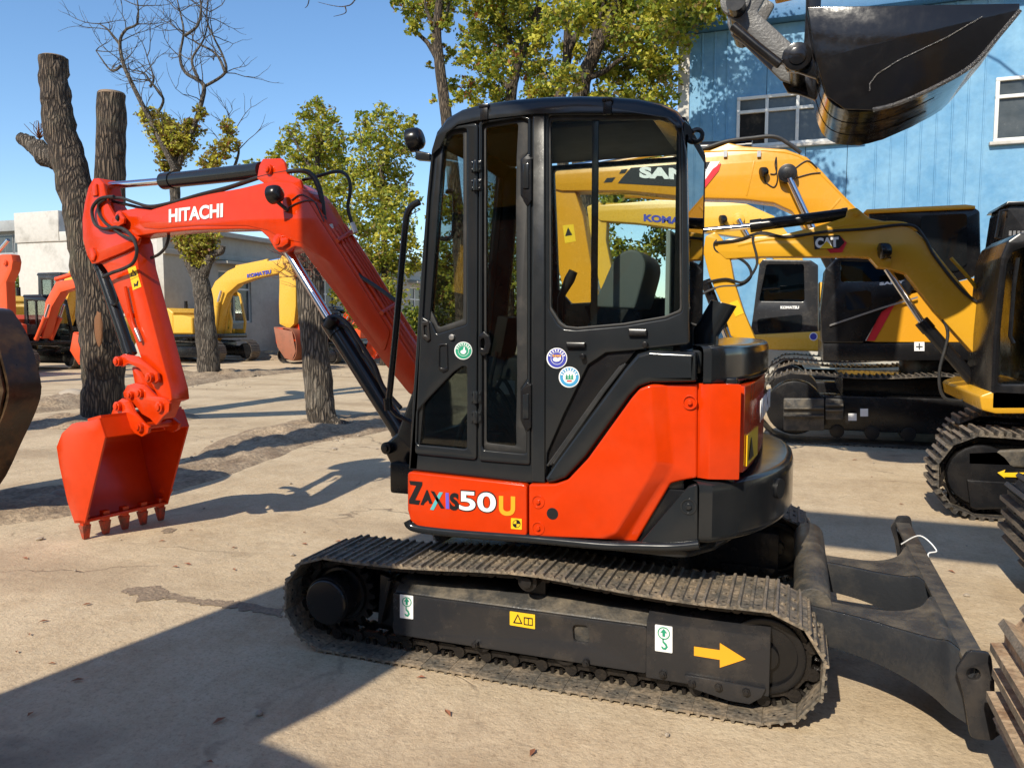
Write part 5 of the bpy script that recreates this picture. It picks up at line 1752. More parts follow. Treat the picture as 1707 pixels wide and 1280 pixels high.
lettering('lettering', 'KOMATSU', BLUEP, bK, fK.at(412, 463.5, -.21), fK.at(452, 456, -.21), fK.at(412, 457, -.21), bold=.045, lift=.01, depth=.004)
# --- others in the left distance
def simple_boom(k=0):
    return dict(boom=[(.9, 1.3), (1.3, 1.25), (1.6, 2.6), (2.2, 3.35), (3.6, 3.45), (3.7, 3.2), (2.4, 2.95), (1.9, 2.4), (1.35, 1.2)][::1],
                arm=[(3.4, 3.6), (3.75, 3.5), (3.7, 2.6), (3.55, 1.4), (3.35, 1.4), (3.35, 2.6)],
                rams=[('arm_cylinder', (2.0, 3.45), (3.0, 3.65), (3.5, 3.6), .08), ('boom_cylinder', (1.2, 1.2), (1.7, 2.0), (1.95, 2.5), .08), ('bucket_cylinder', (3.8, 3.1), (3.75, 2.2), (3.7, 1.6), .06)],
                bucket=([(3.3, 1.45), (3.75, 1.35), (3.9, .9), (3.6, .35), (3.45, .35), (3.1, .8)], (4, 0)))
excavator('excavator', 'orange mini excavator with dark hood in the distance beside the left tree trunk', -24.2, 18.6, 1, .86, ORANGE2, (BLACKM, DARKSHOE), dict(cwm=GREY, **simple_boom()))
o3 = simple_boom(); o3['cabm'] = GREYCAB
excavator('excavator', 'yellow excavator with grey cab behind the distant orange mini excavator', -29.6, 23.4, 1, 1.25, YELK, (BLACKM, DARKSHOE), dict(o3))
excavator('excavator', 'small orange excavator half hidden behind the rusty bucket by the workshop', -21.0, 33.0, -1, .8, ORANGE2, (BLACKM, DARKSHOE), simple_boom())
excavator('excavator', 'orange excavator glimpsed under the big orange boom behind the bark trunk', -17.4, 25.8, 1, .72, ORANGE, (BLACKM, DARKSHOE), simple_boom())
# left-edge orange arm
FA = Frame((0, 14.0, 0), (1, 0, 0))
T = thing('excavator', 'faded orange excavator arm reaching in at the left edge', 'excavator', (FA.at(-80, 600).x, 14.4, 0), 'parked excavators')
panel('arm', FA, [(-20, 690), (-16, 500), (-14, 428), (4, 424), (18, 424), (21, 436), (19, 450), (10, 470), (12, 518), (8, 640), (2, 690)], 0, .25, ORANGE2, T, .02, r=.03)
boss('pin_boss', (10, 438), .07, FA, 0, T, ORANGE2, .05)
b = MB()
b.tube([FA.at(-60, 440, .12), FA.at(-14, 434, .12)], .12, n=12)
b.build('boom', ORANGE2, T, 0)
b = MB()
b.cyl(FA.at(14, 400, .12), FA.at(-20, 440, .12), .05, n=12)
b.build('piston_rod', CHROME, T, 0)
pp = FA.at(-80, 690)
b = MB(); b.box((pp.x - 2.5, 13.4, 0), (pp.x + .2, 15.6, .8)); b.box((pp.x - 2.4, 13.6, .8), (pp.x, 15.4, 2.2))
b.build('body', ORANGE2, T, .1)
# ------------------------------------------------------------------ amber excavator on the right, nearest of the big ones
SY = 11.0
FS = side(SY)
T = thing('excavator', 'big amber excavator with black cab and red striped side panel behind the orange one', 'excavator', (1.9, SY + 1.3, 0), 'parked excavators')
for y0 in (SY - .22, SY + 2.2):
    xa_ = FS.px(1322, 668)[0]
    b = MB()
    b.box((xa_, y0 + .12, .18), (xa_ + 3.4, y0 + .5, .64))
    b.cyl((xa_ + .02, y0 + .1, .46), (xa_ + .02, y0 + .5, .46), .36, n=28)
    f = b.build('track_frame', BLACKM, T, .03)
    track(f, y0, .60, xa_, xa_ + 3.5, .47, .47, .45, 44, DARKSHOE, sag=.05, gh=.028, links=False)
    for i in range(7):
        b = MB()
        xx = xa_ + .55 + i * .42
        b.cyl((xx, y0 + .1, .17), (xx, y0 + .5, .17), .09, n=16)
        b.build('track_roller', CASTING, f, .01)
    if y0 < SY:
        for pp_ in ([(1306, 664), (1374, 664), (1374, 718), (1306, 718)], [(1376, 664), (1406, 666), (1406, 700), (1376, 700)]):
            panel('step_plate', FS, pp_, -.30, -.22, DUSTY, f, .012, r=.02)
            for k in (.28, .52):
                yy = pp_[0][1] + k * (pp_[3][1] - pp_[0][1])
                panel('step_ledge', FS, [(pp_[0][0], yy), (pp_[1][0], yy), (pp_[1][0], yy + 3), (pp_[0][0], yy + 3)], -.36, -.30, DUSTY, f, .006)
        decal('white_sticker', FS, [(1434, 681), (1447, 681), (1447, 694), (1434, 694)], -.24, WHITE, f)
        decal('white_sticker', FS, [(1414, 689), (1428, 689), (1428, 701), (1414, 701)], -.24, WHITE, f)
b = MB()
b.box((.6, SY + .2, .6), (3.4, SY + 2.4, .85)); b.cyl((2.0, SY + 1.3, .8), (2.0, SY + 1.3, 1.1), .6, n=28)
b.build('centre_frame', BLACKM, T, .02)
panel('skirt', FS, [(1372, 572), (1700, 570), (1700, 600), (1372, 602)], .0, 2.6, BLACKM, T, .02)
panel('side_panel', FS, [(1372, 560), (1462, 568), (1800, 568), (1800, 462), (1620, 466), (1520, 492), (1480, 505), (1440, 572), (1372, 572)], .02, .4, YELA, T, .015, r=.02)
panel('body', FS, [(1400, 574), (1800, 572), (1800, 470), (1640, 470), (1500, 480), (1400, 520)], .41, 2.4, YELA, T, .03)
SC = panel('cab', FS, [(1370, 572), (1368, 520), (1376, 448), (1392, 432), (1400, 428), (1510, 430), (1520, 440), (1520, 488), (1470, 520), (1440, 572)], -.02, .9, BLACKM, T, .02, r=.03, holes=[[(1402, 436), (1508, 438), (1508, 468), (1402, 470)]])
panel('window_pane', FS, [(1402, 436), (1508, 438), (1508, 468), (1402, 470)], .0, .01, DGLASS, SC, 0)
panel('window_pane', FS, [(1408, 488), (1452, 484), (1453, 512), (1412, 518)], -.03, -.02, CABPANE, SC, 0, r=.05)
panel('grab_rail', FS, [(1383, 541), (1470, 512), (1530, 494), (1530, 497), (1470, 515), (1383, 544)], -.05, -.03, STEEL, SC, 0)
UC = panel('upper_cab', FS, [(1448, 352), (1622, 344), (1634, 352), (1636, 440), (1624, 462), (1596, 468), (1580, 484), (1448, 486)], .1, 1.1, BLACKM, T, .03, r=.05, holes=[[(1556, 394), (1572, 392), (1574, 434), (1556, 438)]])
panel('window_pane', FS, [(1535, 360), (1612, 356), (1612, 440), (1596, 452), (1535, 455)], .08, .095, CABPANE, UC, 0, r=.05)
panel('roof_strip', FS, [(1440, 354), (1445, 349), (1610, 341), (1626, 343), (1626, 348), (1446, 356)], .05, 1.15, YELA, UC, .01)
lettering('lettering', 'SANY', WHITE, SC, FS.at(1466, 476, -.02), FS.at(1508, 472, -.02), FS.at(1466, 471, -.02), bold=.05, lift=.006, depth=.004)
for q, mt in (([(1466, 505), (1496, 500), (1458, 568), (1445, 568), (1468, 520)], REDP), ([(1457, 512), (1466, 505), (1468, 520), (1444, 568), (1440, 568)], WHITE)):
    decal('stripe_print', FS, q, .015 if mt is REDP else .0155, mt, T, t=.004)
decal('white_sticker', FS, [(1524, 570), (1541, 570), (1541, 585), (1524, 585)], -.002, WHITE, T)
decal('cross_print', FS, [(1531.5, 572), (1533.5, 572), (1533.5, 577), (1538, 577), (1538, 579), (1533.5, 579), (1533.5, 583), (1531.5, 583), (1531.5, 579), (1527, 579), (1527, 577), (1531.5, 577)], -.0045, BLACKP, T)
# its boom
FSB = side(SY + 1.2)
SB = panel('boom', FSB, [(900, 292), (935, 282), (1100, 262), (1180, 252), (1215, 238), (1240, 244), (1310, 249), (1345, 262), (1370, 285), (1410, 330), (1445, 365), (1470, 420), (1440, 430), (1400, 405), (1340, 380), (1320, 352), (1290, 338), (1240, 332), (1165, 330), (1040, 318), (935, 318), (905, 310)], -.22, .22, YELA, T, .02, r=.08)
panel('arm', FSB, [(905, 300), (928, 280), (945, 284), (955, 310), (972, 360), (990, 470), (1000, 500), (985, 560), (950, 540), (925, 420), (915, 330)], -.17, .17, YELA, T, .02, r=.05)
for q in ([(945, 294), (990, 292), (984, 306), (950, 306)],):
    pass
decal('sign_band', FSB, [(1035, 299), (1052, 280), (1196, 269), (1172, 314), (1030, 306)], -.223, BLACKP, SB)
decal('sign_block', FSB, [(1012, 297), (1026, 296), (1020, 304), (1006, 305)], -.223, BLACKP, SB)
decal('sign_block', FSB, [(1036, 283), (1046, 282), (1042, 289), (1032, 290)], -.223, BLACKP, SB)
decal('stripe_print', FSB, [(1184, 270), (1200, 269), (1172, 314), (1166, 306)], -.2275, WHITE, SB)
decal('stripe_print', FSB, [(1188, 282), (1202, 272), (1198, 285), (1173, 316), (1167, 312)], -.2315, REDP, SB)
lettering('lettering', 'SANY', WHITE, SB, FSB.at(1066, 297, -.228), FSB.at(1178, 302, -.228), FSB.at(1066, 278, -.228), bold=.06, lift=.002, depth=.004, spacing=1.05)
cylinder('boom_cylinder', T, FSB.at(1400, 470, -.34), FSB.at(1358, 388, -.34), FSB.at(1313, 292, -.34), .085, .05, BLACKM)
boss('pin_boss', (1313, 292), .13, FSB, -.22, SB, BLACKM, .16)
cylinder('arm_cylinder', T, FSB.at(1250, 245, 0), FSB.at(1120, 250, 0), FSB.at(930, 284, 0), .10, .06, BLACKM)
b = MB()
b.tube(spline([FSB.at(*q, -.12) for q in ((1150, 256), (1180, 246), (1212, 236), (1250, 231), (1290, 228), (1315, 240), (1335, 255))], 5), .03, n=8)
b.build('hydraulic_hose', RUBBER, T, 0)
b = MB()
b.tube(spline([FSB.at(*q, -.2) for q in ((1150, 256), (1240, 252), (1320, 258), (1360, 285), (1430, 355))], 5), .025, n=6)
b.build('hydraulic_pipe', YELA, T, 0)
work_lamp('boom_lamp', FSB.at(1273, 287, -.30), .07, (-.8, -.5, -.2), SB, [FSB.at(1273, 290, -.28), FSB.at(1276, 304, -.22)])
b = MB()
for q_ in (((1276, 304), (1290, 312), (1296, 298), (1292, 275), (1294, 262)), ((1284, 290), (1294, 288), (1294, 262)), ((1320, 285), (1345, 268), (1362, 280)), ((1322, 298), (1350, 290), (1368, 288))):
    b.tube(spline([FSB.at(x_, y_, -.235) for x_, y_ in q_], 5), .008, n=5)
b.build('lamp_wire', RUBBER, SB, 0)
decal('caution_print', FSB, [(947, 379), (954, 392), (942, 394)], -.1745, BLACKP, T)
for x_ in (1160, 1206, 1262):
    b = MB()
    b.box(tuple(FSB.at(x_, 262, -.26)), tuple(FSB.at(x_ + 7, 254, -.16)))
    b.build('pipe_clamp', STEEL, SB, 0)
panel('weld_rib', FSB, [(1256, 268), (1259, 268), (1246, 326), (1243, 326)], -.226, -.21, YELA, SB, .002)
panel('weld_rib', FSB, [(1400, 330), (1402, 333), (1370, 368), (1368, 366)], -.226, -.21, YELA, SB, .002)
decal('caution_sticker', FSB, [(938, 376), (956, 374), (960, 402), (942, 406)], -.172, STICKY, T)
# ------------------------------------------------------------------ pale yellow excavator beyond it
KY = 15.5
FKY = side(KY)
T = thing('excavator', 'yellow excavator with dark grey cab standing beyond the amber one', 'excavator', (1.0, KY + 1.2, 0), 'parked excavators')
for y0 in (KY - .3, KY + 2.0):
    b = MB(); b.box((-.2, y0 + .12, .2), (3.6, y0 + .45, .6)); b.cyl((-.1, y0 + .1, .46), (-.1, y0 + .45, .46), .33, n=20)
    f = b.build('track_frame', BLACKM, T, .02)
    track(f, y0, .55, -.1, 3.4, .46, .46, .44, 40, DARKSHOE, sag=.05, gh=.03, links=False)
KC = panel('cab', FKY, [(1250, 562), (1256, 520), (1266, 440), (1272, 432), (1352, 434), (1364, 442), (1364, 560)], 0, .95, GREYCAB, T, .02, r=.05, holes=[[(1266, 500), (1278, 441), (1340, 441), (1341, 503), (1268, 502)]])
panel('window_pane', FKY, [(1266, 500), (1278, 441), (1340, 441), (1341, 503), (1268, 502)], .03, .04, DGLASS, KC, 0)
panel('window_pane', FKY, [(1262, 532), (1338, 524), (1336, 552), (1264, 556)], -.012, -.002, CABPANE, KC, 0, r=.06)
panel('body', FKY, [(1246, 558), (1364, 552), (1760, 552), (1760, 586), (1364, 586), (1248, 582)], -.02, 2.4, YELK, T, .03, r=.03)
panel('engine_hood', FKY, [(1366, 560), (1366, 470), (1700, 470), (1700, 560)], .2, 2.4, YELK, T, .05)
lettering('lettering', 'KOMATSU', WHITE, KC, FKY.at(1301, 515, 0), FKY.at(1332, 515, 0), FKY.at(1301, 510, 0), bold=.05, lift=.006, depth=.004)
decal('round_sticker', FKY, circle(1356, 561, 7, 20), -.022, WHITE, T)
decal('round_print', FKY, circle(1356, 561, 5.5, 20), -.0245, BLUEP, T)
FKB = side(KY + 1.2)
KB = panel('boom', FKB, [(985, 352), (1000, 342), (1100, 333), (1200, 336), (1245, 340), (1290, 360), (1330, 410), (1345, 450), (1310, 460), (1280, 420), (1250, 398), (1180, 388), (1060, 372), (1000, 368)], -.2, .2, YELK, T, .02, r=.06)
panel('arm', FKB, [(978, 344), (1000, 336), (1012, 356), (1010, 400), (1030, 500), (1046, 560), (1020, 560), (1000, 480), (985, 400)], -.15, .15, YELK, T, .02, r=.04)
lettering('lettering', 'KOMATSU', BLUEP, KB, FKB.at(1073, 369, -.2), FKB.at(1170, 378, -.2), FKB.at(1073, 357, -.2), bold=.05, lift=.006, depth=.004)
cylinder('arm_cylinder', T, FKB.at(1160, 330, 0), FKB.at(1045, 322, 0), FKB.at(968, 308, 0), .09, .05, YELK)
b = MB()
b.tube([FKB.at(q, 341 if q < 1200 else 346, -.12) for q in (1010, 1100, 1190, 1240)], .03, n=6)
b.build('hydraulic_pipe', YELK, T, 0)
work_lamp('boom_lamp', FKB.at(1205, 366, -.32), .09, (-.8, -.5, -.2), KB, [FKB.at(1205, 372, -.3), FKB.at(1212, 380, -.2)])
boss('pin_boss', (1231, 366), .12, FKB, -.2, KB, YELK, .06)
cylinder('boom_cylinder', T, FKB.at(1290, 470, -.3), FKB.at(1262, 420, -.3), FKB.at(1231, 366, -.3), .09, .05, YELK)
decal('caution_sticker', FKB, [(976, 398), (990, 390), (992, 404), (978, 408)], -.152, STICKY, T)
# ------------------------------------------------------------------ deep yellow mini excavator (nearer, at right)
CY = 7.05
FC = side(CY + .95)
T = thing('mini_excavator', 'deep yellow mini excavator with black cab between the orange one and the amber one', 'excavator', (2.6, CY + 1.0, 0), 'parked excavators')
xa_ = side(CY).px(1640, 770)[0]
for y0 in (CY, CY + 1.55):
    xa_ += 0 if y0 == CY else .32
    b = MB()
    b.box((xa_ - .05, y0 + .08, .14), (xa_ + 2.0, y0 + .34, .52))
    b.cyl((xa_, y0 + .06, .36), (xa_, y0 + .36, .36), .25, n=24)
    f = b.build('track_frame', BLACKM, T, .03)
    track(f, y0, .45, xa_, xa_ + 2.1, .36, .36, .325, 33, DARKSHOE, sag=.02, gh=.042, links=True)
    if y0 == CY:
        FCY = side(CY)
        panel('direction_arrow', FCY, [(1663, 788), (1676, 783), (1674, 788), (1720, 788), (1720, 796), (1674, 795), (1676, 798)], .05, .07, STICKY, f, .002)
        panel('side_pocket', FCY, [(1612, 800), (1720, 806), (1720, 846), (1630, 850), (1618, 846)], .03, .07, BLACKM, f, .01, r=.01)
        panel('top_rail', FCY, [(1612, 752), (1720, 748), (1720, 780), (1612, 776)], .06, .1, DUSTY, f, .02, r=.02)
b = MB()
b.box((xa_ - .3, CY + .3, .35), (xa_ + 1.7, CY + 1.7, .6)); b.cyl((xa_ + 1.1, CY + 1.0, .6), (xa_ + 1.1, CY + 1.0, .72), .4, n=24)
b.build('centre_frame', BLACKM, T, .02)
FCC = side(CY + .12)
panel('deck', FCC, [(1632, 660), (1660, 650), (1900, 660), (1900, 690), (1660, 690), (1636, 684)], 0, 1.7, YELC, T, .02, r=.03)
CC = panel('cab', FCC, [(1650, 684), (1655, 560), (1668, 430), (1680, 402), (1700, 388), (1880, 380), (1880, 684)], 0, .95, BLACKM, T, .02, r=.03, holes=[[(1664, 640), (1668, 560), (1680, 440), (1690, 420), (1716, 410), (1716, 640)]])
panel('window_pane', FCC, [(1664, 640), (1668, 560), (1680, 440), (1690, 420), (1716, 410), (1716, 640)], .04, .05, GLASS, CC, 0)
b = MB()
b.tube([FCC.at(*q, -.03) for q in ((1697, 430), (1690, 480), (1684, 560), (1690, 572))], .016, n=8)
b.build('handrail', BLACKM, CC, 0)
# boom and arm with logo
CBO = [(1196, 405), (1215, 398), (1300, 392), (1360, 378), (1410, 362), (1412, 350), (1428, 346), (1440, 356), (1450, 364), (1500, 374), (1520, 380), (1545, 402), (1650, 532), (1668, 560), (1662, 640), (1655, 625), (1560, 520), (1510, 456), (1480, 448), (1464, 446), (1450, 430), (1430, 428), (1270, 428), (1210, 432), (1196, 420)]
CB = panel('boom', FC, CBO, -.10, .10, YELC, T, .012, r=.03)
panel('arm', FC, [(1176, 394), (1192, 386), (1204, 398), (1212, 420), (1218, 436), (1224, 470), (1240, 520), (1262, 572), (1240, 574), (1218, 560), (1200, 500), (1182, 460), (1172, 420)], -.09, .09, YELC, T, .012, r=.03)
cylinder('arm_cylinder', T, FC.at(1410, 357, 0), FC.at(1254, 377, 0), FC.at(1168, 385, 0), .055, .03, BLACKM)
cylinder('boom_cylinder', T, FC.at(1640, 655, 0), FC.at(1538, 538, 0), FC.at(1478, 448, 0), .055, .028, BLACKM)
cylinder('bucket_cylinder', T, FC.at(1176, 470, 0), FC.at(1205, 545, 0), FC.at(1218, 580, 0), .05, .03, BLACKM)
boss('pin_boss', (1476, 438), .05, FC, -.1, CB, YELC, .02)
boss('pin_boss', (1427, 356), .03, FC, -.1, CB, YELC, .02)
for q, mt, w in (([(1357, 395), (1400, 393), (1412, 405), (1400, 421), (1384, 422), (1378, 415), (1360, 415)], REDP, -.112), ([(1356, 394), (1399, 392), (1408, 404), (1399, 414), (1358, 416)], BLACKP, -.116)):
    decal('logo_print', FC, q, w + .01, mt, CB)
lettering('lettering', 'CAT', WHITE, CB, FC.at(1359, 414, -.11), FC.at(1398, 412, -.11), FC.at(1359, 397, -.11), bold=.06, lift=.001, depth=.003)
decal('logo_triangle', FC, [(1378, 402), (1390, 414), (1366, 415)], -.1145, STICKY, CB, t=.002)
for q in [((1384, 415), (1402, 417), (1408, 404), (1411, 406), (1404, 421), (1386, 420))]:
    decal('logo_edge', FC, q, -.1125, REDP, CB, t=.001)
work_lamp('boom_lamp', FC.at(1474, 418, -.18), .07, (-.9, -.2, -.1), CB, [FC.at(1474, 425, -.16), FC.at(1484, 430, -.1)])
b = MB()
b.tube(spline([FC.at(*q, -.08) for q in ((1195, 400), (1190, 408), (1196, 420), (1220, 425), (1245, 440), (1252, 460), (1235, 475), (1200, 478), (1170, 490))], 5), .014, n=6)
b.tube(spline([FC.at(*q, -.11) for q in ((1180, 470), (1210, 465), (1240, 470), (1262, 440), (1255, 400), (1262, 390), (1290, 392))], 5), .012, n=6)
b.tube(spline([FC.at(*q, -.11) for q in ((1190, 405), (1230, 400), (1270, 388), (1310, 395), (1380, 386), (1440, 382), (1515, 375), (1540, 395), (1560, 430), (1610, 490), (1660, 520))], 5), .013, n=6)
b.tube(spline([FC.at(*q, -.08) for q in ((1572, 532), (1580, 560), (1566, 620), (1572, 660), (1600, 668), (1640, 662))], 5), .014, n=6)
b.build('hydraulic_hoses', RUBBER, T, 0)
b = MB()
b.tube(spline([FC.at(*q, -.09) for q in ((1230, 410), (1280, 400), (1330, 398), (1390, 380), (1440, 374), (1500, 372), (1530, 384))], 5), .016, n=6)
b.tube(spline([FC.at(*q, .0) for q in ((1585, 430), (1620, 470), (1655, 520))], 4), .016, n=6)
b.build('hydraulic_pipe', YELC, T, 0)
decal('caution_sticker', FC, [(1216, 505), (1230, 500), (1240, 522), (1226, 528)], -.092, STICKY, T)
# ------------------------------------------------------------------ dark machine cab at the right edge
FD = side(9.7)
T = thing('excavator', 'black machine cab with handrail rising behind the deep yellow mini excavator', 'excavator', (3.0, 10.2, 0), 'parked excavators')
DC = panel('cab', FD, [(1660, 640), (1664, 440), (1678, 350), (1684, 338), (1900, 336), (1900, 640)], 0, .8, BLACKM, T, .03, r=.03)
panel('roof', FD, [(1676, 342), (1680, 336), (1900, 332), (1900, 340)], -.04, .85, BLACKM, DC, .01)
b = MB()
b.tube([FD.at(*q, -.06) for q in ((1680, 350), (1668, 352), (1660, 396), (1676, 400))], .018, n=8)
b.build('handrail', BLACKM, DC, 0)
for i in range(5):
    for j in range(2):
        x0_ = 1682 + i * 7; y0_ = 385 + j * 11
        decal('vent_slot', FD, [(x0_, y0_), (x0_ + 4.5, y0_), (x0_ + 4, y0_ + 8), (x0_ - .5, y0_ + 8)], -.003, STEEL, DC)
b = MB(); b.box((2.3, 9.8, 0), (4.5, 11, 1.2)); b.build('undercarriage', BLACKM, T, .05)
# ------------------------------------------------------------------ big excavator off to the right: its two track ends and the raised black bucket
T = thing('excavator', 'big excavator at the right edge with rusty track shoes and raised black bucket', 'excavator', (3.6, 4.0, 0), 'parked excavators')
for y0, sm_ in ((2.33, RUSTSHOE), (4.92, DARKSHOE)):
    xc = (1.075 if y0 < 3 else 1.655)
    b = MB(); b.box((xc, y0 + .12, .16), (xc + 3.2, y0 + .48, .6)); b.cyl((xc, y0 + .12, .42), (xc, y0 + .48, .42), .30, n=24)
    f = b.build('track_frame', BLACKM, T, .03)
    track(f, y0, .60, xc, xc + 3.2, .42, .42, .40, 37, sm_, sag=.04, gh=.04, links=True)
b = MB(); b.box((2.2, 3.0, .5), (4.8, 5.0, .85)); b.cyl((3.4, 4, .8), (3.4, 4, 1.05), .6, n=24)
b.build('centre_frame', BLACKM, T, .02)
b = MB(); b.box((2.3, 2.75, 1.05), (5.8, 5.25, 1.2)); b.box((3.6, 2.8, 1.2), (5.8, 5.2, 2.2))
b.build('body', YELA, T, .06)
b = MB(); b.box((2.3, 2.8, 1.2), (3.5, 3.8, 2.9))
b.build('cab', BLACKM, T, .06)
FO = side(6.0)
BLKB = paint('glossy_black_bucket', (.008, .0075, .008, 1), .12, dirt=.12, scale=3.5, dirtcol=(.07, .06, .05, 1), bump=.05, bscale=14, lo=.5, hi=.85)
op = [(1346, 12), (1360, 100), (1378, 160), (1408, 182), (1455, 184), (1500, 172), (1560, 145), (1620, 110), (1665, 60), (1700, 18), (1700, 6)]
oq = pxs(FO, op)
wz = FO.n
BKT = link('bucket', plate(FO, [oq], 0, .03, .005), BLKB, T)
link('side_plate', plate(FO, [oq], 1.12, 1.15, .005), BLKB, BKT)
b = MB()
sh = spline([oq[i] for i in (9, 8, 7, 6, 5, 4, 3, 2, 1, 0)], 5)
b.strip(FO, sh, .03, 1.12, -.03)
b.build('shell', BLKB, BKT, 0, smooth=50)
WELD = paint('shiny_weld_bead', (.14, .135, .13, 1), .25, metal=.7, dirt=.3, bump=.8, bscale=120)
b = MB()
b.tube([FO.pt(u, v, -.002) for u, v in spline([oq[i] for i in (9, 8, 7, 6, 5, 4)], 5)], .016, n=6)
b.tube([FO.at(*q, -.004) for q in ((1638, 28), (1580, 62), (1500, 100), (1462, 124), (1450, 140), (1450, 152))], .0045, n=6)
b.build('weld_bead', WELD, BKT, 0)
for w in (.36, .74):                                  # wear straps round the heel
    b = MB()
    st = [(u + .0, v) for u, v in sh[14:40]]
    off2 = []
    for i, (u, v) in enumerate(st):
        a, c_ = V(st[max(i - 1, 0)]), V(st[min(i + 1, len(st) - 1)])
        d = (c_ - a).normalized()
        off2.append((u + d.y * .002, v - d.x * .002))
    b.strip(FO, off2, w, w + .06, .0055)
    b.build('wear_strap', BLKB, BKT, 0)
for w in (.22, .80):
    e_ = pxs(FO, [(1302, 100), (1306, 84), (1322, 74), (1340, 76), (1344, 0), (1345, -60), (1372, -60), (1366, 60), (1384, 168), (1376, 165), (1360, 130), (1330, 120), (1312, 118)], .22)
    link('bucket_ear', plate(FO, [rnd(e_, .03)], w, w + .05, .008), BLKB, BKT)
boss('bucket_pin', (1329, 96), .10, FO, .20, BKT, BLKB, .03)
LNK = paint('dull_grey_link', (.11, .108, .105, 1), .4, dirt=.5, scale=5, dirtcol=(.10, .09, .08, 1), bump=.3)
for w in (.29, .72):
    panel('bucket_link', FO, [(1206, -20), (1204, 5), (1212, 26), (1232, 40), (1300, 105), (1320, 112), (1336, 100), (1328, 80), (1262, 20), (1290, -30), (1240, -60)], w, w + .05, LNK, T, .012, r=.03, wp=.29)
boss('link_pin', (1226, 2), .11, FO, .29, T, LNK, .03)
b = MB()
u, v = FO.px(1226, 2, .14); b.cyl(FO.pt(u, v, .14), FO.pt(u, v, .98), .07, n=16)
u, v = FO.px(1329, 96, .2); b.cyl(FO.pt(u, v, .2), FO.pt(u, v, .9), .06, n=16)
b.tube([FO.at(1222, 44, .2), FO.at(1262, 78, .2), FO.at(1300, 108, .2)], .035, n=10)
b.build('pin_bars', BLACKM, T, 0)
# arm and boom out of the picture
FU = side(6.55)
u0, v0 = FO.px(1350, -50, .3)
b = MB()
b.prism([FU.pt(*q, -.2) for q in ((u0 - .25, v0 - .05), (u0 + .25, v0), (u0 + .5, 6.6), (u0 + .1, 7.3), (u0 - .5, 7.0), (u0 - .35, 5.5))], FU.n * .4)
b.build('arm', YELA, T, .02)
b = MB()
b.tube([(u0 + .2, 6.55, 6.8), (1.6, 6.1, 6.9), (2.6, 5.2, 5.2), (3.3, 4.3, 2.0)], [.25, .35, .42, .35], n=10)
b.build('boom', YELA, T, 0)
# ------------------------------------------------------------------ machine on the left whose dark bucket edges into the picture
lp = gz(0, 857)
FLB = Frame((lp.x, lp.y, 0), (1, 0, 0))
RUSTD = paint('burnt_brown_bucket', (.030, .018, .010, 1), .3, dirt=.85, scale=2.6, dirtcol=(.17, .095, .04, 1), bump=.15, bscale=10, lo=.48, hi=.72)
T = thing('excavator', 'excavator at the left edge showing only its dark brown bucket', 'excavator', (lp.x - .3, lp.y + .3, 0), 'parked excavators')
lpts = pxs(FLB, [(-150, 540), (-60, 520), (12, 519), (30, 532), (48, 562), (60, 598), (70, 645), (62, 680), (40, 728), (0, 806), (-60, 850), (-150, 700)])
q_ = gen_bucket(T, FLB, lpts, (10, 11), -.32, 0, RUSTD)
b = MB()
ua = lpts[2][0] - .95
b.prism([FLB.pt(*q, -.45) for q in ((ua - .2, .9), (ua + .16, .9), (ua + .12, 5.0), (ua - .3, 5.6), (ua - .5, 5.0))], FLB.n * .3)
b.build('arm', ORANGE2, T, .02)
b = MB()
b.tube([FLB.pt(ua - .2, 5.3, .37), FLB.pt(ua - 2.2, 5.6, .37), FLB.pt(ua - 4, 4.2, .37), FLB.pt(ua - 5, 1.8, .37)], [.2, .28, .3, .25], n=10)
b.build('boom', ORANGE2, T, 0)
b = MB()
p5 = FLB.pt(ua - 5.6, 0, .37)
b.box((p5.x - 1.6, p5.y - 1.1, 0), (p5.x + 1.4, p5.y + 1.1, .9)); b.box((p5.x - 1.8, p5.y - 1.1, .9), (p5.x + 1.0, p5.y + 1.1, 2.2))
b.build('body', ORANGE2, T, .1)
# ------------------------------------------------------------------ excavator standing behind the viewer; its raised arm throws the big shadow
T = thing('excavator', 'raised excavator behind the viewer whose shadow falls across the yard', 'excavator', (3.5, -1.6, 0), 'parked excavators')
FN = side(-1.0)
b = MB()
b.prism([FN.pt(*q, -.4) for q in ((-3.79, 2.6), (-2.64, 2.6), (-2.52, 3.35), (-2.52, 5.6), (-2.75, 6.9), (-3.3, 7.3), (-3.79, 7.0))], FN.n * .4)
b.build('arm', YELC, T, .02)
cylinder('bucket_cylinder', T, (-2.85, -1.3, 5.6), (-2.82, -1.3, 3.6), (-2.8, -1.3, 3.0), .12, .07, BLACKM)
b = MB()
b.prism([FN.pt(*q, -.22) for q in ((-3.3, 6.9), (-1.5, 5.85), (.6, 5.7), (1.6, 4.6), (2.6, 2.0), (3.1, 2.0), (2.5, 4.9), (1.2, 6.3), (-1.4, 6.35), (-3.2, 7.3))], FN.n * .44)
b.build('boom', YELC, T, .02)
nb = [(-3.79, 2.7), (-2.62, 2.77), (-2.15, 2.69), (-1.6, 2.5), (-1.7, 2.2), (-2.2, 1.5), (-2.8, 1.2), (-3.5, 1.4), (-3.79, 2.0)]
gen_bucket(T, FN, nb, (3, 1), -.9, .0, RUSTB)
for y0 in (-2.9, -.75):
    b = MB(); b.box((2.2, y0 + .12, .16), (5.4, y0 + .42, .6))
    f = b.build('track_frame', BLACKM, T, .03)
    track(f, y0, .5, 2.2, 5.4, .42, .42, .40, 32, DARKSHOE, sag=.04, gh=.03, links=False)
b = MB(); b.box((2.4, -2.8, .9), (6.0, -.4, 1.1)); b.box((3.8, -2.75, 1.1), (6.0, -.45, 2.2))
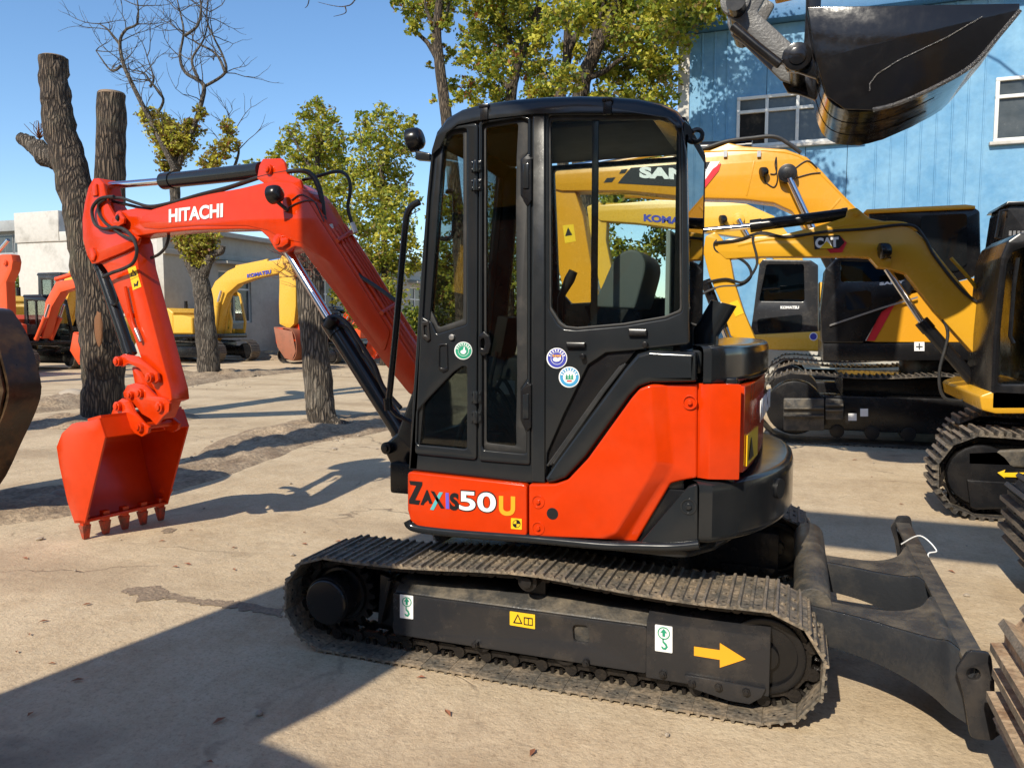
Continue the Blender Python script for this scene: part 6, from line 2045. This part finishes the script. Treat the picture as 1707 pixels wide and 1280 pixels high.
b.build('body', YELC, T, .06)
b = MB(); b.box((2.2, -2.75, 1.1), (3.6, -1.85, 2.9))
b.build('cab', BLACKM, T, .06)
# ================================================================== trees
def bark_mat(name, c1, c2, lich):
    m_, N, L, B = nodes(name)
    geo = N.new('ShaderNodeNewGeometry')
    mp = N.new('ShaderNodeMapping'); mp.inputs['Scale'].default_value = (1, 1, .12)
    L.new(geo.outputs['Position'], mp.inputs['Vector'])
    n1 = N.new('ShaderNodeTexNoise'); n1.inputs['Scale'].default_value = 26; n1.inputs['Detail'].default_value = 7; n1.inputs['Roughness'].default_value = .62
    L.new(mp.outputs[0], n1.inputs['Vector'])
    n2 = N.new('ShaderNodeTexNoise'); n2.inputs['Scale'].default_value = 2.2; n2.inputs['Detail'].default_value = 8
    L.new(geo.outputs['Position'], n2.inputs['Vector'])
    vo = N.new('ShaderNodeTexVoronoi'); vo.feature = 'DISTANCE_TO_EDGE'; vo.inputs['Scale'].default_value = 25
    ad = N.new('ShaderNodeVectorMath'); ad.operation = 'ADD'
    sc = N.new('ShaderNodeVectorMath'); sc.operation = 'SCALE'; sc.inputs['Scale'].default_value = .07
    L.new(n2.outputs['Color'], sc.inputs[0]); L.new(mp.outputs[0], ad.inputs[0]); L.new(sc.outputs[0], ad.inputs[1])
    L.new(ad.outputs[0], vo.inputs['Vector'])
    r1 = N.new('ShaderNodeMapRange'); r1.inputs['From Min'].default_value = .02; r1.inputs['From Max'].default_value = .30
    L.new(vo.outputs['Distance'], r1.inputs['Value'])
    mu = N.new('ShaderNodeMath'); mu.operation = 'MULTIPLY'
    L.new(r1.outputs[0], mu.inputs[0]); L.new(n1.outputs['Fac'], mu.inputs[1])
    r3 = N.new('ShaderNodeMapRange'); r3.inputs['From Min'].default_value = .05; r3.inputs['From Max'].default_value = .5
    L.new(mu.outputs[0], r3.inputs['Value'])
    m1 = N.new('ShaderNodeMix'); m1.data_type = 'RGBA'
    m1.inputs['A'].default_value = c1; m1.inputs['B'].default_value = c2
    L.new(r3.outputs[0], m1.inputs['Factor'])
    r2 = N.new('ShaderNodeMapRange'); r2.inputs['From Min'].default_value = .55; r2.inputs['From Max'].default_value = .75; r2.inputs['To Max'].default_value = .6
    L.new(n2.outputs['Fac'], r2.inputs['Value'])
    m2 = N.new('ShaderNodeMix'); m2.data_type = 'RGBA'; m2.inputs['B'].default_value = lich
    L.new(m1.outputs['Result'], m2.inputs['A']); L.new(r2.outputs[0], m2.inputs['Factor'])
    L.new(m2.outputs['Result'], B.inputs['Base Color'])
    B.inputs['Roughness'].default_value = .95
    bp = N.new('ShaderNodeBump'); bp.inputs['Strength'].default_value = 1.0; bp.inputs['Distance'].default_value = .06
    L.new(mu.outputs[0], bp.inputs['Height']); L.new(bp.outputs[0], B.inputs['Normal'])
    return m_
BARK = bark_mat('rough_bark', (.026, .019, .014, 1), (.20, .148, .10, 1), (.15, .14, .09, 1))
BARKP = bark_mat('pale_bark', (.035, .028, .021, 1), (.22, .18, .135, 1), (.27, .24, .19, 1))
CUTW = paint('weathered_cut_wood', (.24, .17, .11, 1), .9, dirt=.6, scale=8, dirtcol=(.12, .09, .06, 1), bump=.4)
WOUND = paint('orange_wound_wood', (.19, .085, .035, 1), .8, dirt=.6, scale=9, dirtcol=(.12, .07, .04, 1), bump=.4)
def leaf_mat(name, col, tr):
    m_, N, L, B = nodes(name)
    geo = N.new('ShaderNodeNewGeometry')
    n = N.new('ShaderNodeTexNoise'); n.inputs['Scale'].default_value = 1.6; n.inputs['Detail'].default_value = 5
    L.new(geo.outputs['Position'], n.inputs['Vector'])
    mr = N.new('ShaderNodeMapRange'); mr.inputs['From Min'].default_value = .3; mr.inputs['From Max'].default_value = .7
    mr.inputs['To Min'].default_value = .62; mr.inputs['To Max'].default_value = 1.35
    L.new(n.outputs['Fac'], mr.inputs['Value'])
    hs = N.new('ShaderNodeHueSaturation'); hs.inputs['Color'].default_value = col
    L.new(mr.outputs[0], hs.inputs['Value'])
    L.new(hs.outputs[0], B.inputs['Base Color'])
    B.inputs['Roughness'].default_value = .55
    B.inputs['Specular IOR Level'].default_value = .3
    t = N.new('ShaderNodeBsdfTranslucent'); t.inputs['Color'].default_value = tr
    mx = N.new('ShaderNodeMixShader'); mx.inputs[0].default_value = .35
    L.new(B.outputs[0], mx.inputs[1]); L.new(t.outputs[0], mx.inputs[2])
    L.new(mx.outputs[0], N['Material Output'].inputs['Surface'])
    return m_
LG = leaf_mat('leaf_green', (.21, .25, .03, 1), (.30, .35, .02, 1))
LY = leaf_mat('leaf_yellow_green', (.44, .41, .055, 1), (.55, .48, .03, 1))
LD = leaf_mat('leaf_dark', (.075, .115, .022, 1), (.11, .15, .014, 1))
LR = leaf_mat('leaf_rust', (.22, .085, .03, 1), (.26, .09, .02, 1))
LT = leaf_mat('leaf_tan', (.22, .16, .045, 1), (.26, .18, .04, 1))
def limb(b, pts, r0, r1, seed=0, n=10, rough=.12, k=5, cap_flat=True):
    P = spline(pts, k)
    m_ = len(P)
    rr = random.Random(seed)
    rows = []
    prev = None
    for i, p in enumerate(P):
        t = (P[min(i + 1, m_ - 1)] - P[max(i - 1, 0)]).normalized()
        a = t.orthogonal().normalized() if prev is None else (prev - t * prev.dot(t)).normalized()
        prev = a
        bb = t.cross(a)
        r = r0 + (r1 - r0) * i / (m_ - 1)
        row = []
        for q in range(n):
            th = 2 * math.pi * q / n
            d = a * math.cos(th) + bb * math.sin(th)
            kk = 1 + rough * mnoise.fractal((p + d * r) * (1.3 / max(r, .05)) * .5 + V((seed, 0, 0)), 1, 2, 3)
            row.append(b.bm.verts.new(p + d * r * kk))
        rows.append(row)
    for i in range(m_ - 1):
        for q in range(n):
            b.bm.faces.new((rows[i][q], rows[i][(q + 1) % n], rows[i + 1][(q + 1) % n], rows[i + 1][q]))
    b.bm.faces.new(rows[0][::-1]); b.bm.faces.new(rows[-1])
def crown(name, parent, clumps, mats, size, seed, shape=1.0, off=V((0, 0, 0)), sub=9):
    """leaf-sized faces gathered in sprays: clumps = (centre, radius, count)"""
    rr = random.Random(seed)
    vs, fs, mi = [], [], []
    for c, R, cnt in clumps:
        c = V(c)
        ns = max(3, cnt // sub)
        for s in range(ns):
            d = V((rr.gauss(0, 1), rr.gauss(0, 1), rr.gauss(0, 1))).normalized()
            rad = R * (rr.random() ** .45)
            sc = c + V((d.x * rad, d.y * rad, d.z * rad * shape))
            sr = R * rr.uniform(.10, .22)
            tone = rr.random()
            for j in range(sub):
                p = sc + V((rr.gauss(0, sr), rr.gauss(0, sr), rr.gauss(0, sr * .7)))
                u = V((rr.gauss(0, 1), rr.gauss(0, 1), rr.gauss(-.35, .8))).normalized()
                w = u.cross(V((rr.gauss(0, 1), rr.gauss(0, 1), rr.gauss(0, 1)))).normalized()
                l = size * rr.uniform(.6, 1.3)
                k = len(vs)
                vs += [p - u * l * .5, p + w * l * .27, p + u * l * .5, p - w * l * .27]
                fs.append((k, k + 1, k + 2, k + 3))
                z = tone + rr.uniform(-.25, .25)
                mi.append(0 if z < .42 else 1 if z < .80 else 2 if z < .97 else min(3, len(mats) - 1))
    me = bpy.data.meshes.new('leaves')
    me.from_pydata([tuple(v) for v in vs], [], fs)
    for m_ in mats:
        me.materials.append(m_)
    me.polygons.foreach_set('material_index', [min(i, len(mats) - 1) for i in mi])
    me.update()
    return link(name, me, None, parent)
def twigs(b, start, direction, length, r, depth, rr, up=.25):
    """bare branching twigs"""
    p = V(start); d = V(direction).normalized()
    pts = [p.copy()]
    n = 4
    for i in range(n):
        d = (d + V((rr.gauss(0, .22), rr.gauss(0, .22), rr.gauss(up * .3, .18)))).normalized()
        p = p + d * length / n
        pts.append(p.copy())
    b.tube(pts, [r * (1 - .55 * i / n) for i in range(n + 1)], n=5, cap=False)
    if depth > 0:
        for i in (2, 3, 4):
            for q in range(1 if i < 4 else 2):
                dd = (d + V((rr.gauss(0, .75), rr.gauss(0, .75), rr.gauss(up, .4)))).normalized()
                twigs(b, pts[i], dd, length * rr.uniform(.45, .75), r * .5, depth - 1, rr, up)
# --- forked, topped stump at left
YT = 9.4
FT = side(YT)
T = thing('tree_stump', 'thick forked tree trunk with both stems sawn off above the orange arm', 'tree', tuple(gz(172, 702)), 'lopped trees in the yard')
b = MB()
A = lambda x, y, w=0: FT.at(x, y, w)
limb(b, [A(172, 720), A(172, 700), A(172, 640), A(170, 580), A(163, 510), A(152, 440), A(138, 370), A(122, 300), A(106, 240), A(96, 190), A(91, 140), A(89, 97)], .365, .20, 1, 20, .16, 5)
b.build('trunk', BARK, T, 0, smooth=60)
b = MB()
limb(b, [A(176, 560, .15), A(178, 480, .25), A(180, 400, .3), A(183, 320, .35), A(185, 240, .35), A(186, 157, .35)], .25, .215, 2, 18, .16, 5)
b.build('stem', BARK, T, 0, smooth=60)
b = MB()
limb(b, [A(108, 262), A(84, 262), A(62, 248), A(46, 236), A(34, 230)], .20, .085, 3, 12, .3, 4)
b.build('broken_stub', BARKP, T, 0, smooth=60)
for q, w, r0 in (((89, 97), 0, .20), ((186, 157), .35, .215)):
    b = MB()
    p = A(q[0], q[1], w)
    b.cyl(p - V((0, 0, .02)), p + V((0, 0, .02)), r0 * .96, r0 * .9, n=20)
    b.build('sawn_top', CUTW, T, 0)
b = MB()
p = A(165, 548, -.315)
ret = bmesh.ops.create_icosphere(b.bm, subdivisions=3, radius=1)
for v in ret['verts']:
    k_ = 1 + .25 * mnoise.noise(v.co * 1.7)
    v.co = p + V((v.co.x * .085 * k_, v.co.y * .035, v.co.z * .26 * k_))
b.build('bark_wound', WOUND, T, 0, smooth=60)
rr = random.Random(5)
b = MB()
for i in range(14):
    p0_ = A(66, 232)
    twigs(b, p0_, (rr.gauss(0, .5), rr.gauss(0, .5), 1), .3, .008, 0, rr)
b.build('dead_twigs', LR, T, 0)
# --- pollarded tree with bare shoots
pp = gz(348, 628)
FP4 = side(pp.y)
T = thing('tree', 'pollarded tree with leafy tuft and bare crooked shoots against the sky', 'tree', tuple(pp), 'lopped trees in the yard')
A = lambda x, y, w=0: FP4.at(x, y, w)
b = MB()
limb(b, [A(350, 640), A(347, 600), A(342, 540), A(338, 490), A(331, 455)], .34, .23, 11, 16, .14)
limb(b, [A(333, 470), A(320, 440), A(305, 410), A(296, 370), A(292, 330), A(292, 290), A(293, 262)], .20, .12, 12, 12, .12)
limb(b, [A(336, 468), A(345, 442), A(355, 424), A(368, 420), A(372, 410)], .16, .07, 13, 10, .12)
b.build('trunk', BARKP, T, 0, smooth=60)
b = MB()
shoots = [[(292, 285), (270, 240), (245, 190), (220, 140), (205, 105), (200, 70), (210, 50), (228, 40), (230, 10), (222, -30)],
          [(262, 190), (272, 165), (250, 135), (240, 122), (222, 118)], [(250, 145), (256, 130), (245, 95)],
          [(200, 75), (180, 50), (165, 40)], [(202, 110), (185, 118), (160, 85)],
          [(298, 275), (318, 225), (336, 170), (338, 140), (310, 122), (300, 95), (306, 55), (300, 20), (288, -30)],
          [(340, 145), (375, 122), (372, 95), (355, 60), (345, 30), (350, -20)], [(308, 60), (330, 42), (335, 10), (330, -20)],
          [(330, 130), (320, 100), (340, 65), (350, 20)], [(375, 120), (360, 90), (325, 70), (322, 60)],
          [(390, 280), (398, 250), (385, 225), (380, 210)]]
for k, s in enumerate(shoots):
    limb(b, [A(x, y, ((k * 37) % 7 - 3) * .12) for x, y in s], .085 if k in (0, 5) else .045, .012, 20 + k, 7, .1, 5)
rr = random.Random(21)
for k, s in enumerate(shoots):
    for (x, y) in s[1:]:
        for j in range(2):
            twigs(b, A(x, y, ((k * 37) % 7 - 3) * .12), (rr.gauss(0, .8), rr.gauss(0, .5), rr.uniform(.0, .9)), rr.uniform(.5, 1.1), .016, 1, rr)
b.build('bare_shoots', BARKP, T, 0, smooth=60)
cl = [(A(270, 215), .45, 420), (A(288, 235), .50, 520), (A(285, 260, .2), .42, 380), (A(245, 195), .30, 170), (A(318, 215, .1), .32, 200), (A(310, 240), .35, 240), (A(350, 275), .30, 190), (A(365, 255), .32, 150), (A(378, 215), .28, 110), (A(385, 240), .25, 90), (A(335, 190), .22, 70), (A(275, 280), .2, 90),
      (A(322, 402), .45, 520), (A(345, 408), .40, 420), (A(332, 425), .35, 340), (A(305, 400), .28, 200)]
crown('crown', T, [(c_, r_, n_ * 3) for c_, r_, n_ in cl], [LY, LT, LG, LR], .12, 31)
# --- bark trunk behind the boom
pp = gz(540, 712)
FT4 = side(pp.y)
T = thing('tree_stump', 'straight bark trunk with reddish shoots rising behind the boom cylinder', 'tree', tuple(pp), 'lopped trees in the yard')
A = lambda x, y, w=0: FT4.at(x, y, w)
b = MB()
limb(b, [A(546, 735), A(541, 712), A(536, 690), A(532, 650), A(525, 580), A(519, 510), A(515, 450), A(513, 405)], .235, .185, 41, 20, .10)
b.build('trunk', BARKP, T, 0, smooth=60)
b = MB()
limb(b, [A(535, 700), A(520, 712), A(500, 722), A(470, 732)], .14, .03, 42, 10, .2)
limb(b, [A(545, 700), A(560, 708), A(590, 712), A(620, 716)], .15, .03, 43, 10, .2)
b.build('root', BARKP, T, 0, smooth=60)
b = MB()
rr = random.Random(44)
for i in range(26):
    twigs(b, A(rr.uniform(497, 524), rr.uniform(425, 460), -.15), (rr.gauss(-.5, .6), rr.gauss(-.3, .4), rr.gauss(.3, .5)), .35, .008, 1, rr)
b.build('red_shoots', paint('red_twig', (.14, .045, .03, 1), .8, dirt=.2), T, 0)
crown('red_leaves', T, [(A(492, 440, -.2), .18, 110), (A(505, 456, -.2), .15, 80)], [LR, LR, LT], .06, 45)
# --- leafy trees
def px_tree(label, Y, trunk, limbs, blobs, mats, size, seed, dens=1.0, depth=.7, group='leafy trees behind the yard', bark=BARK, r0=.2, name='tree', shape=1.0):
    fr = side(Y)
    t = thing(name, label, 'tree', (fr.at(*trunk[0]).x, Y, 0), group)
    b = MB()
    base = fr.at(*trunk[0])
    pts = [V((base.x, Y, -.1))] + [fr.at(*q) for q in trunk[0:]]
    limb(b, pts, r0, r0 * .45, seed, 12, .1)
    b.build('trunk', bark, t, 0, smooth=60)
    if limbs:
        b = MB()
        for k, (pl, ra, rb_) in enumerate(limbs):
            limb(b, [fr.at(q[0], q[1], (q[2] if len(q) > 2 else 0)) for q in pl], ra, rb_, seed + k + 1, 8, .1)
        b.build('branches', bark, t, 0, smooth=60)
    mpp = Y / FPX                                          # metres per pixel, near enough
    rr = random.Random(seed)
    cl = []
    for x, y, r, w in blobs:
        R = r * mpp
        cl.append((fr.at(x, y, rr.uniform(-depth, depth) * 1.6 + w), R, int(1150 * dens * (r / 40) ** 2)))
    crown('crown', t, cl, mats, size, seed + 50, shape)
    return t
GM = [LY, LG, LD, LT]
px_tree('bushy yellow-green tree left of centre behind the orange boom', 27.0, [(520, 560), (522, 420), (528, 300), (530, 220)], [([(528, 300), (500, 250), (480, 215)], .08, .02), ([(528, 260), (550, 210), (560, 180)], .07, .02)],
        [(530, 175, 18, 0), (515, 195, 24, 0), (545, 205, 28, 0), (490, 225, 26, 0), (525, 235, 34, 0), (560, 235, 26, 0), (470, 250, 20, 0), (500, 262, 30, 0), (540, 270, 38, 0), (575, 275, 24, 0), (455, 262, 14, 0), (520, 310, 40, 0), (560, 320, 36, 0), (585, 300, 22, 0), (545, 360, 40, 0), (580, 365, 30, 0), (420, 275, 16, 0), (395, 285, 12, 0)], [LY, LG, LT, LG], .17, 60, .95)
px_tree('bushy olive-green tree just left of the cab', 25.0, [(640, 620), (642, 500), (640, 380), (635, 260)], [([(640, 380), (670, 320), (690, 290)], .06, .015), ([(636, 330), (610, 270), (600, 220)], .06, .015), ([(640, 400), (665, 370), (700, 350)], .05, .012)],
        [(635, 190, 20, 0), (610, 200, 20, 0), (655, 205, 24, 0), (685, 205, 14, 0), (600, 235, 26, 0), (640, 240, 36, 0), (672, 245, 28, 0), (610, 280, 34, 0), (650, 290, 40, 0), (625, 330, 42, 0), (665, 335, 34, 0), (610, 380, 40, 0), (655, 385, 42, 0), (690, 330, 14, 0), (620, 430, 40, 0), (660, 440, 40, 0), (600, 470, 26, 0), (640, 490, 40, 0), (675, 400, 24, 0), (580, 440, 24, 0), (570, 490, 26, 0), (605, 520, 30, 0), (690, 440, 22, 0)], [LY, LG, LD, LT], .16, 70, .9)
px_tree('tall tree with a bare lower trunk rising beside the cab lamp', 22.0, [(772, 560), (766, 400), (752, 260), (744, 195), (733, 110), (728, 50), (735, -10)], [([(734, 110), (715, 75), (696, 55), (672, 20)], .09, .03), ([(730, 60), (712, 20), (705, -20)], .07, .03), ([(735, 50), (748, 10), (752, -30)], .06, .03)],
        [(668, 5, 18, 0), (690, 20, 22, 0), (715, 15, 26, 0), (740, 10, 26, 0), (690, 45, 18, 0), (728, 45, 16, 0), (745, 35, 16, 0), (722, 70, 14, 0), (752, 95, 14, 0), (742, 80, 10, 0), (756, 140, 16, 0), (716, 110, 8, 0), (724, 165, 8, 0), (760, 165, 12, 0), (700, -15, 40, 0), (745, -25, 40, 0)], [LG, LY, LD, LR], .14, 80, 1.0, r0=.26)
px_tree('broad camphor tree with several leaning limbs above the cab roof', 20.0, [(985, 560), (978, 400), (968, 250), (966, 180), (974, 130), (990, 90), (1010, 50), (1030, 0)],
        [([(940, 300), (934, 170), (945, 100), (946, 40), (942, -20)], .17, .08), ([(946, 90), (965, 50), (985, 15), (1000, -20)], .10, .05), ([(975, 128), (985, 80), (1000, 30), (1010, -10)], .09, .04), ([(982, 130), (1010, 118), (1030, 102), (1060, 88)], .09, .03), ([(985, 95), (1010, 70), (1040, 40)], .08, .03), ([(1060, 60), (1100, 70), (1140, 78)], .05, .02)],
        [(930, 20, 30, 0), (965, 30, 34, 0), (1000, 20, 36, 0), (1040, 10, 40, 0), (1080, 25, 40, 0), (1115, 20, 38, .0), (900, 60, 28, 0), (955, 75, 28, 0), (1010, 65, 34, 0), (1050, 60, 38, 0), (1095, 75, 36, 0), (1130, 55, 28, -.5), (900, 110, 26, 0), (940, 130, 30, 0), (1000, 120, 26, 0), (1040, 115, 34, 0), (1085, 125, 34, 0), (1115, 115, 24, 0), (920, 160, 26, 0), (1000, 165, 28, 0), (1050, 165, 34, 0), (1100, 165, 28, 0), (1160, 15, 34, -1.5), (1190, 5, 26, -2.0), (1000, -40, 60, 0), (1080, -40, 60, 0), (1150, -40, 50, -2), (1060, 230, 40, 0), (1000, 240, 40, 0), (1090, 280, 36, 0), (1040, 330, 40, 0), (1000, 420, 44, 0), (1060, 440, 44, 0), (1100, 400, 30, 0), (960, 440, 36, 0), (1030, 490, 36, 0)], GM, .14, 90, 1.0, depth=1.2, r0=.30)
px_tree('yellow-green camphor tree between the cab lamp tree and the broad camphor', 21.5, [(845, 560), (846, 400), (850, 250), (852, 160), (862, 110), (880, 60), (900, 10)],
        [([(853, 150), (835, 135), (815, 120), (800, 95)], .10, .03), ([(862, 112), (850, 70), (840, 30), (845, -20)], .08, .03), ([(875, 75), (905, 40), (912, 10)], .08, .03)],
        [(790, 15, 26, 0), (820, 20, 32, 0), (860, 15, 34, 0), (895, 25, 30, 0), (785, 55, 24, 0), (815, 60, 30, 0), (850, 60, 32, 0), (885, 65, 28, 0), (780, 95, 22, 0), (810, 100, 28, 0), (840, 100, 28, 0), (880, 110, 26, 0), (790, 140, 22, 0), (822, 145, 24, 0), (795, 165, 18, 0), (830, 165, 20, 0), (890, 150, 24, 0), (905, 165, 24, 0), (840, -30, 60, 0), (770, 160, 12, 0), (850, 350, 50, 0), (800, 420, 50, 0), (880, 440, 50, 0), (740, 430, 44, 0), (740, 350, 34, 0), (770, 490, 40, 0)], [LY, LG, LD, LR], .14, 100, 1.0, depth=1.0, r0=.24)
# crown overhanging in front of the shed, mostly above the picture: it dapples the blue wall
px_tree('overhanging tree rooted beyond the right edge that dapples the blue wall', 15.5, [(1960, 560), (1950, 300), (1940, 60), (1920, -120), (1900, -220)], [([(1900, -220), (1700, -420), (1450, -460), (1250, -380)], .03, .012)],
        [(1120, -180, 46, 0), (1180, -210, 60, 0), (1240, -230, 56, 0), (1100, -270, 60, 0), (1170, -300, 66, 0), (1240, -320, 60, 0), (1050, -160, 46, 0), (1290, -270, 40, 0), (1140, -110, 30, 0), (1200, -130, 34, 0)], GM, .13, 110, .55, depth=1.0, r0=.22)
# dense green backdrop seen low between the machines
px_tree('dark evergreen bush low behind the cab window', 30.0, [(900, 600), (900, 520)], None,
        [(860, 520, 40, 0), (900, 500, 44, 0), (950, 515, 44, 0), (1000, 520, 44, 0), (1050, 525, 40, 0), (1100, 530, 36, 0), (780, 530, 40, 0), (730, 540, 40, 0), (690, 540, 36, 0), (820, 480, 44, 0), (740, 480, 40, 0), (1150, 535, 30, 0)], [LD, LG, LD, LY], .2, 120, 1.1, name='shrub')
px_tree('clipped hedge below the distant grey office block', 36.0, [(40, 560), (40, 510)], None,
        [(10, 500, 30, 0), (45, 490, 34, 0), (75, 510, 30, 0), (20, 540, 30, 0), (60, 545, 30, 0), (-20, 510, 34, 0), (40, 465, 22, 0)], [LD, LG, LD, LG], .22, 130, 1.2, name='hedge')
# bare twig hanging into the top of the picture
fr = side(14)
T = thing('branch', 'bare twig hanging into the sky at the top edge', 'branch', tuple(fr.at(600, -60)))
b = MB()
for s in ([(620, -60), (592, 0), (575, 11), (555, 10), (530, 4)], [(575, 11), (576, 22), (556, 28)], [(520, -30), (514, 6), (508, 14)], [(540, -20), (518, 0)]):
    limb(b, [fr.at(*q) for q in s], .016, .004, 7, 6, .1, 4)
b.build('twig', BARK, T, 0, smooth=60)
